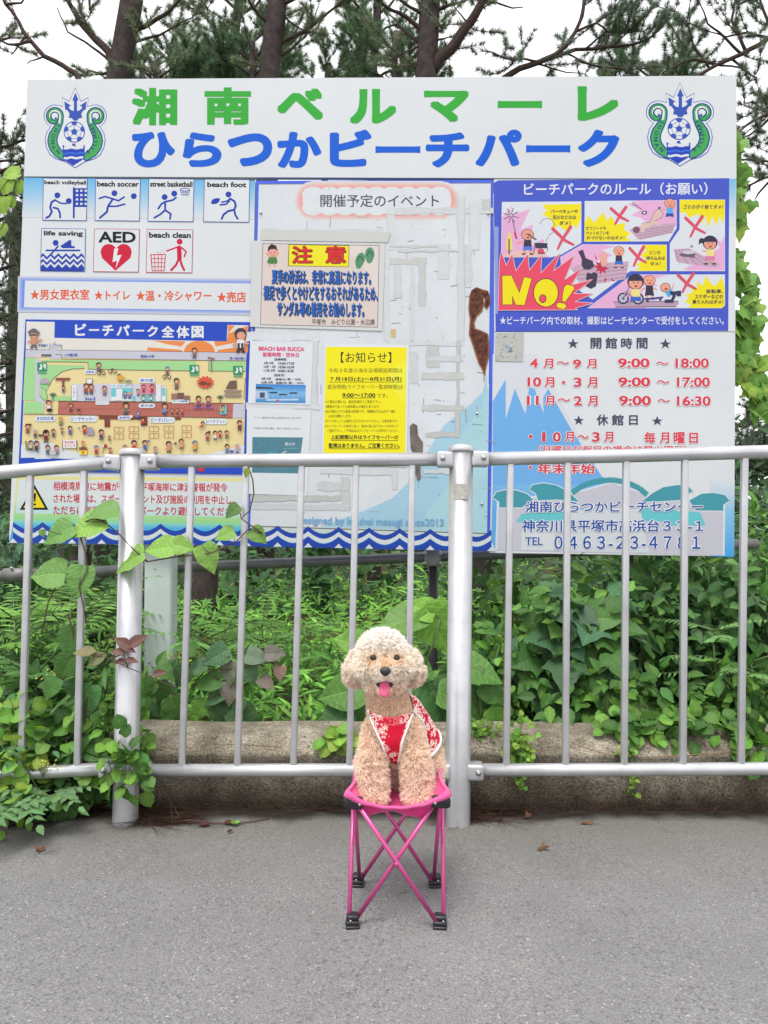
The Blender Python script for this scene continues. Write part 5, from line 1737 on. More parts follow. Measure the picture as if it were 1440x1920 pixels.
def fur(name, verts, faces, parent, n, length, colf, keep=None, curl=0.66, width=0.0008, clump=86.0):
    V = np.asarray(verts); 
    tri = []
    for f in faces:
        tri.append((f[0], f[1], f[2]))
        if len(f) == 4: tri.append((f[0], f[2], f[3]))
    tri = np.array(tri)
    A, B, C = V[tri[:, 0]], V[tri[:, 1]], V[tri[:, 2]]
    N = np.cross(B - A, C - A); ar = np.linalg.norm(N, axis=1); N /= np.maximum(ar[:, None], 1e-12)
    pick = rng.choice(len(tri), n, p=ar / ar.sum())
    r1, r2 = rng.random(n), rng.random(n)
    s = np.sqrt(r1)
    pos = A[pick] * (1 - s)[:, None] + B[pick] * (s * (1 - r2))[:, None] + C[pick] * (s * r2)[:, None]
    nor = N[pick]
    out_v, out_f, out_c = [], [], []
    for i in range(n):
        p = Vector(pos[i]); nn = Vector(nor[i])
        L = length(p, nn)
        if L <= 0 or (keep and not keep(p, nn)): continue
        L *= random.uniform(0.6, 1.2)
        k1 = noise.noise_vector(p * clump)
        k2 = noise.noise_vector(p * clump * 2.3 + Vector((9, 3, 1)))
        d = (nn + Vector((0, -.10, -0.28)) + k1 * curl + Vector((random.gauss(0, .16), random.gauss(0, .16), random.gauss(0, .16)))).normalized()
        if d.dot(nn) < 0.1: d = (d + nn * (0.25 - d.dot(nn))).normalized()
        side = d.cross(Vector((random.gauss(0, 1), random.gauss(0, 1), random.gauss(0, 1)))).normalized()
        p1 = p + d * L * .5
        d2 = (d + k2 * curl * 1.1 - nn * .15).normalized()
        p2 = p1 + d2 * L * .35
        d3 = (d2 + k2 * curl * .9 + k1.cross(nn) * .8 - nn * .35).normalized()
        p3 = p2 + d3 * L * .3
        w = width * random.uniform(.7, 1.2)
        b = len(out_v)
        out_v += [p - side * w, p + side * w, p1 - side * w * .85, p1 + side * w * .85, p2 - side * w * .55, p2 + side * w * .55, p3]
        out_f += [(b, b + 1, b + 3), (b, b + 3, b + 2), (b + 2, b + 3, b + 5), (b + 2, b + 5, b + 4), (b + 4, b + 5, b + 6)]
        c = colf(p) * random.uniform(.86, 1.14)
        out_c += [c * .93, c * .93, c, c, c * 1.03, c * 1.03, c * 1.05]
    return mesh_object(name, np.array([tuple(q) for q in out_v]), np.array(out_f), M_FUR, parent, False, np.clip(np.array(out_c), 0, .97))


EYES = [(701.5, 1233.5), (742.0, 1234)]


def flen(p, nn):
    u, v = proj(p)
    if p.y < 1.80:
        for ex, ey in EYES:
            if math.hypot((u - ex) / 11.4, (v - ey + 0.4) / 7.6) < 1: return 0
        if math.hypot((u - 722.5) / 12.5, (v - 1258.5) / 10) < 1: return 0
        if abs(u - 720.5) < 21.5 - max(0, v - 1277) * .4 and 1272.5 < v < 1297: return 0
    if p.y < 1.80 and 1288 < v < 1318 and abs(u - 721) < 16: return 0.004
    if p.y < 1.775 and 1262 < v < 1292 and abs(u - 721) < 26: return 0.006
    if v < 1216: return 0.0125
    if v < 1262: return 0.013 if abs(u - 722) > 18 else 0.008
    if v < 1300: return 0.011
    if v < 1345: return 0.008
    if v > 1405: return 0.014
    return 0.011


def surf(u, v, off=0.0):
    d = ray(u, v).normalized()
    h = tree_b.ray_cast(CAM, d)
    if h[0] is None: return P(u, v, DY)
    return h[0] - d * off


M_EYE = mat("dark_eye", (0.012, 0.009, 0.008), rough=0.08, spec=0.8)
M_NOSE = mat("black_nose", (0.012, 0.011, 0.013), rough=0.32, spec=0.6, bump=.3, bscale=500)
for ex, ey in EYES:
    c = surf(ex, ey, 0.0012)
    m = MB(); m.sphere(c + Vector((0, 0.0040, 0)), (0.0100, 0.006, 0.0070), 18, 12); m.build("eye", M_EYE, dog)
# nose leather: wide above, narrowing to the lip
c = surf(722.5, 1258, 0.0)
m = MB()
k = c.y / F_PX
pts = []
bm = bmesh.new(); bmesh.ops.create_icosphere(bm, subdivisions=3, radius=1)
vs = []
for w in bm.verts:
    x, y, z = w.co
    wx = 10.8 if z > 0 else 10.8 - 4.6 * min(1, -z)
    vs.append(c + Vector((x * wx * k, y * 6.5 * k - 0.0075, z * 9.2 * k)))
bm.verts.index_update()
m.add(vs, [[w.index for w in f.verts] for f in bm.faces]); bm.free()
m.build("nose", M_NOSE, dog)
# open mouth: dark hollow, tongue
m = MB()
mc = surf(720, 1283, -0.004)
ring = [(700.5, 1274), (705, 1269.5), (714, 1272), (721, 1270.5), (729, 1272), (736.5, 1269.5), (741, 1274), (739.5, 1283), (732, 1290), (721, 1296), (710, 1290), (704, 1283)]
vs = [P(u, v, mc.y - 0.0135) for u, v in ring] + [P(721, 1281, mc.y - 0.0115)]
m.add(vs, [(i, (i + 1) % 12, 12) for i in range(12)])
m.add([P(u, v, mc.y + 0.004) for u, v in ring] + [P(u, v, mc.y - 0.0135) for u, v in ring], [(i, (i + 1) % 12, 12 + (i + 1) % 12, 12 + i) for i in range(12)])
m.build("mouth", mat("mouth_dark", (0.030, 0.008, 0.010), rough=0.4), dog)
vs, fs = [], []
TG = [(1274, 6, -.0150), (1280, 8.2, -.0175), (1286, 10.2, -.0200), (1292, 11.4, -.0265), (1298, 11.6, -.0300), (1303, 9.6, -.0310), (1307, 6, -.0300), (1309, 2, -.029)]
for v, hw, dyo in TG:
    for q in range(9):
        t = q / 4 - 1
        w = P(721 + t * hw, v, mc.y + dyo)
        w.y += 0.0058 * t * t - 0.0022 * (abs(t) < .1) * -1
        vs.append(w)
for i in range(len(TG) - 1):
    for q in range(8):
        b = i * 9 + q
        fs.append((b, b + 1, b + 10, b + 9))
tg = mesh_object("tongue", np.array([tuple(p) for p in vs]), fs, mat("tongue_pink", lin((232, 104, 142)), rough=0.35, spec=0.5, var=0.12, vscale=120), dog, True)
sm = tg.modifiers.new("t", 'SOLIDIFY'); sm.thickness = 0.0028; sm.offset = 1
sb = tg.modifiers.new("s", 'SUBSURF'); sb.levels = sb.render_levels = 1

# ------------------------------------------------------------------ shirt
def flower_cloth():
    m = bpy.data.materials.new("red_flower_cloth")
    m.use_nodes = True
    n, l = m.node_tree.nodes, m.node_tree.links
    b = n["Principled BSDF"]; b.inputs['Roughness'].default_value = 0.85; b.inputs['Specular IOR Level'].default_value = 0.2
    uv = n.new("ShaderNodeUVMap"); uv.uv_map = "UVMap"
    def M(op, a=None, c=None, d=None):
        x = n.new("ShaderNodeMath"); x.operation = op
        for i, q in enumerate((a, c, d)):
            if q is None: continue
            if isinstance(q, (int, float)): x.inputs[i].default_value = q
            else: l.new(q, x.inputs[i])
        return x.outputs[0]
    masks = []
    for sc, pet, rad, off in ((1.0, 6, 0.44, 0.0), (1.9, 5, 0.36, 3.3)):
        mp_ = n.new("ShaderNodeMapping"); mp_.inputs['Location'].default_value = (off, off * .7, 0)
        l.new(uv.outputs[0], mp_.inputs[0])
        vo = n.new("ShaderNodeTexVoronoi"); vo.voronoi_dimensions = '2D'; vo.inputs['Scale'].default_value = sc; vo.inputs['Randomness'].default_value = 0.75
        l.new(mp_.outputs[0], vo.inputs['Vector'])
        ms = n.new("ShaderNodeVectorMath"); ms.operation = 'SCALE'; ms.inputs['Scale'].default_value = sc
        l.new(mp_.outputs[0], ms.inputs[0])
        ps = n.new("ShaderNodeVectorMath"); ps.operation = 'SCALE'; ps.inputs['Scale'].default_value = sc
        l.new(vo.outputs['Position'], ps.inputs[0])
        df = n.new("ShaderNodeVectorMath"); df.operation = 'SUBTRACT'
        l.new(ms.outputs[0], df.inputs[0]); l.new(ps.outputs[0], df.inputs[1])
        sx = n.new("ShaderNodeSeparateXYZ"); l.new(df.outputs[0], sx.inputs[0])
        an = M('ARCTAN2', sx.outputs[1], sx.outputs[0])
        cs = M('COSINE', M('MULTIPLY', an, pet))
        lim = M('MULTIPLY_ADD', cs, rad * .5, rad * .55)
        d = n.new("ShaderNodeVectorMath"); d.operation = 'LENGTH'; l.new(df.outputs[0], d.inputs[0])
        inside = M('LESS_THAN', d.outputs['Value'], lim)
        hole = M('GREATER_THAN', d.outputs['Value'], 0.06)
        masks.append(M('MULTIPLY', inside, hole))
    mk = M('MAXIMUM', masks[0], masks[1])
    # the middle of the bib stays plain
    a = n.new("ShaderNodeAttribute"); a.attribute_name = "Col"
    mk = M('MULTIPLY', mk, a.outputs['Fac'])
    mx = n.new("ShaderNodeMixRGB")
    mx.inputs[1].default_value = (0.56, 0.008, 0.035, 1); mx.inputs[2].default_value = (0.84, 0.74, 0.68, 1)
    l.new(mk, mx.inputs[0]); l.new(mx.outputs[0], b.inputs['Base Color'])
    return m


M_FLW = flower_cloth()
M_TRIM = mat("white_trim", (0.82, 0.78, 0.73), rough=0.8, var=.05)
shirt = None


def patch(name, P_, uvf, parent, plain=None):
    """P_ rows of points -> one sheet of cloth"""
    R_, C_ = len(P_), len(P_[0])
    vs = [p for r in P_ for p in r]
    fs = [(i * C_ + j, i * C_ + j + 1, (i + 1) * C_ + j + 1, (i + 1) * C_ + j) for i in range(R_ - 1) for j in range(C_ - 1)]
    col = np.ones((len(vs), 3))
    if plain:
        col = np.array([[plain(i, j)] * 3 for i in range(R_) for j in range(C_)], dtype=float)
    o = mesh_object(name, np.array([tuple(p) for p in vs]), fs, M_FLW, parent, True, col)
    uvl = o.data.uv_layers.new(name="UVMap")
    for lp in o.data.loops:
        q = lp.vertex_index
        uvl.data[lp.index].uv = uvf(q // C_, q % C_)
    s = o.modifiers.new("t", 'SOLIDIFY'); s.thickness = 0.0016; s.offset = 0
    return o


def poly_at(pts, t):
    n_ = len(pts) - 1
    i = min(int(t * n_), n_ - 1)
    f = t * n_ - i
    return (pts[i][0] * (1 - f) + pts[i + 1][0] * f, pts[i][1] * (1 - f) + pts[i + 1][1] * f)


Lc = [(690, 1331), (697, 1352), (706, 1373), (716, 1393), (722, 1412), (731, 1431)]
Rc = [(779, 1328), (770, 1347), (762, 1368), (754, 1389), (751, 1410), (746, 1432)]
OFFS = 0.0105
bib = []
for i in range(22):
    t = i / 21
    (lx, ly), (rx, ry) = poly_at(Lc, t), poly_at(Rc, t)
    row = []
    for j in range(17):
        s = j / 16
        dip = 15 * (1 - abs(2 * s - 1) ** 2) * (1 - t) ** 2      # scooped neckline
        row.append(surf(lx + (rx - lx) * s, ly + (ry - ly) * s + dip, OFFS))
    bib.append(row)
for _ in range(3):      # drape smooth
    bib = [[(bib[i][j] * 2 + (bib[max(i - 1, 0)][j] + bib[min(i + 1, 21)][j] + bib[i][max(j - 1, 0)] + bib[i][min(j + 1, 16)])) / 6 if 0 < i < 21 and 0 < j < 16 else bib[i][j] for j in range(17)] for i in range(22)]
def plain_f(i, j):
    t, s = i / 21, j / 16
    if t < .2: return 1 if abs(s - .5) > .22 else 0.25
    return 1 if s < .42 - .1 * t or t > .8 or (s > .93) else 0
shirt = patch("shirt", bib, lambda i, j: ((bib[i][j].x) * 52, (bib[i][j].z) * 52), dog, plain_f)
# back of the shirt: wraps the trunk from the right shoulder round to the left
A0, A1 = P(746, 1318, 1.840), P(783, 1396, 1.905)
axd = (A1 - A0).normalized()
rx_ = Vector((1, 0, 0)); rx_ = (rx_ - axd * rx_.dot(axd)).normalized()
ry_ = axd.cross(rx_)
if ry_.y < 0: ry_ = -ry_
back = []
NB_, NA_ = 22, 30
for i in range(NB_ + 1):
    t = i / NB_
    c = A0.lerp(A1, t)
    a_lo = math.radians(-50 + 12 * (1 - abs(2 * t - 1) ** 2) - 28 * t * t)     # armhole edge on the viewer's side
    a_hi = math.radians(200)
    row = []
    for j in range(NA_ + 1):
        an = a_lo + (a_hi - a_lo) * j / NA_
        d = rx_ * math.cos(an) + ry_ * math.sin(an)
        h = tree_b.ray_cast(c + d * 0.25, -d)
        p = h[0] if h[0] is not None and (h[0] - c).dot(d) > 0.01 else c + d * 0.05
        row.append(p + d * 0.0125)
    back.append(row)
for _ in range(5):
    back = [[(back[i][j] * 2 + (back[max(i - 1, 0)][j] + back[min(i + 1, NB_)][j] + back[i][max(j - 1, 0)] + back[i][min(j + 1, NA_)])) / 6 for j in range(NA_ + 1)] for i in range(NB_ + 1)]
sb_ = patch("shirt_back", back, lambda i, j: (j * .23, i * .20), shirt)
m = MB()
m.tube([r[0] for r in bib], 0.0027, 8); m.tube([r[-1] for r in bib], 0.0031, 8)
m.tube([r[0] for r in back], 0.0028, 8); m.tube(back[-1], 0.0040, 8)
m.tube([bib[0][-1], (bib[0][-1] + back[2][0]) / 2 + Vector((0, -.004, .006)), back[1][0]], 0.0030, 8)
m.build("white_trim", M_TRIM, shirt)

# ------------------------------------------------------------------ fur
sh_v, sh_f = [], []
for rows in (bib, back):
    b0_ = len(sh_v); C_ = len(rows[0])
    sh_v += [p for r in rows for p in r]
    sh_f += [(b0_ + i * C_ + j, b0_ + i * C_ + j + 1, b0_ + (i + 1) * C_ + j + 1, b0_ + (i + 1) * C_ + j) for i in range(len(rows) - 1) for j in range(C_ - 1)]
tree_s = BVHTree.FromPolygons(sh_v, sh_f)


def bare(p, nn):
    h = tree_s.ray_cast(p - nn * 0.002, nn, 0.03)
    return h[0] is None


fur("fur", bv, bf, body, 125000, flen, coat, bare)
# ears: fluffy flaps
def ear(u, v, tilt, Y):
    b = bmesh.new()
    k = Y / F_PX
    c = P(u, v, Y)
    M = Matrix.Translation(c) @ Matrix.Rotation(tilt, 4, 'Y') @ Matrix.Diagonal((11 * k, 14 * k, 25 * k, 1))
    bmesh.ops.create_icosphere(b, subdivisions=4, radius=1, matrix=M)
    for w in b.verts:
        q = (w.co - c)
        w.co = c + q * (1 + 0.10 * noise.noise(w.co * 60)) + Vector((q.x * 0.35 * max(0, -q.z) / (27 * k), 0, 0))
    b.verts.index_update()
    vs = [tuple(w.co) for w in b.verts]; fs = [tuple(w.index for w in f.verts) for f in b.faces]
    b.free()
    ec = lambda p: np.array((0.96, 0.86, 0.77)) * (1 - max(0, min(1, (proj(p)[1] - 1240) / 50)) * np.array((.12, .2, .26)))
    o = mesh_object("ear", np.array(vs), fs, M_COAT, dog, True, np.array([ec(p) * .9 for p in vs]))
    fur("ear_fur", vs, fs, o, 20000, lambda p, nn: 0.016 + 0.005 * (p.z < c.z), ec, None, 0.85, 0.0009, 75.0)


ear(669, 1250, 0.10, 1.80); ear(770, 1248, -0.12, 1.80)


# ------------------------------------------------------------------ leaves
def station_leaf(st, fold=0.22, curl=0.12, back=0.0):
    """st: (y, half width, edge y shift); a folded leaf blade with a paler midrib"""
    v, f, s = [], [], []
    for (y, w, dy) in st:
        z = -curl * y * y
        v += [(-w, y + dy, z + fold * w), (0, y, z), (w, y + dy, z + fold * w)]
        s += [0.94, 1.18, 1.0]
    for i in range(len(st) - 1):
        a = i * 3
        f += [(a, a + 1, a + 4), (a, a + 4, a + 3), (a + 1, a + 2, a + 5), (a + 1, a + 5, a + 4)]
    return np.array(v), np.array(f), np.array(s)


def fan_leaf(out, fold=0.15, curl=0.15):
    v, s = [(0, 0.35, 0)], [1.15]
    for (x, y) in out:
        v.append((x, y, fold * abs(x) - curl * y * y)); s.append(0.95)
    n = len(out)
    f = [(0, 1 + i, 1 + (i + 1) % n) for i in range(n)]
    return np.array(v), np.array(f), np.array(s)


T_OVATE = station_leaf([(0, .02, 0), (.22, .24, 0), (.5, .27, 0), (.78, .14, 0), (1, .005, 0)])
T_SMALL = station_leaf([(0, .02, 0), (.4, .27, 0), (1, .01, 0)])
T_LANCE = station_leaf([(0, .02, 0), (.3, .11, 0), (.65, .09, 0), (1, .004, 0)], .2, .2)
T_HEART = station_leaf([(0.0, .03, -.06), (.06, .28, -.16), (.22, .42, -.06), (.45, .40, 0), (.7, .24, 0), (.88, .09, 0), (1, .005, 0)], .16, .16)
T_ROUND = fan_leaf([(.05, 0), (.26, -.04), (.42, .1), (.46, .3), (.5, .45), (.36, .66), (.25, .82), (.05, .92), (0, .98), (-.08, .9), (-.28, .8), (-.38, .66), (-.5, .44), (-.45, .28), (-.4, .08), (-.24, -.05), (-.05, 0)])
T_LOBED = fan_leaf([(.04, 0), (.20, -.12), (.40, -.06), (.50, .10), (.54, .28), (.66, .52), (.46, .50), (.36, .56), (.30, .74), (.16, .90), (0, 1.12), (-.16, .90), (-.30, .74), (-.36, .56), (-.46, .50), (-.66, .52), (-.54, .28), (-.50, .10), (-.40, -.06), (-.20, -.12), (-.04, 0)], .16, .24)


def hi_leaf(st, ns=11, nl=7, fold=.18, curl=.18, wave=.02):
    """a finely divided blade with a curved section and a slightly wavy edge"""
    ys = [q[0] for q in st]
    v, f, s = [], [], []
    for i in range(ns):
        t = i / (ns - 1)
        y, w, dy = (float(np.interp(t, ys, [q[k] for q in st])) for k in (0, 1, 2))
        y = t
        for j in range(nl):
            q = 2 * j / (nl - 1) - 1
            v.append((q * w, y + dy * abs(q) ** 1.5, fold * w * abs(q) ** 1.3 * (1 - .5 * abs(q)) * 2 - curl * y * y + wave * math.sin(y * 17 + q * 3) * abs(q)))
            s.append(1.0)
    for i in range(ns - 1):
        for j in range(nl - 1):
            a = i * nl + j
            f += [(a, a + 1, a + nl + 1), (a, a + nl + 1, a + nl)]
    return np.array(v), np.array(f), np.array(s)


T_HEARTH = hi_leaf([(0.0, .03, -.02), (.05, .24, -.13), (.12, .36, -.12), (.22, .42, -.06), (.35, .43, -.01), (.5, .37, 0), (.7, .24, 0), (.88, .09, 0), (.96, .03, 0), (1, .003, 0)])


def unit(a):
    return a / np.maximum(np.linalg.norm(a, axis=-1, keepdims=True), 1e-9)


class Veg:
    def __init__(self):
        self.v, self.f, self.c, self.n, self.l = [], [], [], 0, []

    def leaves(self, T, pos, dr, nr, size, col):
        tv, tf, ts = T
        pos, dr, nr = (np.atleast_2d(np.asarray(q, dtype=float)) for q in (pos, dr, nr))
        N = len(pos)
        size = np.broadcast_to(np.asarray(size, dtype=float), (N,))
        col = np.broadcast_to(np.asarray(col, dtype=float), (N, 3))
        y = unit(dr)
        z = unit(nr - y * (nr * y).sum(1, keepdims=True))
        x = np.cross(y, z)
        P3 = pos[:, None, :] + size[:, None, None] * (tv[None, :, 0, None] * x[:, None] + tv[None, :, 1, None] * y[:, None] + tv[None, :, 2, None] * z[:, None])
        k = len(tv)
        F = tf[None] + (np.arange(N) * k)[:, None, None] + self.n
        self.v.append(P3.reshape(-1, 3)); self.f.append(F.reshape(-1, 3))
        self.c.append((col[:, None, :] * ts[None, :, None]).reshape(-1, 3))
        self.n += N * k
        self.l.append(np.broadcast_to(tv[None], (N, k, 3)).reshape(-1, 3))
        return self

    def needles(self, cen, ax, n, L, w, col, spread=0.9):
        cen, ax = np.atleast_2d(cen), np.atleast_2d(ax)
        N = len(cen)
        d = unit(unit(ax)[:, None, :] * 0.75 + rng.normal(0, spread * .62, (N, n, 3)))
        s = unit(np.cross(d, rng.normal(0, 1, (N, n, 3)))) * w
        l_ = L * rng.uniform(.65, 1.1, (N, n, 1))
        b = np.repeat(cen[:, None, :], n, 1) + d * l_ * 0.03
        P3 = np.stack([b - s, b + s, b + d * l_], 2).reshape(-1, 3)
        m_ = N * n
        F = np.arange(m_ * 3).reshape(-1, 3) + self.n
        c = np.broadcast_to(np.asarray(col, dtype=float), (N, 3))[:, None, :] * rng.uniform(.65, 1.35, (N, n, 1))
        self.v.append(P3); self.f.append(F); self.c.append(np.repeat(c.reshape(-1, 3), 3, 0))
        self.n += m_ * 3
        self.l.append(np.zeros((m_ * 3, 3)))
        return self

    def build(self, name, m, parent=None):
        if not self.v: return None
        o = mesh_object(name, np.concatenate(self.v), np.concatenate(self.f), m, parent, False, np.clip(np.concatenate(self.c), 0, .9))
        if m is M_LEAF:
            at = o.data.attributes.new("luv", 'FLOAT_VECTOR', 'POINT')
            at.data.foreach_set("vector", np.concatenate(self.l).astype(np.float32).ravel())
        return o


def jit(col, n, a=.25, hue=.12):
    c = np.asarray(col)[None] * rng.uniform(1 - a, 1 + a, (n, 1))
    return c * rng.uniform(1 - hue, 1 + hue, (n, 3))


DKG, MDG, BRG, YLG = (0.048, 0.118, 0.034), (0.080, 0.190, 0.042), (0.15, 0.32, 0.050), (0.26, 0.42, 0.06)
TOCAM = np.array((0, -1.0, 0.25))


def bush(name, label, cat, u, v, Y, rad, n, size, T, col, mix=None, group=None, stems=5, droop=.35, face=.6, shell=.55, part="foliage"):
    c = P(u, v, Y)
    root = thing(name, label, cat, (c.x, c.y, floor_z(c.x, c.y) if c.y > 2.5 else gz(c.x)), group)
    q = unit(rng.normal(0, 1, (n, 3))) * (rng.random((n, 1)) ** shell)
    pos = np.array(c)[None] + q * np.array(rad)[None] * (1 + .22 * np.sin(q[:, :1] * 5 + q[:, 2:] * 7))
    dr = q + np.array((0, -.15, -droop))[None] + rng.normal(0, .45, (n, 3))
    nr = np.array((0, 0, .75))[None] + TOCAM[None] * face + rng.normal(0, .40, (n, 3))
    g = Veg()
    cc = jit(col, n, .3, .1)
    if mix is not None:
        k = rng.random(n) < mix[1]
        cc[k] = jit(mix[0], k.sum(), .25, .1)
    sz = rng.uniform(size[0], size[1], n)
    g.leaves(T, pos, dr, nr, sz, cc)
    g.build(part, M_LEAF, root)
    m = MB()
    b0 = Vector((c.x, c.y, floor_z(c.x, c.y) - .02 if c.y > 2.5 else gz(c.x)))
    if cat == "vine":                    # a creeper: thin runners from leaf to leaf
        for k in range(stems * 3):
            a_, e_ = Vector(pos[rng.integers(n)]), Vector(pos[rng.integers(n)])
            m.tube([a_, a_.lerp(e_, .5) + Vector((0, 0, -.008)), e_], .0013, 5)
        stems = 0
    for k in range(stems):
        t = Vector(pos[rng.integers(n)])
        mid = b0.lerp(t, .5) + Vector((random.uniform(-.05, .05), random.uniform(-.05, .05), .06))
        m.tube([b0 + Vector((random.uniform(-.08, .08), random.uniform(-.05, .05), 0)), mid, t], [.007, .005, .0025], 6)
    m.build("stem", M_GSTEM, root)
    return root


def frond(g, m, base, d, L, nl, size, col, T=T_LANCE, droop=.5, width=.34):
    """a feathered leaf: rachis with pairs of leaflets"""
    base, d = Vector(base), Vector(d).normalized()
    side = d.cross(Vector((0, 0, 1))).normalized()
    pts, pos, dr, sz = [], [], [], []
    p = base.copy()
    for i in range(nl + 1):
        t = i / nl
        dd = (d + Vector((0, 0, -droop * t * t))).normalized()
        pts.append(p.copy())
        if i > nl * .18:
            for sg in (-1, 1):
                pos.append(p.copy()); dr.append(side * sg + dd * .55 + Vector((0, 0, -.12)))
                sz.append(size * (1 - .65 * t) * (0.75 + .5 * min(1, t * 3)) * random.uniform(.85, 1.1))
        p = p + dd * (L / nl)
    pos.append(p); dr.append(dd); sz.append(size * .5)
    n = len(pos)
    g.leaves(T, [tuple(q) for q in pos], [tuple(q) for q in dr], np.array((0, -.35, 1.0))[None] + rng.normal(0, .18, (n, 3)), sz, jit(col, n, .18, .06))
    m.tube(pts, [.004 - .003 * i / nl for i in range(nl + 1)], 5)


def fern(name, label, u, v, Y, nf, L, size, col, cat="plant", spread=1.0, up_=.75, T=T_LANCE, nl=13, group=None):
    c = P(u, v, Y)
    root = thing(name, label, cat, (c.x, c.y, floor_z(c.x, c.y)), group)
    g, m = Veg(), MB()
    b0 = Vector((c.x, c.y, floor_z(c.x, c.y) - .02))
    m.tube([b0, b0.lerp(c, .5) + Vector((.02, 0, 0)), c], [.005, .004, .003], 6)
    for k in range(nf):
        an = 2 * math.pi * (k + random.random() * .6) / nf
        d = Vector((math.cos(an) * spread, math.sin(an) * spread * .8 - .15, up_ * random.uniform(.3, 1.2)))
        s = b0.lerp(c, random.uniform(.55, 1.0))
        g = Veg()
        frond(g, m, s, d, L * random.uniform(.7, 1.15), nl, size, col, T)
        g.build("frond", M_LEAF, root)
    m.build("stem", M_GSTEM, root)
    return root


def one_leaf(g, u, v, Y, px, ang, T, col, tilt=.5, off=(0, 0)):
    """one big leaf whose middle is near pixel u, v; ang = direction of its tip in degrees, 0 right, 90 down"""
    k = Y / F_PX
    d = RT * math.cos(math.radians(ang)) - UP * math.sin(math.radians(ang))
    d = d + fw * random.uniform(-.35, .1)
    n = Vector((0, -1, 0)) * (1 - tilt) + Vector((0, 0, 1)) * tilt + Vector((random.gauss(0, .12), 0, random.gauss(0, .1)))
    s = px * k
    if T is T_HEART: T = T_HEARTH
    c = P(u, v, Y) - d.normalized() * s * .45
    g.leaves(T, tuple(c), tuple(d), tuple(n), s, jit(col, 1, .10, .04))
    return c


def vine(name, label, stems, leaves, Y, cat="vine", T=T_HEART, r=.0022, stem_m=None, group=None, rnd=0, rcol=BRG, rpx=(18, 30), spread=14):
    u, v = stems[0][0]
    root = thing(name, label, cat, P(u, v, Y), group)
    g, m = Veg(), MB()
    for st_ in stems:
        pts = [P(a[0], a[1], a[2] if len(a) > 2 else Y) for a in st_]
        m.tube(pts, r, 6)
        for _ in range(rnd):
            i = random.randrange(len(st_) - 1); t = random.random()
            uu = st_[i][0] * (1 - t) + st_[i + 1][0] * t + random.gauss(0, spread)
            vv = st_[i][1] * (1 - t) + st_[i + 1][1] * t + random.gauss(0, spread)
            one_leaf(g, uu, vv, Y + random.uniform(-.05, .05), random.uniform(*rpx), random.uniform(30, 150), T, rcol if random.random() < .75 else YLG, random.uniform(.2, .7))
    for a in leaves:
        c = one_leaf(g, a[0], a[1], (a[5] if len(a) > 5 else Y), a[2], a[3], T, a[4], random.uniform(.3, .6))
        best = min((p for st_ in stems for p in st_), key=lambda p: (p[0] - a[0]) ** 2 + (p[1] - a[1]) ** 2)
        m.tube([c, (c + P(best[0], best[1], Y)) / 2 + Vector((0, 0, -.004)), P(best[0], best[1], Y)], .0011, 5)
    g.build("foliage", M_LEAF, root)
    m.build("stem", stem_m or M_STEM, root)
    return root


# ---- climbing vine with big heart leaves over the fence
B1, B2 = (0.24, 0.44, 0.085), (0.17, 0.34, 0.09)
vine("climbing_vine", "vine with large pale heart leaves climbing across the left end of the fence",
     [[(465, 872), (474, 900), (476, 925), (468, 958), (452, 972), (470, 985), (492, 1000)], [(468, 990), (440, 1018), (395, 1037), (330, 1044), (277, 1053), (262, 1046)],
      [(277, 1053), (250, 1030), (222, 1000), (200, 982), (178, 972), (160, 978)], [(150, 1004), (161, 1040), (163, 1070), (148, 1100), (156, 1135), (162, 1170)], [(112, 1085), (90, 1130), (78, 1190)]],
     [(194, 959, 60, 172, B2), (164, 986, 76, 160, B1), (110, 1000, 64, 152, B2), (90, 1076, 74, 178, B2), (150, 1088, 62, 95, B2), (243, 1051, 70, 152, B1), (300, 1027, 58, 176, B1), (342, 1024, 46, 10, B1),
      (391, 1046, 60, 62, B1), (436, 958, 34, 140, (.10, .2, .05)), (422, 1002, 40, 160, B1), (484, 1004, 40, 40, (.13, .26, .05)), (462, 887, 18, 110, (.2, .3, .05)), (80, 1000, 16, 80, B2)], 2.25)
# ---- tangle of vines on the left, in front of the wall
vine("heart_leaf_vine", "dark heart leaved vine hanging inside the left fence bay beside the second bar",
     [[(128, 1150), (140, 1200), (150, 1260), (160, 1330), (158, 1400), (150, 1470), (152, 1530)]],
     [(130, 1205, 66, 100, MDG), (122, 1255, 62, 120, MDG), (166, 1312, 60, 95, (.10, .24, .075)), (170, 1392, 54, 170, MDG), (182, 1412, 46, 10, MDG), (140, 1290, 44, 80, DKG), (95, 1290, 48, 120, MDG), (190, 1350, 40, 60, MDG)], 2.33)
fern("five_leaf_creeper", "creeper with drooping oval leaflets trailing onto the asphalt at the left edge", 24, 1505, 2.2, 6, .15, .075, (0.115, 0.235, 0.085), "vine", 1.0, .1, T_OVATE, 4)
fern("five_leaf_creeper", "creeper with grey green oval leaflets in front of the low rail near the left post", 92, 1492, 2.24, 6, .13, .055, (0.125, 0.24, 0.10), "vine", 1.0, .25, T_OVATE, 4)
fern("five_leaf_creeper", "creeper with broad leaflets behind the first fence bar at the left edge", 40, 1345, 2.4, 9, .2, .07, (0.085, 0.19, 0.075), "vine", 1.0, .35, T_OVATE, 4)
bush("ground_vine", "bright yellow green round leaved vine spilling over the low left rail", "vine", 25, 1470, 2.26, (.10, .08, .20), 70, (.028, .05), T_ROUND, BRG, (YLG, .4), None, 3)
bush("ground_vine", "dense green round leaved vine covering the kerb wall behind the left fence bay", "vine", 105, 1415, 2.40, (.28, .09, .19), 460, (.030, .056), T_ROUND, MDG, (BRG, .5), None, 5)
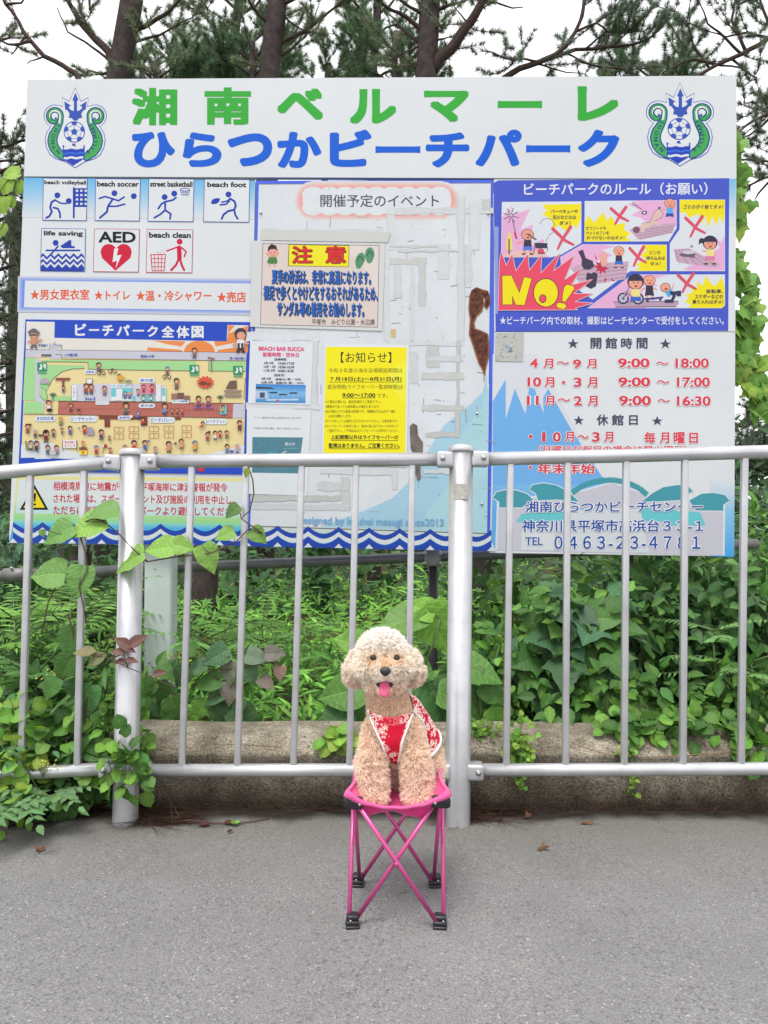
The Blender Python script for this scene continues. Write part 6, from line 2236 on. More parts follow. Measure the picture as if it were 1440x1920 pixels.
bush("ground_vine", "green round leaved vine wrapped round the foot of the left post", "vine", 228, 1432, 2.235, (.085, .03, .095), 46, (.030, .052), T_ROUND, BRG, (MDG, .4), None, 3)
bush("ground_vine", "dark leafy vine under the low left rail at the foot of the wall", "vine", 110, 1482, 2.36, (.24, .04, .07), 150, (.028, .048), T_ROUND, MDG, (DKG, .4), None, 4)
bush("ground_vine", "small vine with yellow green leaves on the kerb wall beside the left post", "vine", 262, 1400, 2.36, (.05, .03, .06), 30, (.028, .048), T_ROUND, BRG, (YLG, .3), None, 2)
bush("ground_vine", "pale yellow green vine leaves on the kerb wall behind the dog", "vine", 632, 1378, 2.40, (.055, .035, .055), 30, (.034, .056), T_ROUND, YLG, (BRG, .4), None, 2)
bush("ground_vine", "small leaved vine hanging over the kerb wall and low rail right of the post", "vine", 972, 1408, 2.37, (.05, .035, .10), 170, (.012, .024), T_ROUND, BRG, (YLG, .4), None, 4)
bush("ground_vine", "tiny leaved vine strand hanging below the low right rail", "vine", 1185, 1466, 2.38, (.012, .012, .07), 26, (.010, .018), T_ROUND, BRG, (YLG, .5), None, 2)
bush("ground_vine", "tiny leaved vine strand on the wall face right of the third right bar", "vine", 1178, 1408, 2.38, (.03, .012, .035), 30, (.010, .02), T_ROUND, BRG, (YLG, .5), None, 2)
bush("ground_vine", "rounded vine leaves lying along the top of the wall under the right shrubs", "vine", 1270, 1362, 2.47, (.26, .07, .05), 190, (.03, .055), T_ROUND, BRG, (MDG, .5), None, 4)
bush("ground_vine", "large rounded vine leaves drooping over the wall at the right edge", "vine", 1415, 1392, 2.41, (.07, .04, .07), 40, (.04, .065), T_ROUND, MDG, (BRG, .3), None, 3)
bush("ground_vine", "thin vine with little leaves along the wall top right of the right post", "vine", 905, 1368, 2.45, (.10, .04, .03), 60, (.014, .026), T_ROUND, YLG, (BRG, .5), None, 3)
fern("spiky_weed", "upright weed with a bright rosette of narrow leaves beside the left post", 195, 1212, 2.4, 26, .085, .028, YLG, "weed", .8, 1.1, T_LANCE, 3)
bush("tall_weed", "tall weed with long narrow drooping leaves left of the post", "weed", 198, 1290, 2.42, (.09, .06, .19), 60, (.06, .10), T_LANCE, (0.12, 0.27, 0.07), None, None, 3, .6, .5)
BRN = (0.165, 0.085, 0.07)
vine("reddish_creeper", "creeper with purplish brown leaves crossing the left post", [[(330, 1290), (282, 1268), (240, 1252), (205, 1235), (170, 1225)]],
     [(232, 1206, 40, 210, BRN), (256, 1202, 44, 330, BRN), (222, 1222, 34, 180, BRN), (240, 1216, 30, 20, BRN), (246, 1238, 26, 10, BRN), (224, 1240, 22, 160, BRN), (160, 1222, 44, 180, (.19, .17, .08)), (182, 1236, 44, 150, (.17, .19, .08)), (298, 1262, 28, 350, BRN)], 2.245, "vine", T_OVATE, .0016)
for (u, v, lab) in ((78, 1436, "small yellow flower head above the low left rail"), (108, 1268, "small yellow flower head inside the left fence bay"), (322, 1232, "yellow flower spray beside the pale steel post")):
    root = thing("flower_head", lab, "flower", P(u, v + 12, 2.27 if v > 1400 else (2.42 if u < 200 else 2.8)))
    Y = root.location.y
    g = Veg(); n = 60
    pos = np.array([tuple(P(u + random.gauss(0, 17), v + random.gauss(0, 6), Y)) for _ in range(n)])
    g.leaves(T_SMALL, pos, rng.normal(0, 1, (n, 3)), rng.normal(0, 1, (n, 3)) + np.array((0, -1, 1)), .010, jit((.55, .55, .10), n))
    g.build("petals", M_LEAF, root)
    m = MB()
    for k in range(5): m.tube([P(u + random.uniform(-16, 16), v + 2, Y), P(u + 2, v + 22, Y)], .0012, 5)
    m.build("stem", M_GSTEM, root)

# ---- broad leaved plants behind the dog and the post
BB = (0.13, 0.28, 0.06)
vine("broadleaf_plant", "plant with very large bright heart leaves behind the dog's head", [[(775, 1380), (778, 1300), (772, 1220), (765, 1180)], [(776, 1300), (815, 1200), (825, 1160)], [(770, 1330), (700, 1310), (650, 1300)]],
     [(752, 1164, 96, 168, (.15, .3, .07)), (820, 1178, 104, 62, (.2, .42, .06)), (790, 1252, 62, 30, BB), (830, 1330, 120, 60, (.075, .19, .055)), (640, 1298, 92, 168, BB), (628, 1345, 80, 150, (.07, .17, .05)), (662, 1205, 70, 200, (.2, .4, .06)), (690, 1345, 80, 120, (.08, .2, .05)), (790, 1140, 60, 200, (.2, .42, .06)), (855, 1310, 80, 20, BB)], 2.72, "plant", T_HEART, .004, M_GSTEM)
vine("broadleaf_plant", "large leaved plant between the right post and the first right bar", [[(905, 1390), (900, 1320), (905, 1250)], [(900, 1330), (880, 1290), (870, 1270)]],
     [(898, 1258, 90, 15, (.12, .27, .06)), (880, 1325, 80, 70, MDG), (925, 1300, 60, 40, MDG), (890, 1365, 60, 90, MDG), (930, 1350, 56, 60, BRG)], 2.7, "plant", T_HEART, .004, M_GSTEM)
vine("grape_leaf_vine", "vine with broad toothed grey green leaves over the wall beside the pale steel post", [[(330, 1370), (350, 1300), (390, 1250), (430, 1230)], [(350, 1310), (300, 1290), (285, 1250)], [(390, 1260), (460, 1250), (520, 1240)]],
     [(405, 1230, 54, 150, (.105, .22, .105)), (368, 1252, 44, 160, (.1, .2, .09)), (430, 1262, 50, 100, (.20, .22, .16)), (480, 1232, 46, 10, (.17, .24, .15)), (470, 1265, 40, 60, (.1, .2, .09)), (390, 1280, 50, 170, MDG), (340, 1270, 48, 120, (.09, .18, .075)), (300, 1300, 52, 80, MDG), (330, 1330, 56, 70, MDG), (375, 1330, 44, 110, BRG), (290, 1355, 56, 100, MDG), (430, 1300, 44, 90, (.24, .22, .17)), (515, 1225, 40, 0, (.22, .20, .16)), (525, 1262, 30, 90, (.3, .2, .15)),
      (500, 1280, 36, 30, (.24, .2, .16)), (300, 1330, 44, 60, DKG), (355, 1360, 48, 100, BRG), (420, 1340, 60, 60, DKG), (460, 1350, 70, 40, DKG), (280, 1290, 40, 130, MDG), (310, 1260, 44, 30, MDG), (400, 1310, 46, 160, (.08, .17, .07)), (440, 1325, 50, 120, (.07, .16, .06)), (350, 1215, 40, 200, MDG), (270, 1320, 46, 120, MDG), (266, 1350, 40, 100, BRG)], 2.66, "vine", T_HEART, .002)

# ---- feathery plants
fern("feathery_plant", "bright feathery weed at the far left behind the fence", 30, 1150, 2.85, 15, .34, .075, (0.16, 0.34, 0.055))
fern("feathery_plant", "feathery weed with long fronds behind the second left bar", 130, 1165, 2.95, 16, .36, .08, (0.15, 0.32, 0.06))
fern("feathery_plant", "feathery weed between the left post and the pale steel post", 205, 1140, 3.3, 14, .36, .08, (0.14, 0.31, 0.055))
fern("feathery_plant", "fern like plant arching right of the pale steel post", 395, 1190, 3.3, 14, .48, .085, (0.14, 0.33, 0.06), "plant", 1.0, .5)
fern("feathery_plant", "small fern like plant right of the second middle bar", 490, 1165, 3.9, 9, .45, .085, (0.16, 0.34, 0.07), "plant", 1.0, .4)
fern("feathery_plant", "dark feathery plant low behind the first left bars", 70, 1255, 2.75, 16, .33, .075, (0.085, 0.20, 0.05))
fern("feathery_plant", "pale feathery plant among the shrubs at the right edge", 1408, 1240, 2.7, 10, .22, .05, (0.15, 0.30, 0.09), "plant", 1.0, .4)
fern("feathery_plant", "pale feathery plant among the shrubs behind the fourth right bar", 1335, 1180, 2.75, 9, .22, .05, (0.16, 0.32, 0.10), "plant", 1.0, .4)

# ---- shrubs on the right
SG = "leafy shrubs behind the right half of the fence"
bush("shrub", "shrub with big dark lobed leaves under the right end of the board", "shrub", 1085, 1222, 2.84, (.20, .13, .29), 130, (.075, .135), T_LOBED, (0.070, 0.155, 0.070), (MDG, .4), SG, 6, .7, .85, .5)
bush("shrub", "small leaved green shrub growing through the lobed leaves under the right end of the board", "shrub", 1075, 1225, 2.86, (.24, .13, .31), 330, (.04, .075), T_OVATE, MDG, (BRG, .35), SG, 6, .6, .8)
bush("shrub", "leafy shrub with mid green pointed leaves just right of the right post", "shrub", 955, 1270, 2.9, (.24, .16, .27), 480, (.04, .07), T_OVATE, MDG, (BRG, .35), SG, 6, .5, .7)
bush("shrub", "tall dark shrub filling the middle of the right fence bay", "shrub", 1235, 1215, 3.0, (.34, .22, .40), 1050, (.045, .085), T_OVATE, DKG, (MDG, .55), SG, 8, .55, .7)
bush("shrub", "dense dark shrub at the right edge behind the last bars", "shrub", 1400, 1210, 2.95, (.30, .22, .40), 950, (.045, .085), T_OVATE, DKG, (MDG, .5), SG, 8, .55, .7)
bush("shrub", "light green leafy shrub rising beside the right end of the board", "shrub", 1440, 1055, 3.35, (.30, .25, .32), 420, (.06, .10), T_LANCE, BRG, (MDG, .4), SG, 6, .4, .5)
bush("shrub", "mid green shrub behind the foot of the board between the third and fourth right bars", "shrub", 1240, 1100, 3.55, (.42, .25, .30), 700, (.05, .085), T_OVATE, MDG, (BRG, .45), SG, 6, .45, .6)
bush("shrub", "low leafy shrub on the wall top in front of the dark shrubs", "shrub", 1210, 1318, 2.68, (.38, .10, .14), 330, (.045, .075), T_OVATE, MDG, (BRG, .25), SG, 6, .5, .7)
bush("shrub", "low shrub with pale pointed leaves beside the right edge bars", "shrub", 1410, 1310, 2.66, (.16, .10, .15), 160, (.045, .075), T_OVATE, MDG, (BRG, .4), SG, 4, .5, .7)
bush("shrub", "loose green shrub behind the right post under the board", "shrub", 915, 1180, 3.5, (.28, .22, .34), 360, (.05, .085), T_OVATE, MDG, (BRG, .45), SG, 6, .4, .5)
bush("shrub", "dark glossy shrub at the left edge beside the end of the grey pipe", "shrub", 10, 1060, 3.6, (.24, .2, .22), 160, (.09, .15), T_LANCE, (.055, .13, .06), None, None, 5, .2, .4)
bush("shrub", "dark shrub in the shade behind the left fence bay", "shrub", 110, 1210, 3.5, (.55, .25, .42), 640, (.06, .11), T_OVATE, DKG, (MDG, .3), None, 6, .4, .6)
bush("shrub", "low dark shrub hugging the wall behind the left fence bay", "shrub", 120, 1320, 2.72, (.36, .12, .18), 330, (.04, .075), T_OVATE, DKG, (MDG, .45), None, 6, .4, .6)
# ---- vine on the right and left edges of the board
vine("hanging_vine", "bright leafy vine trailing down beside the upper right edge of the board", [[(1372, 440), (1376, 520), (1392, 530), (1408, 550), (1404, 590), (1398, 615)], [(1372, 600), (1392, 640), (1402, 690), (1378, 700)], [(1380, 690), (1412, 710), (1428, 740), (1434, 760)], [(1370, 260), (1378, 330), (1376, 420)]],
     [(1385, 400, 34, 80, YLG), (1386, 430, 36, 80, YLG), (1382, 320, 18, 80, YLG)], 3.02, "vine", T_LOBED, .0016, M_GSTEM, None, 46, BRG, (18, 36), 12)
vine("hanging_vine", "bright yellow green vine leaves poking out past the upper left edge of the board", [[(50, 320), (25, 330), (8, 345), (-10, 380)], [(30, 340), (20, 390), (2, 430)]],
     [(22, 325, 36, 170, YLG), (12, 348, 36, 120, YLG), (34, 350, 28, 90, YLG), (6, 385, 34, 100, YLG), (18, 378, 26, 60, YLG), (2, 430, 26, 100, YLG)], 3.25, "vine", T_ROUND, .0016, M_GSTEM)

# ---- litter on the ground
def litter(name, label, u0, u1, v0, v1, n, kind="stuff"):
    g = Veg()
    cen = []
    for _ in range(n):
        p = G(random.uniform(u0, u1), random.uniform(v0, v1)); cen.append((p.x, min(p.y, Y_WALL - .01), p.z + random.uniform(.002, .012)))
    cen = np.array(cen)
    d = rng.normal(0, 1, (n, 3)) * np.array((1, .3, .06))
    g.leaves(station_leaf([(0, .013, 0), (1, .006, 0)], 0, 0), cen, d, np.array((0, 0, 1.0))[None] + rng.normal(0, .1, (n, 3)), rng.uniform(.05, .13, n), jit((.085, .050, .036), n, .5, .1))
    o = g.build(name, M_NEEDLE)
    tag(o, label, "litter", None, kind)


litter("pine_litter", "brown fallen pine needles heaped on the asphalt beside the left post", 255, 345, 1512, 1548, 420)
litter("pine_litter", "reddish fallen pine needles heaped beside the right post", 878, 945, 1506, 1542, 300)
litter("pine_litter", "brown fallen pine needles under the creepers left of the left post", 40, 210, 1500, 1540, 150)
litter("pine_litter", "thin scatter of fallen pine needles along the foot of the wall", 300, 1440, 1512, 1530, 130)
RDS = (0.12, 0.025, 0.03)
root = thing("fallen_twig", "fallen reddish creeper twig lying on the asphalt right of the left post", "twig", G(420, 1546))
m = MB(); m.tube([G(a, b) + Vector((0, 0, .005)) for a, b in ((318, 1543), (360, 1541), (400, 1546), (445, 1547), (480, 1542), (506, 1536))], .0022, 6); m.build("stem", M_STEM, root)
g = Veg()
for u, v, px, an in ((395, 1549, 36, 175), (420, 1546, 34, 0), (436, 1561, 20, 100), (340, 1546, 22, 160), (372, 1538, 18, 20)):
    p = G(u, v); g.leaves(T_OVATE, (p.x, p.y, p.z + .008), (math.cos(math.radians(an)), -.2, 0), (0, -.3, 1), px / 950, jit((0.07, .02, .022), 1))
for k in range(5):
    p = G(441, 1549); g.leaves(T_ROUND, (p.x, p.y, p.z + .01), (random.gauss(0, 1), random.gauss(0, 1), .3), (0, -.5, 1), .014, jit(BRG, 1))
g.build("foliage", M_LEAF, root)
for u, v, lab in ((1018, 1593, "curled brown dead leaf on the asphalt right of the stool"), (990, 1534, "small brown dead leaf near the wall right of the post"), (1102, 1546, "crumpled dead leaf near the wall on the right"), (75, 1598, "dry brown leaf scrap on the asphalt at the left")):
    p = G(u, v); g = Veg()
    for k in range(3):
        g.leaves(T_OVATE, (p.x, p.y, p.z + .004), (random.gauss(0, 1), random.gauss(0, .6), .25), (random.gauss(0, .4), -.4, .8), .022, jit((.15, .075, .04), 1))
    tag(g.build("dead_leaf", M_LEAF), lab, "leaf")
# pale twigs clinging to the wall face
for pts, lab in (([(1085, 1398), (1140, 1415), (1200, 1420), (1290, 1416), (1380, 1410)], "long thin dry creeper stem clinging along the right wall face"), ([(884, 1380), (900, 1400), (960, 1412), (1040, 1405)], "dry creeper stem on the wall right of the right post"), ([(300, 1400), (360, 1410), (430, 1395), (520, 1400)], "dry creeper stem on the wall right of the left post")):
    m = MB(); m.tube([P(a, b, 2.388) for a, b in pts], .0016, 5); tag(m.build("dry_stem", mat("dry_stem", (.23, .15, .09), rough=.9)), lab, "twig")
bush("ground_vine", "pale round leaved vine climbing the first bar at the left edge of the fence", "vine", 30, 1385, 2.33, (.07, .04, .15), 44, (.034, .062), T_ROUND, BRG, (YLG, .45), None, 3)
bush("ground_vine", "mid green leaves of a vine climbing between the second bar and the left post", "vine", 185, 1345, 2.36, (.07, .04, .17), 60, (.034, .06), T_OVATE, MDG, (BRG, .5), None, 3)
# ------------------------------------------------------------------ woodland floor
def scatter_floor(name, label, cat, n, yr, xr, hr, T, size, col, mix, up_=.8):
    y = yr[0] + (yr[1] - yr[0]) * rng.random(n) ** 1.4
    x = (rng.random(n) * 2 - 1) * (xr[0] + xr[1] * y)
    z = np.array([floor_z(a, b) for a, b in zip(x, y)])
    cl = np.array([noise.noise(Vector((a * 1.3, b * 1.3, 3))) for a, b in zip(x, y)])
    h = hr * rng.random(n) ** 1.3 * np.clip(.75 + cl * 1.2, .15, 1.8)
    pos = np.stack([x, y, z + h], 1)
    d = rng.normal(0, 1, (n, 3)); d[:, 2] = np.abs(d[:, 2]) * up_ - .15
    nr = np.array((0, -.5, 1.0))[None] + rng.normal(0, .35, (n, 3))
    c = jit(col, n, .3, .1); k = rng.random(n) < mix[1]; c[k] = jit(mix[0], int(k.sum()), .3, .1)
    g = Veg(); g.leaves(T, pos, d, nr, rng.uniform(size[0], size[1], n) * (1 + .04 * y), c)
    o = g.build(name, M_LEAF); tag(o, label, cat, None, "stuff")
    return o


scatter_floor("undergrowth", "bright green fine undergrowth covering the woodland floor behind the wall", "undergrowth", 26000, (2.75, 8.5), (.6, .62), .30, T_LANCE, (.04, .09), (0.16, 0.37, 0.050), ((0.09, 0.24, 0.04), .35))
scatter_floor("undergrowth", "taller dim undergrowth between the far tree trunks", "undergrowth", 26000, (6.0, 30), (1, .68), 1.3, T_SMALL, (.07, .12), (0.040, 0.100, 0.032), ((0.08, 0.18, 0.05), .2))  # green darkened to stand in for shade under the trees
# far wood: a belt of foliage closing the view between the trunks, woodland shade put into its dark green
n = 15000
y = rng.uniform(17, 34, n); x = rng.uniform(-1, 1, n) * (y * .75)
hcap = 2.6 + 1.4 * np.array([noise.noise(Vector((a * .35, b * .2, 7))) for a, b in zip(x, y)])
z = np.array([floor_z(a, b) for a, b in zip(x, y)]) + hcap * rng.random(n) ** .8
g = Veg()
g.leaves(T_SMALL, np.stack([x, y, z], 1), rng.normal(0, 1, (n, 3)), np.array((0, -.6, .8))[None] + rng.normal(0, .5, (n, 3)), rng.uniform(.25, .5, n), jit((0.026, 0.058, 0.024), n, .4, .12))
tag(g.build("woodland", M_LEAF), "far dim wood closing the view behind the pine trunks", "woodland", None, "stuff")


# ------------------------------------------------------------------ pines
NG, ND = (0.19, 0.235, 0.14), (0.12, 0.155, 0.10)
M_TWIG = mat("pine_twig", (0.075, 0.052, 0.045), rough=.95, spec=.1, var=.4, vscale=30)


def pine(label, trunk, wpx, Y, limbs, den=1.0, col=NG, foot=None, L=.085, nn=30, tw=(.22, .6), extra=None, name="pine_tree"):
    """trunk and limbs are drawn as polylines of photo pixels at depth Y (or their own depth), grown into twigs and needles"""
    k = Y / F_PX
    tp = [P(a[0], a[1], a[2] if len(a) > 2 else Y) for a in trunk]
    b = tp[0].copy()
    gzz = floor_z(b.x, b.y)
    base = Vector((b.x, b.y, gzz - .05))
    root = thing(name, label, "tree", (base.x, base.y, gzz), "pine trees behind the board" if name == "pine_tree" else None)
    m = MB()
    allp = ([base] if b.z > gzz + .1 else []) + tp
    # smooth the trunk a little and roughen its outline
    fine = []
    for a_, c_ in zip(allp[:-1], allp[1:]):
        ns = max(2, int((c_ - a_).length / .25))
        for i in range(ns):
            q = a_.lerp(c_, i / ns)
            fine.append(q + Vector((noise.noise(q * 1.7), noise.noise(q * 1.7 + Vector((5, 0, 0))), 0)) * .03)
    fine.append(allp[-1])
    N = len(fine)
    rs = [wpx / 2 * k * (1.12 - .35 * i / N) * (1 + .08 * noise.noise(q * 3)) for i, q in enumerate(fine)]
    m.tube(fine, rs, 14)
    m.build("trunk", M_BARK, root)
    br, tufts, axes = MB(), [], []
    view = (tp[-1] - CAM).normalized()
    for lb in limbs:
        pts_px, w0, tips = lb[0], lb[1], (lb[2] if len(lb) > 2 else 1.0)
        pts = [P(a[0], a[1], a[2] if len(a) > 2 else Y) for a in pts_px]
        # wander in depth so that limbs are not all in one plane
        dv = random.uniform(-.5, .5)
        pts = [q * 1 + view * dv * (i / max(1, len(pts) - 1)) ** 1.5 for i, q in enumerate(pts)]
        fine = []
        for a_, c_ in zip(pts[:-1], pts[1:]):
            ns = max(2, int((c_ - a_).length / .10))
            for i in range(ns):
                q = a_.lerp(c_, i / ns)
                fine.append(q + Vector((noise.noise(q * 5), noise.noise(q * 5 + Vector((7, 0, 0))), noise.noise(q * 5 + Vector((0, 7, 0))))) * .022)
        fine.append(pts[-1])
        N = len(fine)
        br.tube(fine, [max(.004, w0 / 2 * k * (1 - .75 * i / N)) for i in range(N)], 7)
        for i in range(1, N):
            t = i / N
            if random.random() > den * tips * (.25 + .75 * t): continue
            tg = (fine[i] - fine[i - 1]).normalized()
            for _ in range(2 if random.random() < .5 * den else 1):
                d = (tg * random.uniform(.2, .9) + Vector((random.gauss(0, .6), random.gauss(0, .6), random.gauss(.15, .45)))).normalized()
                Lt = random.uniform(*tw)
                q = [fine[i]]
                for s in range(4):
                    d = (d + Vector((random.gauss(0, .16), random.gauss(0, .16), .10))).normalized()
                    q.append(q[-1] + d * Lt / 4)
                br.tube(q, [.006, .005, .004, .003, .002], 4, False)
                for s in range(1, 5):
                    for _ in range(3):
                        tufts.append(tuple(q[s].lerp(q[s - 1], random.random() * .8))); axes.append(tuple(d + Vector((0, 0, .15))))
                # a side twig
                if random.random() < .6:
                    d2 = (d + Vector((random.gauss(0, .6), random.gauss(0, .6), random.gauss(.1, .4)))).normalized()
                    e = q[2] + d2 * Lt * .45
                    br.tube([q[2], q[2].lerp(e, .5) + Vector((0, 0, -.01)), e], [.004, .003, .002], 4, False)
                    for f_ in (.35, .6, .75, .9, 1.0):
                        tufts.append(tuple(q[2].lerp(e, f_))); axes.append(tuple(d2 + Vector((0, 0, .15))))
    br.build("branches", M_TWIG, root)
    g = Veg()
    if tufts:
        tufts, axes = np.array(tufts), np.array(axes)
        cc = jit(col, len(tufts), .35, .12)
        g.needles(tufts, axes, nn, L * (Y / 8.5) ** .5, 0.0024 * (Y / 8) ** .7, cc)
    if extra: extra(g)
    g.build("crown", M_NEEDLE, root)
    return root


# tree A, thick trunk left of centre
pine("thick dark pine trunk rising above the left part of the board", [(200, 1150), (205, 800), (214, 400), (221, 145), (236, 70), (248, 0), (262, -120), (285, -330)], 47, 9.2,
     [([(222, 140), (205, 100), (180, 78), (150, 45), (128, 10), (110, -50)], 17, .7), ([(224, 128), (200, 95), (168, 62), (150, 25), (140, -30)], 9, .7), ([(210, 118), (160, 80), (128, 62), (105, 20)], 6, .5),
      ([(250, 57), (270, 50), (295, 30), (322, 8), (350, -30)], 11, 1), ([(246, 80), (275, 70), (300, 62), (330, 40), (360, 22)], 6, 1.1), ([(240, 110), (262, 120), (290, 128)], 6, 1.2), ([(222, 130), (190, 140), (168, 132)], 7, 1.0),
      ([(270, -140), (330, -80), (370, -20), (390, 20)], 12, 1.2), ([(265, -110), (200, -60), (170, -10), (168, 20)], 12, .9), ([(285, -250), (360, -220), (430, -200)], 14, 1), ([(285, -250), (200, -240), (120, -220)], 14, 1)], .62)
# long bare limb at the upper left
pine("pine outside the left edge with a long bare limb reaching over the board's corner", [(-260, 1180), (-240, 700), (-190, 350), (-130, 120), (-80, -60), (-40, -220)], 42, 8.2,
     [([(160, 170), (142, 138), (118, 122), (82, 105), (62, 82), (45, 62), (12, 8), (-20, -60), (-60, -120)], 11, .18), ([(60, 78), (35, 82), (10, 78), (-20, 60)], 7, .7), ([(50, 70), (30, 95), (22, 110)], 4, .8), ([(82, 105), (66, 112), (50, 118)], 4, .7), ([(12, 8), (40, 5), (70, -20)], 5, .6),
      ([(-130, 120), (-60, 100), (-10, 85), (20, 80)], 12, .8), ([(-190, 350), (-100, 310), (-30, 290), (20, 280)], 13, 1.3), ([(-60, -100), (0, -60), (60, -30), (110, -8)], 10, .9), ([(-210, 420), (-100, 380), (-20, 360), (30, 330)], 12, 1.3)], .62)
# dark tangle left of the board
pine("dense dark pine filling the strip left of the board", [(-90, 1180), (-80, 800), (-70, 400), (-60, 200)], 40, 7.4,
     [([(-80, v + 40), (-40, v + 22), (0, v), (40, v - 14), (75, v - 20)], 10, 1.5) for v in range(280, 1000, 44)], .9, ND, None, .085, 24, (.2, .5))
pine("slim dark pine trunk behind the left edge of the board", [(28, 1150), (24, 700), (30, 480), (34, 380)], 26, 10.5,
     [([(28, v + 30), (10, v + 10), (-14, v - 8), (-40, v - 20)], 6, 1.2) for v in range(420, 980, 60)], .8, ND)
# slim trunks B and C
pine("slim pine trunk half hidden by branches between the two thick trunks", [(420, 1170), (424, 600), (432, 145), (440, 70), (448, 0), (455, -150)], 21, 13.5,
     [([(434, 140), (405, 110), (370, 88), (345, 80)], 8, 1.2), ([(436, 110), (470, 85), (495, 60), (520, 40)], 7, 1.2), ([(440, 80), (400, 50), (375, 20), (350, 10)], 8, 1.2), ([(445, 30), (480, 10), (500, -30)], 7, 1.2), ([(446, 20), (410, -10), (380, -30)], 7, 1.2), ([(430, 170), (400, 140), (370, 130), (330, 132)], 6, 1.2), ([(432, 165), (460, 140), (485, 128), (505, 120)], 6, 1.2)], 1.0, NG, None, .095, 30, (.35, .8))
pine("pine trunk above the first two green characters, crown spreading both ways", [(490, 1160), (496, 700), (502, 300), (507, 145), (514, 60), (520, 0), (528, -140), (540, -330)], 43, 9.6,
     [([(508, 138), (490, 118), (470, 95), (462, 70)], 9, .9), ([(512, 90), (535, 75), (570, 58), (612, 22), (650, -10)], 9, .8), ([(514, 110), (545, 95), (575, 72), (590, 40), (600, 20)], 6, .8), ([(516, 50), (490, 30), (470, 0), (460, -30)], 8, 1), ([(520, 10), (560, -10), (600, -35)], 9, 1.1), ([(522, -20), (470, -40), (430, -50)], 10, 1.1), ([(524, 20), (540, 40), (560, 50), (585, 62)], 5, .9), ([(530, -150), (600, -120), (660, -70), (700, -20)], 12, 1.2), ([(530, -150), (460, -100), (420, -50)], 12, 1.1)], .66)
pine("young pine with dense tufts just above the board between the trunks", [(300, 1150), (310, 500), (318, 200), (325, 110)], 16, 12.5,
     [([(320, 190), (300, 160), (275, 140), (262, 110)], 6, 1.5), ([(322, 160), (345, 140), (370, 125), (390, 112)], 6, 1.5), ([(324, 130), (312, 110), (300, 95)], 5, 1.5), ([(324, 140), (350, 110), (365, 95)], 5, 1.5), ([(320, 200), (350, 165), (400, 145), (450, 135)], 6, 1.5), ([(318, 200), (350, 180), (420, 160), (500, 145)], 6, 1.3)], 1.0, (.125, .195, .105), None, .095, 30, (.3, .7))
pine("small pine tops peeping over the board left of the forked trunk", [(600, 1160), (606, 500), (612, 180), (616, 120)], 15, 12.5,
     [([(612, 185), (595, 160), (580, 140), (566, 128)], 5, 1.4), ([(614, 160), (625, 140), (640, 118)], 5, 1.4), ([(612, 180), (640, 160), (660, 145)], 5, 1.4), ([(616, 140), (612, 120), (610, 105)], 4, 1.4)], 1.0, (.125, .195, .105), None, .095, 30, (.3, .6))
# D: forked trunk
pine("forked pine trunk above the middle of the board", [(780, 1170), (788, 700), (796, 300), (800, 145), (803, 70), (806, 0), (812, -140), (820, -330)], 45, 9.0,
     [([(810, 132), (822, 112), (845, 90), (866, 62), (885, 38), (903, 2), (935, -70), (960, -160)], 25, .12), ([(900, 5), (930, 5), (960, 12), (978, 8)], 5, .05), ([(806, 20), (840, 12), (868, 2), (890, -20)], 8, .5), ([(880, 45), (862, 30), (850, 14)], 4, .5), ([(862, 66), (868, 55), (862, 44)], 3, .3),
      ([(800, 60), (775, 40), (750, 20), (725, 5), (700, -20)], 10, 1.0), ([(800, 85), (778, 75), (752, 62), (728, 40)], 8, 1.1), ([(802, 30), (770, 10), (740, -20)], 8, 1.1), ([(800, 100), (790, 82), (770, 90), (750, 100), (735, 112)], 6, 1.2), ([(800, 140), (775, 125), (755, 120)], 6, 1.2), ([(806, 90), (822, 75), (840, 68)], 6, 1.0), ([(806, 60), (820, 45), (836, 40)], 6, 1.0), ([(812, -100), (760, -70), (720, -40), (690, -10)], 12, 1.2), ([(812, -100), (850, -60), (880, -30)], 10, 1.0)], .66)
pine("bushy pine crown left of the forked trunk, showing above the board", [(690, 1170), (696, 500), (700, 160), (706, 40), (710, -80)], 20, 12.5,
     [([(700, 150), (680, 130), (660, 110), (650, 88)], 7, 1.5), ([(700, 120), (730, 100), (752, 85), (770, 70)], 7, 1.4), ([(702, 90), (680, 70), (660, 50), (650, 25)], 7, 1.5), ([(704, 60), (690, 30), (672, 10), (650, -10)], 7, 1.5), ([(706, 30), (730, 10), (750, -15)], 7, 1.4), ([(700, 150), (720, 135), (745, 128), (765, 130)], 6, 1.4), ([(704, 70), (725, 50), (745, 42)], 6, 1.4), ([(702, 110), (675, 100), (655, 125), (645, 140)], 5, 1.4)], 1.0, (.125, .195, .105), None, .095, 30, (.35, .7))
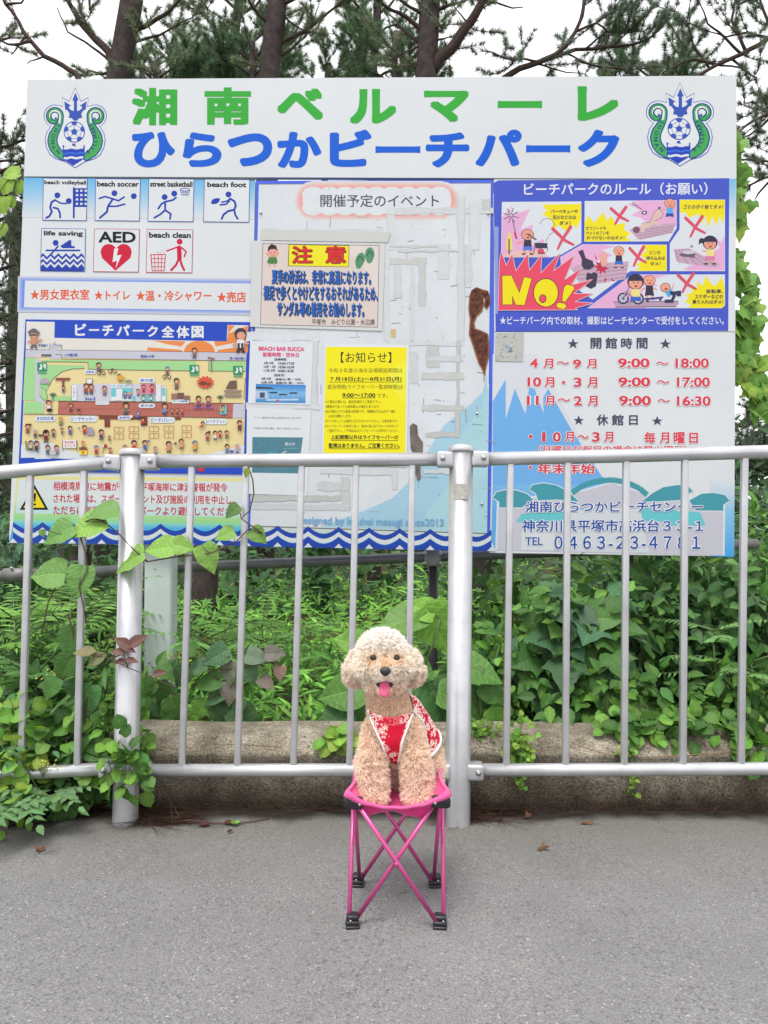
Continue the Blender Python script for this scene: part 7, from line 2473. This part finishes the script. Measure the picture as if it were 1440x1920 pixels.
# F: leaning pine with a long limb to the right
pine("leaning pine behind the board whose limb spreads over its right half", [(905, 1170), (900, 800), (905, 500), (920, 230), (930, 160)], 34, 8.4,
     [([(925, 170), (945, 146), (975, 128), (1010, 116), (1040, 103), (1062, 84), (1078, 62), (1090, 30), (1100, -20), (1108, -70)], 13, .35), ([(1035, 106), (1062, 98), (1100, 92), (1150, 86), (1200, 80), (1230, 66), (1252, 46), (1285, 16)], 8, .75), ([(1040, 103), (1060, 88), (1080, 60), (1118, 42), (1150, 20), (1172, -10)], 7, .85), ([(1010, 116), (985, 112), (960, 114), (930, 104), (912, 98)], 5, .35), ([(1100, 92), (1120, 70), (1145, 55), (1170, 45)], 5, 1.3), ([(1150, 86), (1175, 62), (1190, 50)], 4, 1.2), ([(1060, 98), (1085, 112), (1110, 118), (1150, 116)], 4, .7), ([(1085, 40), (1092, 10), (1096, -30)], 4, .5), ([(1118, 42), (1140, 60), (1172, 62), (1208, 58)], 4, 1.3), ([(1080, 112), (1120, 125), (1180, 130), (1230, 126)], 5, .8), ([(932, 140), (945, 132), (955, 126)], 3, 1.2), ([(1000, 118), (1030, 128), (1060, 136), (1100, 138)], 4, .6)], .8, (.15, .20, .13))
# G: right hand pine
pine("pine outside the right edge with limbs reaching in above and beside the board", [(1640, 1180), (1630, 700), (1620, 300), (1600, 60), (1580, -150)], 48, 8.2,
     [([(1610, 120), (1560, 60), (1500, 48), (1440, 72), (1390, 102), (1345, 122), (1310, 142), (1285, 160)], 16, .6), ([(1440, 72), (1400, 62), (1360, 70), (1330, 62)], 6, .8), ([(1390, 102), (1350, 60), (1330, 40), (1318, 0)], 6, 1), ([(1345, 122), (1300, 110), (1270, 118), (1250, 130)], 6, 1.3), ([(1400, 98), (1370, 40), (1380, -10), (1400, -50)], 7, 1.1), ([(1450, 66), (1430, 20), (1410, -30)], 7, 1.1), ([(1330, 128), (1300, 80), (1290, 40), (1300, 0)], 5, 1), ([(1370, 112), (1400, 130), (1420, 140), (1400, 152)], 5, .8), ([(1350, 124), (1390, 128), (1410, 150)], 4, .7),
      ([(1620, 260), (1540, 200), (1470, 196), (1420, 215), (1380, 240)], 12, 1.5), ([(1470, 196), (1430, 240), (1400, 262), (1385, 275)], 6, 1.3), ([(1440, 210), (1410, 190), (1392, 200)], 5, 1.2), ([(1625, 360), (1540, 320), (1480, 322), (1430, 338), (1390, 362)], 11, 1.3), ([(1450, 332), (1420, 370), (1410, 392)], 5, 1.0), ([(1480, 322), (1440, 300), (1400, 290), (1370, 280)], 5, .9),
      ([(1600, 20), (1540, -10), (1480, -20), (1430, -10), (1390, 5)], 11, 1)], .66, (.155, .20, .135))
pine("low dark pine sprays at the far right beyond the board", [(1560, 1180), (1550, 1000), (1540, 860)], 24, 11.0,
     [([(1545, v + 40), (1500, v + 10), (1450, v), (1410, v + 10), (1385, v + 26)], 7, 1.6) for v in (780, 815, 850, 885)] + [([(1545, 920), (1500, 880), (1440, 870), (1390, 880)], 7, 1.6)], 1.0, ND, None, .09, 26, (.3, .6))
# trunks standing in the wood, seen under the board
def trunk_only(label, pts, w, Y, ivy=False):
    def ex(g):
        if not ivy: return
        n = 900
        t = rng.random(n)
        a_, b_ = np.array(P(pts[0][0] + 8, pts[0][1] + 20, Y)), np.array(P(pts[-1][0], 900, Y))
        c = a_[None] * (1 - t[:, None]) + b_[None] * t[:, None]
        rad = w / 2 * Y / F_PX * (1.15 + .5 * (1 - t))
        an = rng.uniform(math.pi * .9, math.pi * 2.35, n)
        o = np.stack([np.cos(an) * rad, np.sin(an) * rad, rng.normal(0, .02, n)], 1)
        keep = (o[:, 0] > -.3 * rad) | (rng.random(n) < .2)
        c, o = c[keep], o[keep]
        g.leaves(T_HEART, c + o, np.array((0, -.2, -1.0))[None] + rng.normal(0, .4, c.shape), o + np.array((0, -.05, .04)), rng.uniform(.05, .09, len(c)), jit((.045, .12, .04), len(c), .3))
    top = pts[-1]
    pine(label, pts, w, Y, [([(top[0], top[1]), (top[0] + 60, top[1] - 60), (top[0] + 120, top[1] - 90)], 6, 1.2), ([(top[0], top[1] + 60), (top[0] - 60, top[1]), (top[0] - 120, top[1] - 20)], 6, 1.2)], .8, ND, None, .09, 10, (.3, .6), ex)


trunk_only("brown pine trunk right of the pale steel post, under the board", [(372, 1300), (380, 1160), (388, 1040), (392, 800), (396, 600)], 50, 5.6)
trunk_only("leaning ivy clad pine trunk behind the third middle bar", [(575, 1275), (590, 1180), (602, 1100), (606, 1000), (600, 700)], 32, 6.6, True)
trunk_only("dark pine trunk far behind the dog's left ear", [(698, 1215), (700, 1120), (699, 1040), (690, 700)], 26, 8.0)
trunk_only("brown pine trunk just right of the right post, under the board", [(880, 1210), (892, 1120), (908, 1040), (930, 800), (950, 600)], 34, 6.4)
trunk_only("thin dark pine trunk behind the second middle bar", [(448, 1180), (452, 1100), (456, 1040), (458, 700)], 24, 9.0, True)
trunk_only("slender dark trunk deep in the wood left of the leaning trunk", [(540, 1140), (543, 1080), (541, 1030), (538, 700)], 16, 13.0)
trunk_only("slender dark trunk deep in the wood right of the leaning trunk", [(655, 1140), (652, 1080), (655, 1030), (650, 700)], 15, 14.0)
trunk_only("broad dark trunk in the shade behind the left fence bay", [(120, 1240), (130, 1120), (140, 1040), (150, 700)], 60, 6.2)
for i, (u, Y, w) in enumerate(((470, 17, 12), (500, 19, 10), (590, 21, 11), (745, 16, 13), (330, 15, 15), (250, 18, 12), (60, 14, 16), (1050, 17, 13), (1180, 19, 12), (1330, 16, 14))):
    pass
# dense young pines filling the gaps low behind the top edge of the board
for lab, u, v0, Y, hh, dn in (("round topped young pine peeping over the board right of the thick left trunk", 285, 120, 11.5, 120, 1.0), ("dark young pine behind the slim trunk, just above the second green character", 395, 90, 12.0, 150, 1.0),
                              ("bushy young pine left of the second thick trunk above the board", 465, 80, 11.0, 150, 1.0), ("tall bushy young pine filling the gap before the forked trunk", 735, 60, 11.5, 170, 1.0), ("young pine showing over the board under the long right limb", 1215, 118, 11.0, 90, .9)):
    pine(lab, [(u, 1150), (u + 4, 500), (u + 6, v0 + hh * .6), (u + 8, v0)], 15, Y,
         [([(u + 6, v0 + hh * f + 20), (u + 6 + sg * 28, v0 + hh * f - 2), (u + 6 + sg * 56, v0 + hh * f - 14), (u + 6 + sg * (78 - 30 * (1 - f)), v0 + hh * f - 34)], 5, 1.6) for f in (.1, .3, .5, .7, .9) for sg in (-1, 1)],
         dn, (.125, .195, .105), None, .10, 30, (.25, .55))
bpy.context.view_layer.update()
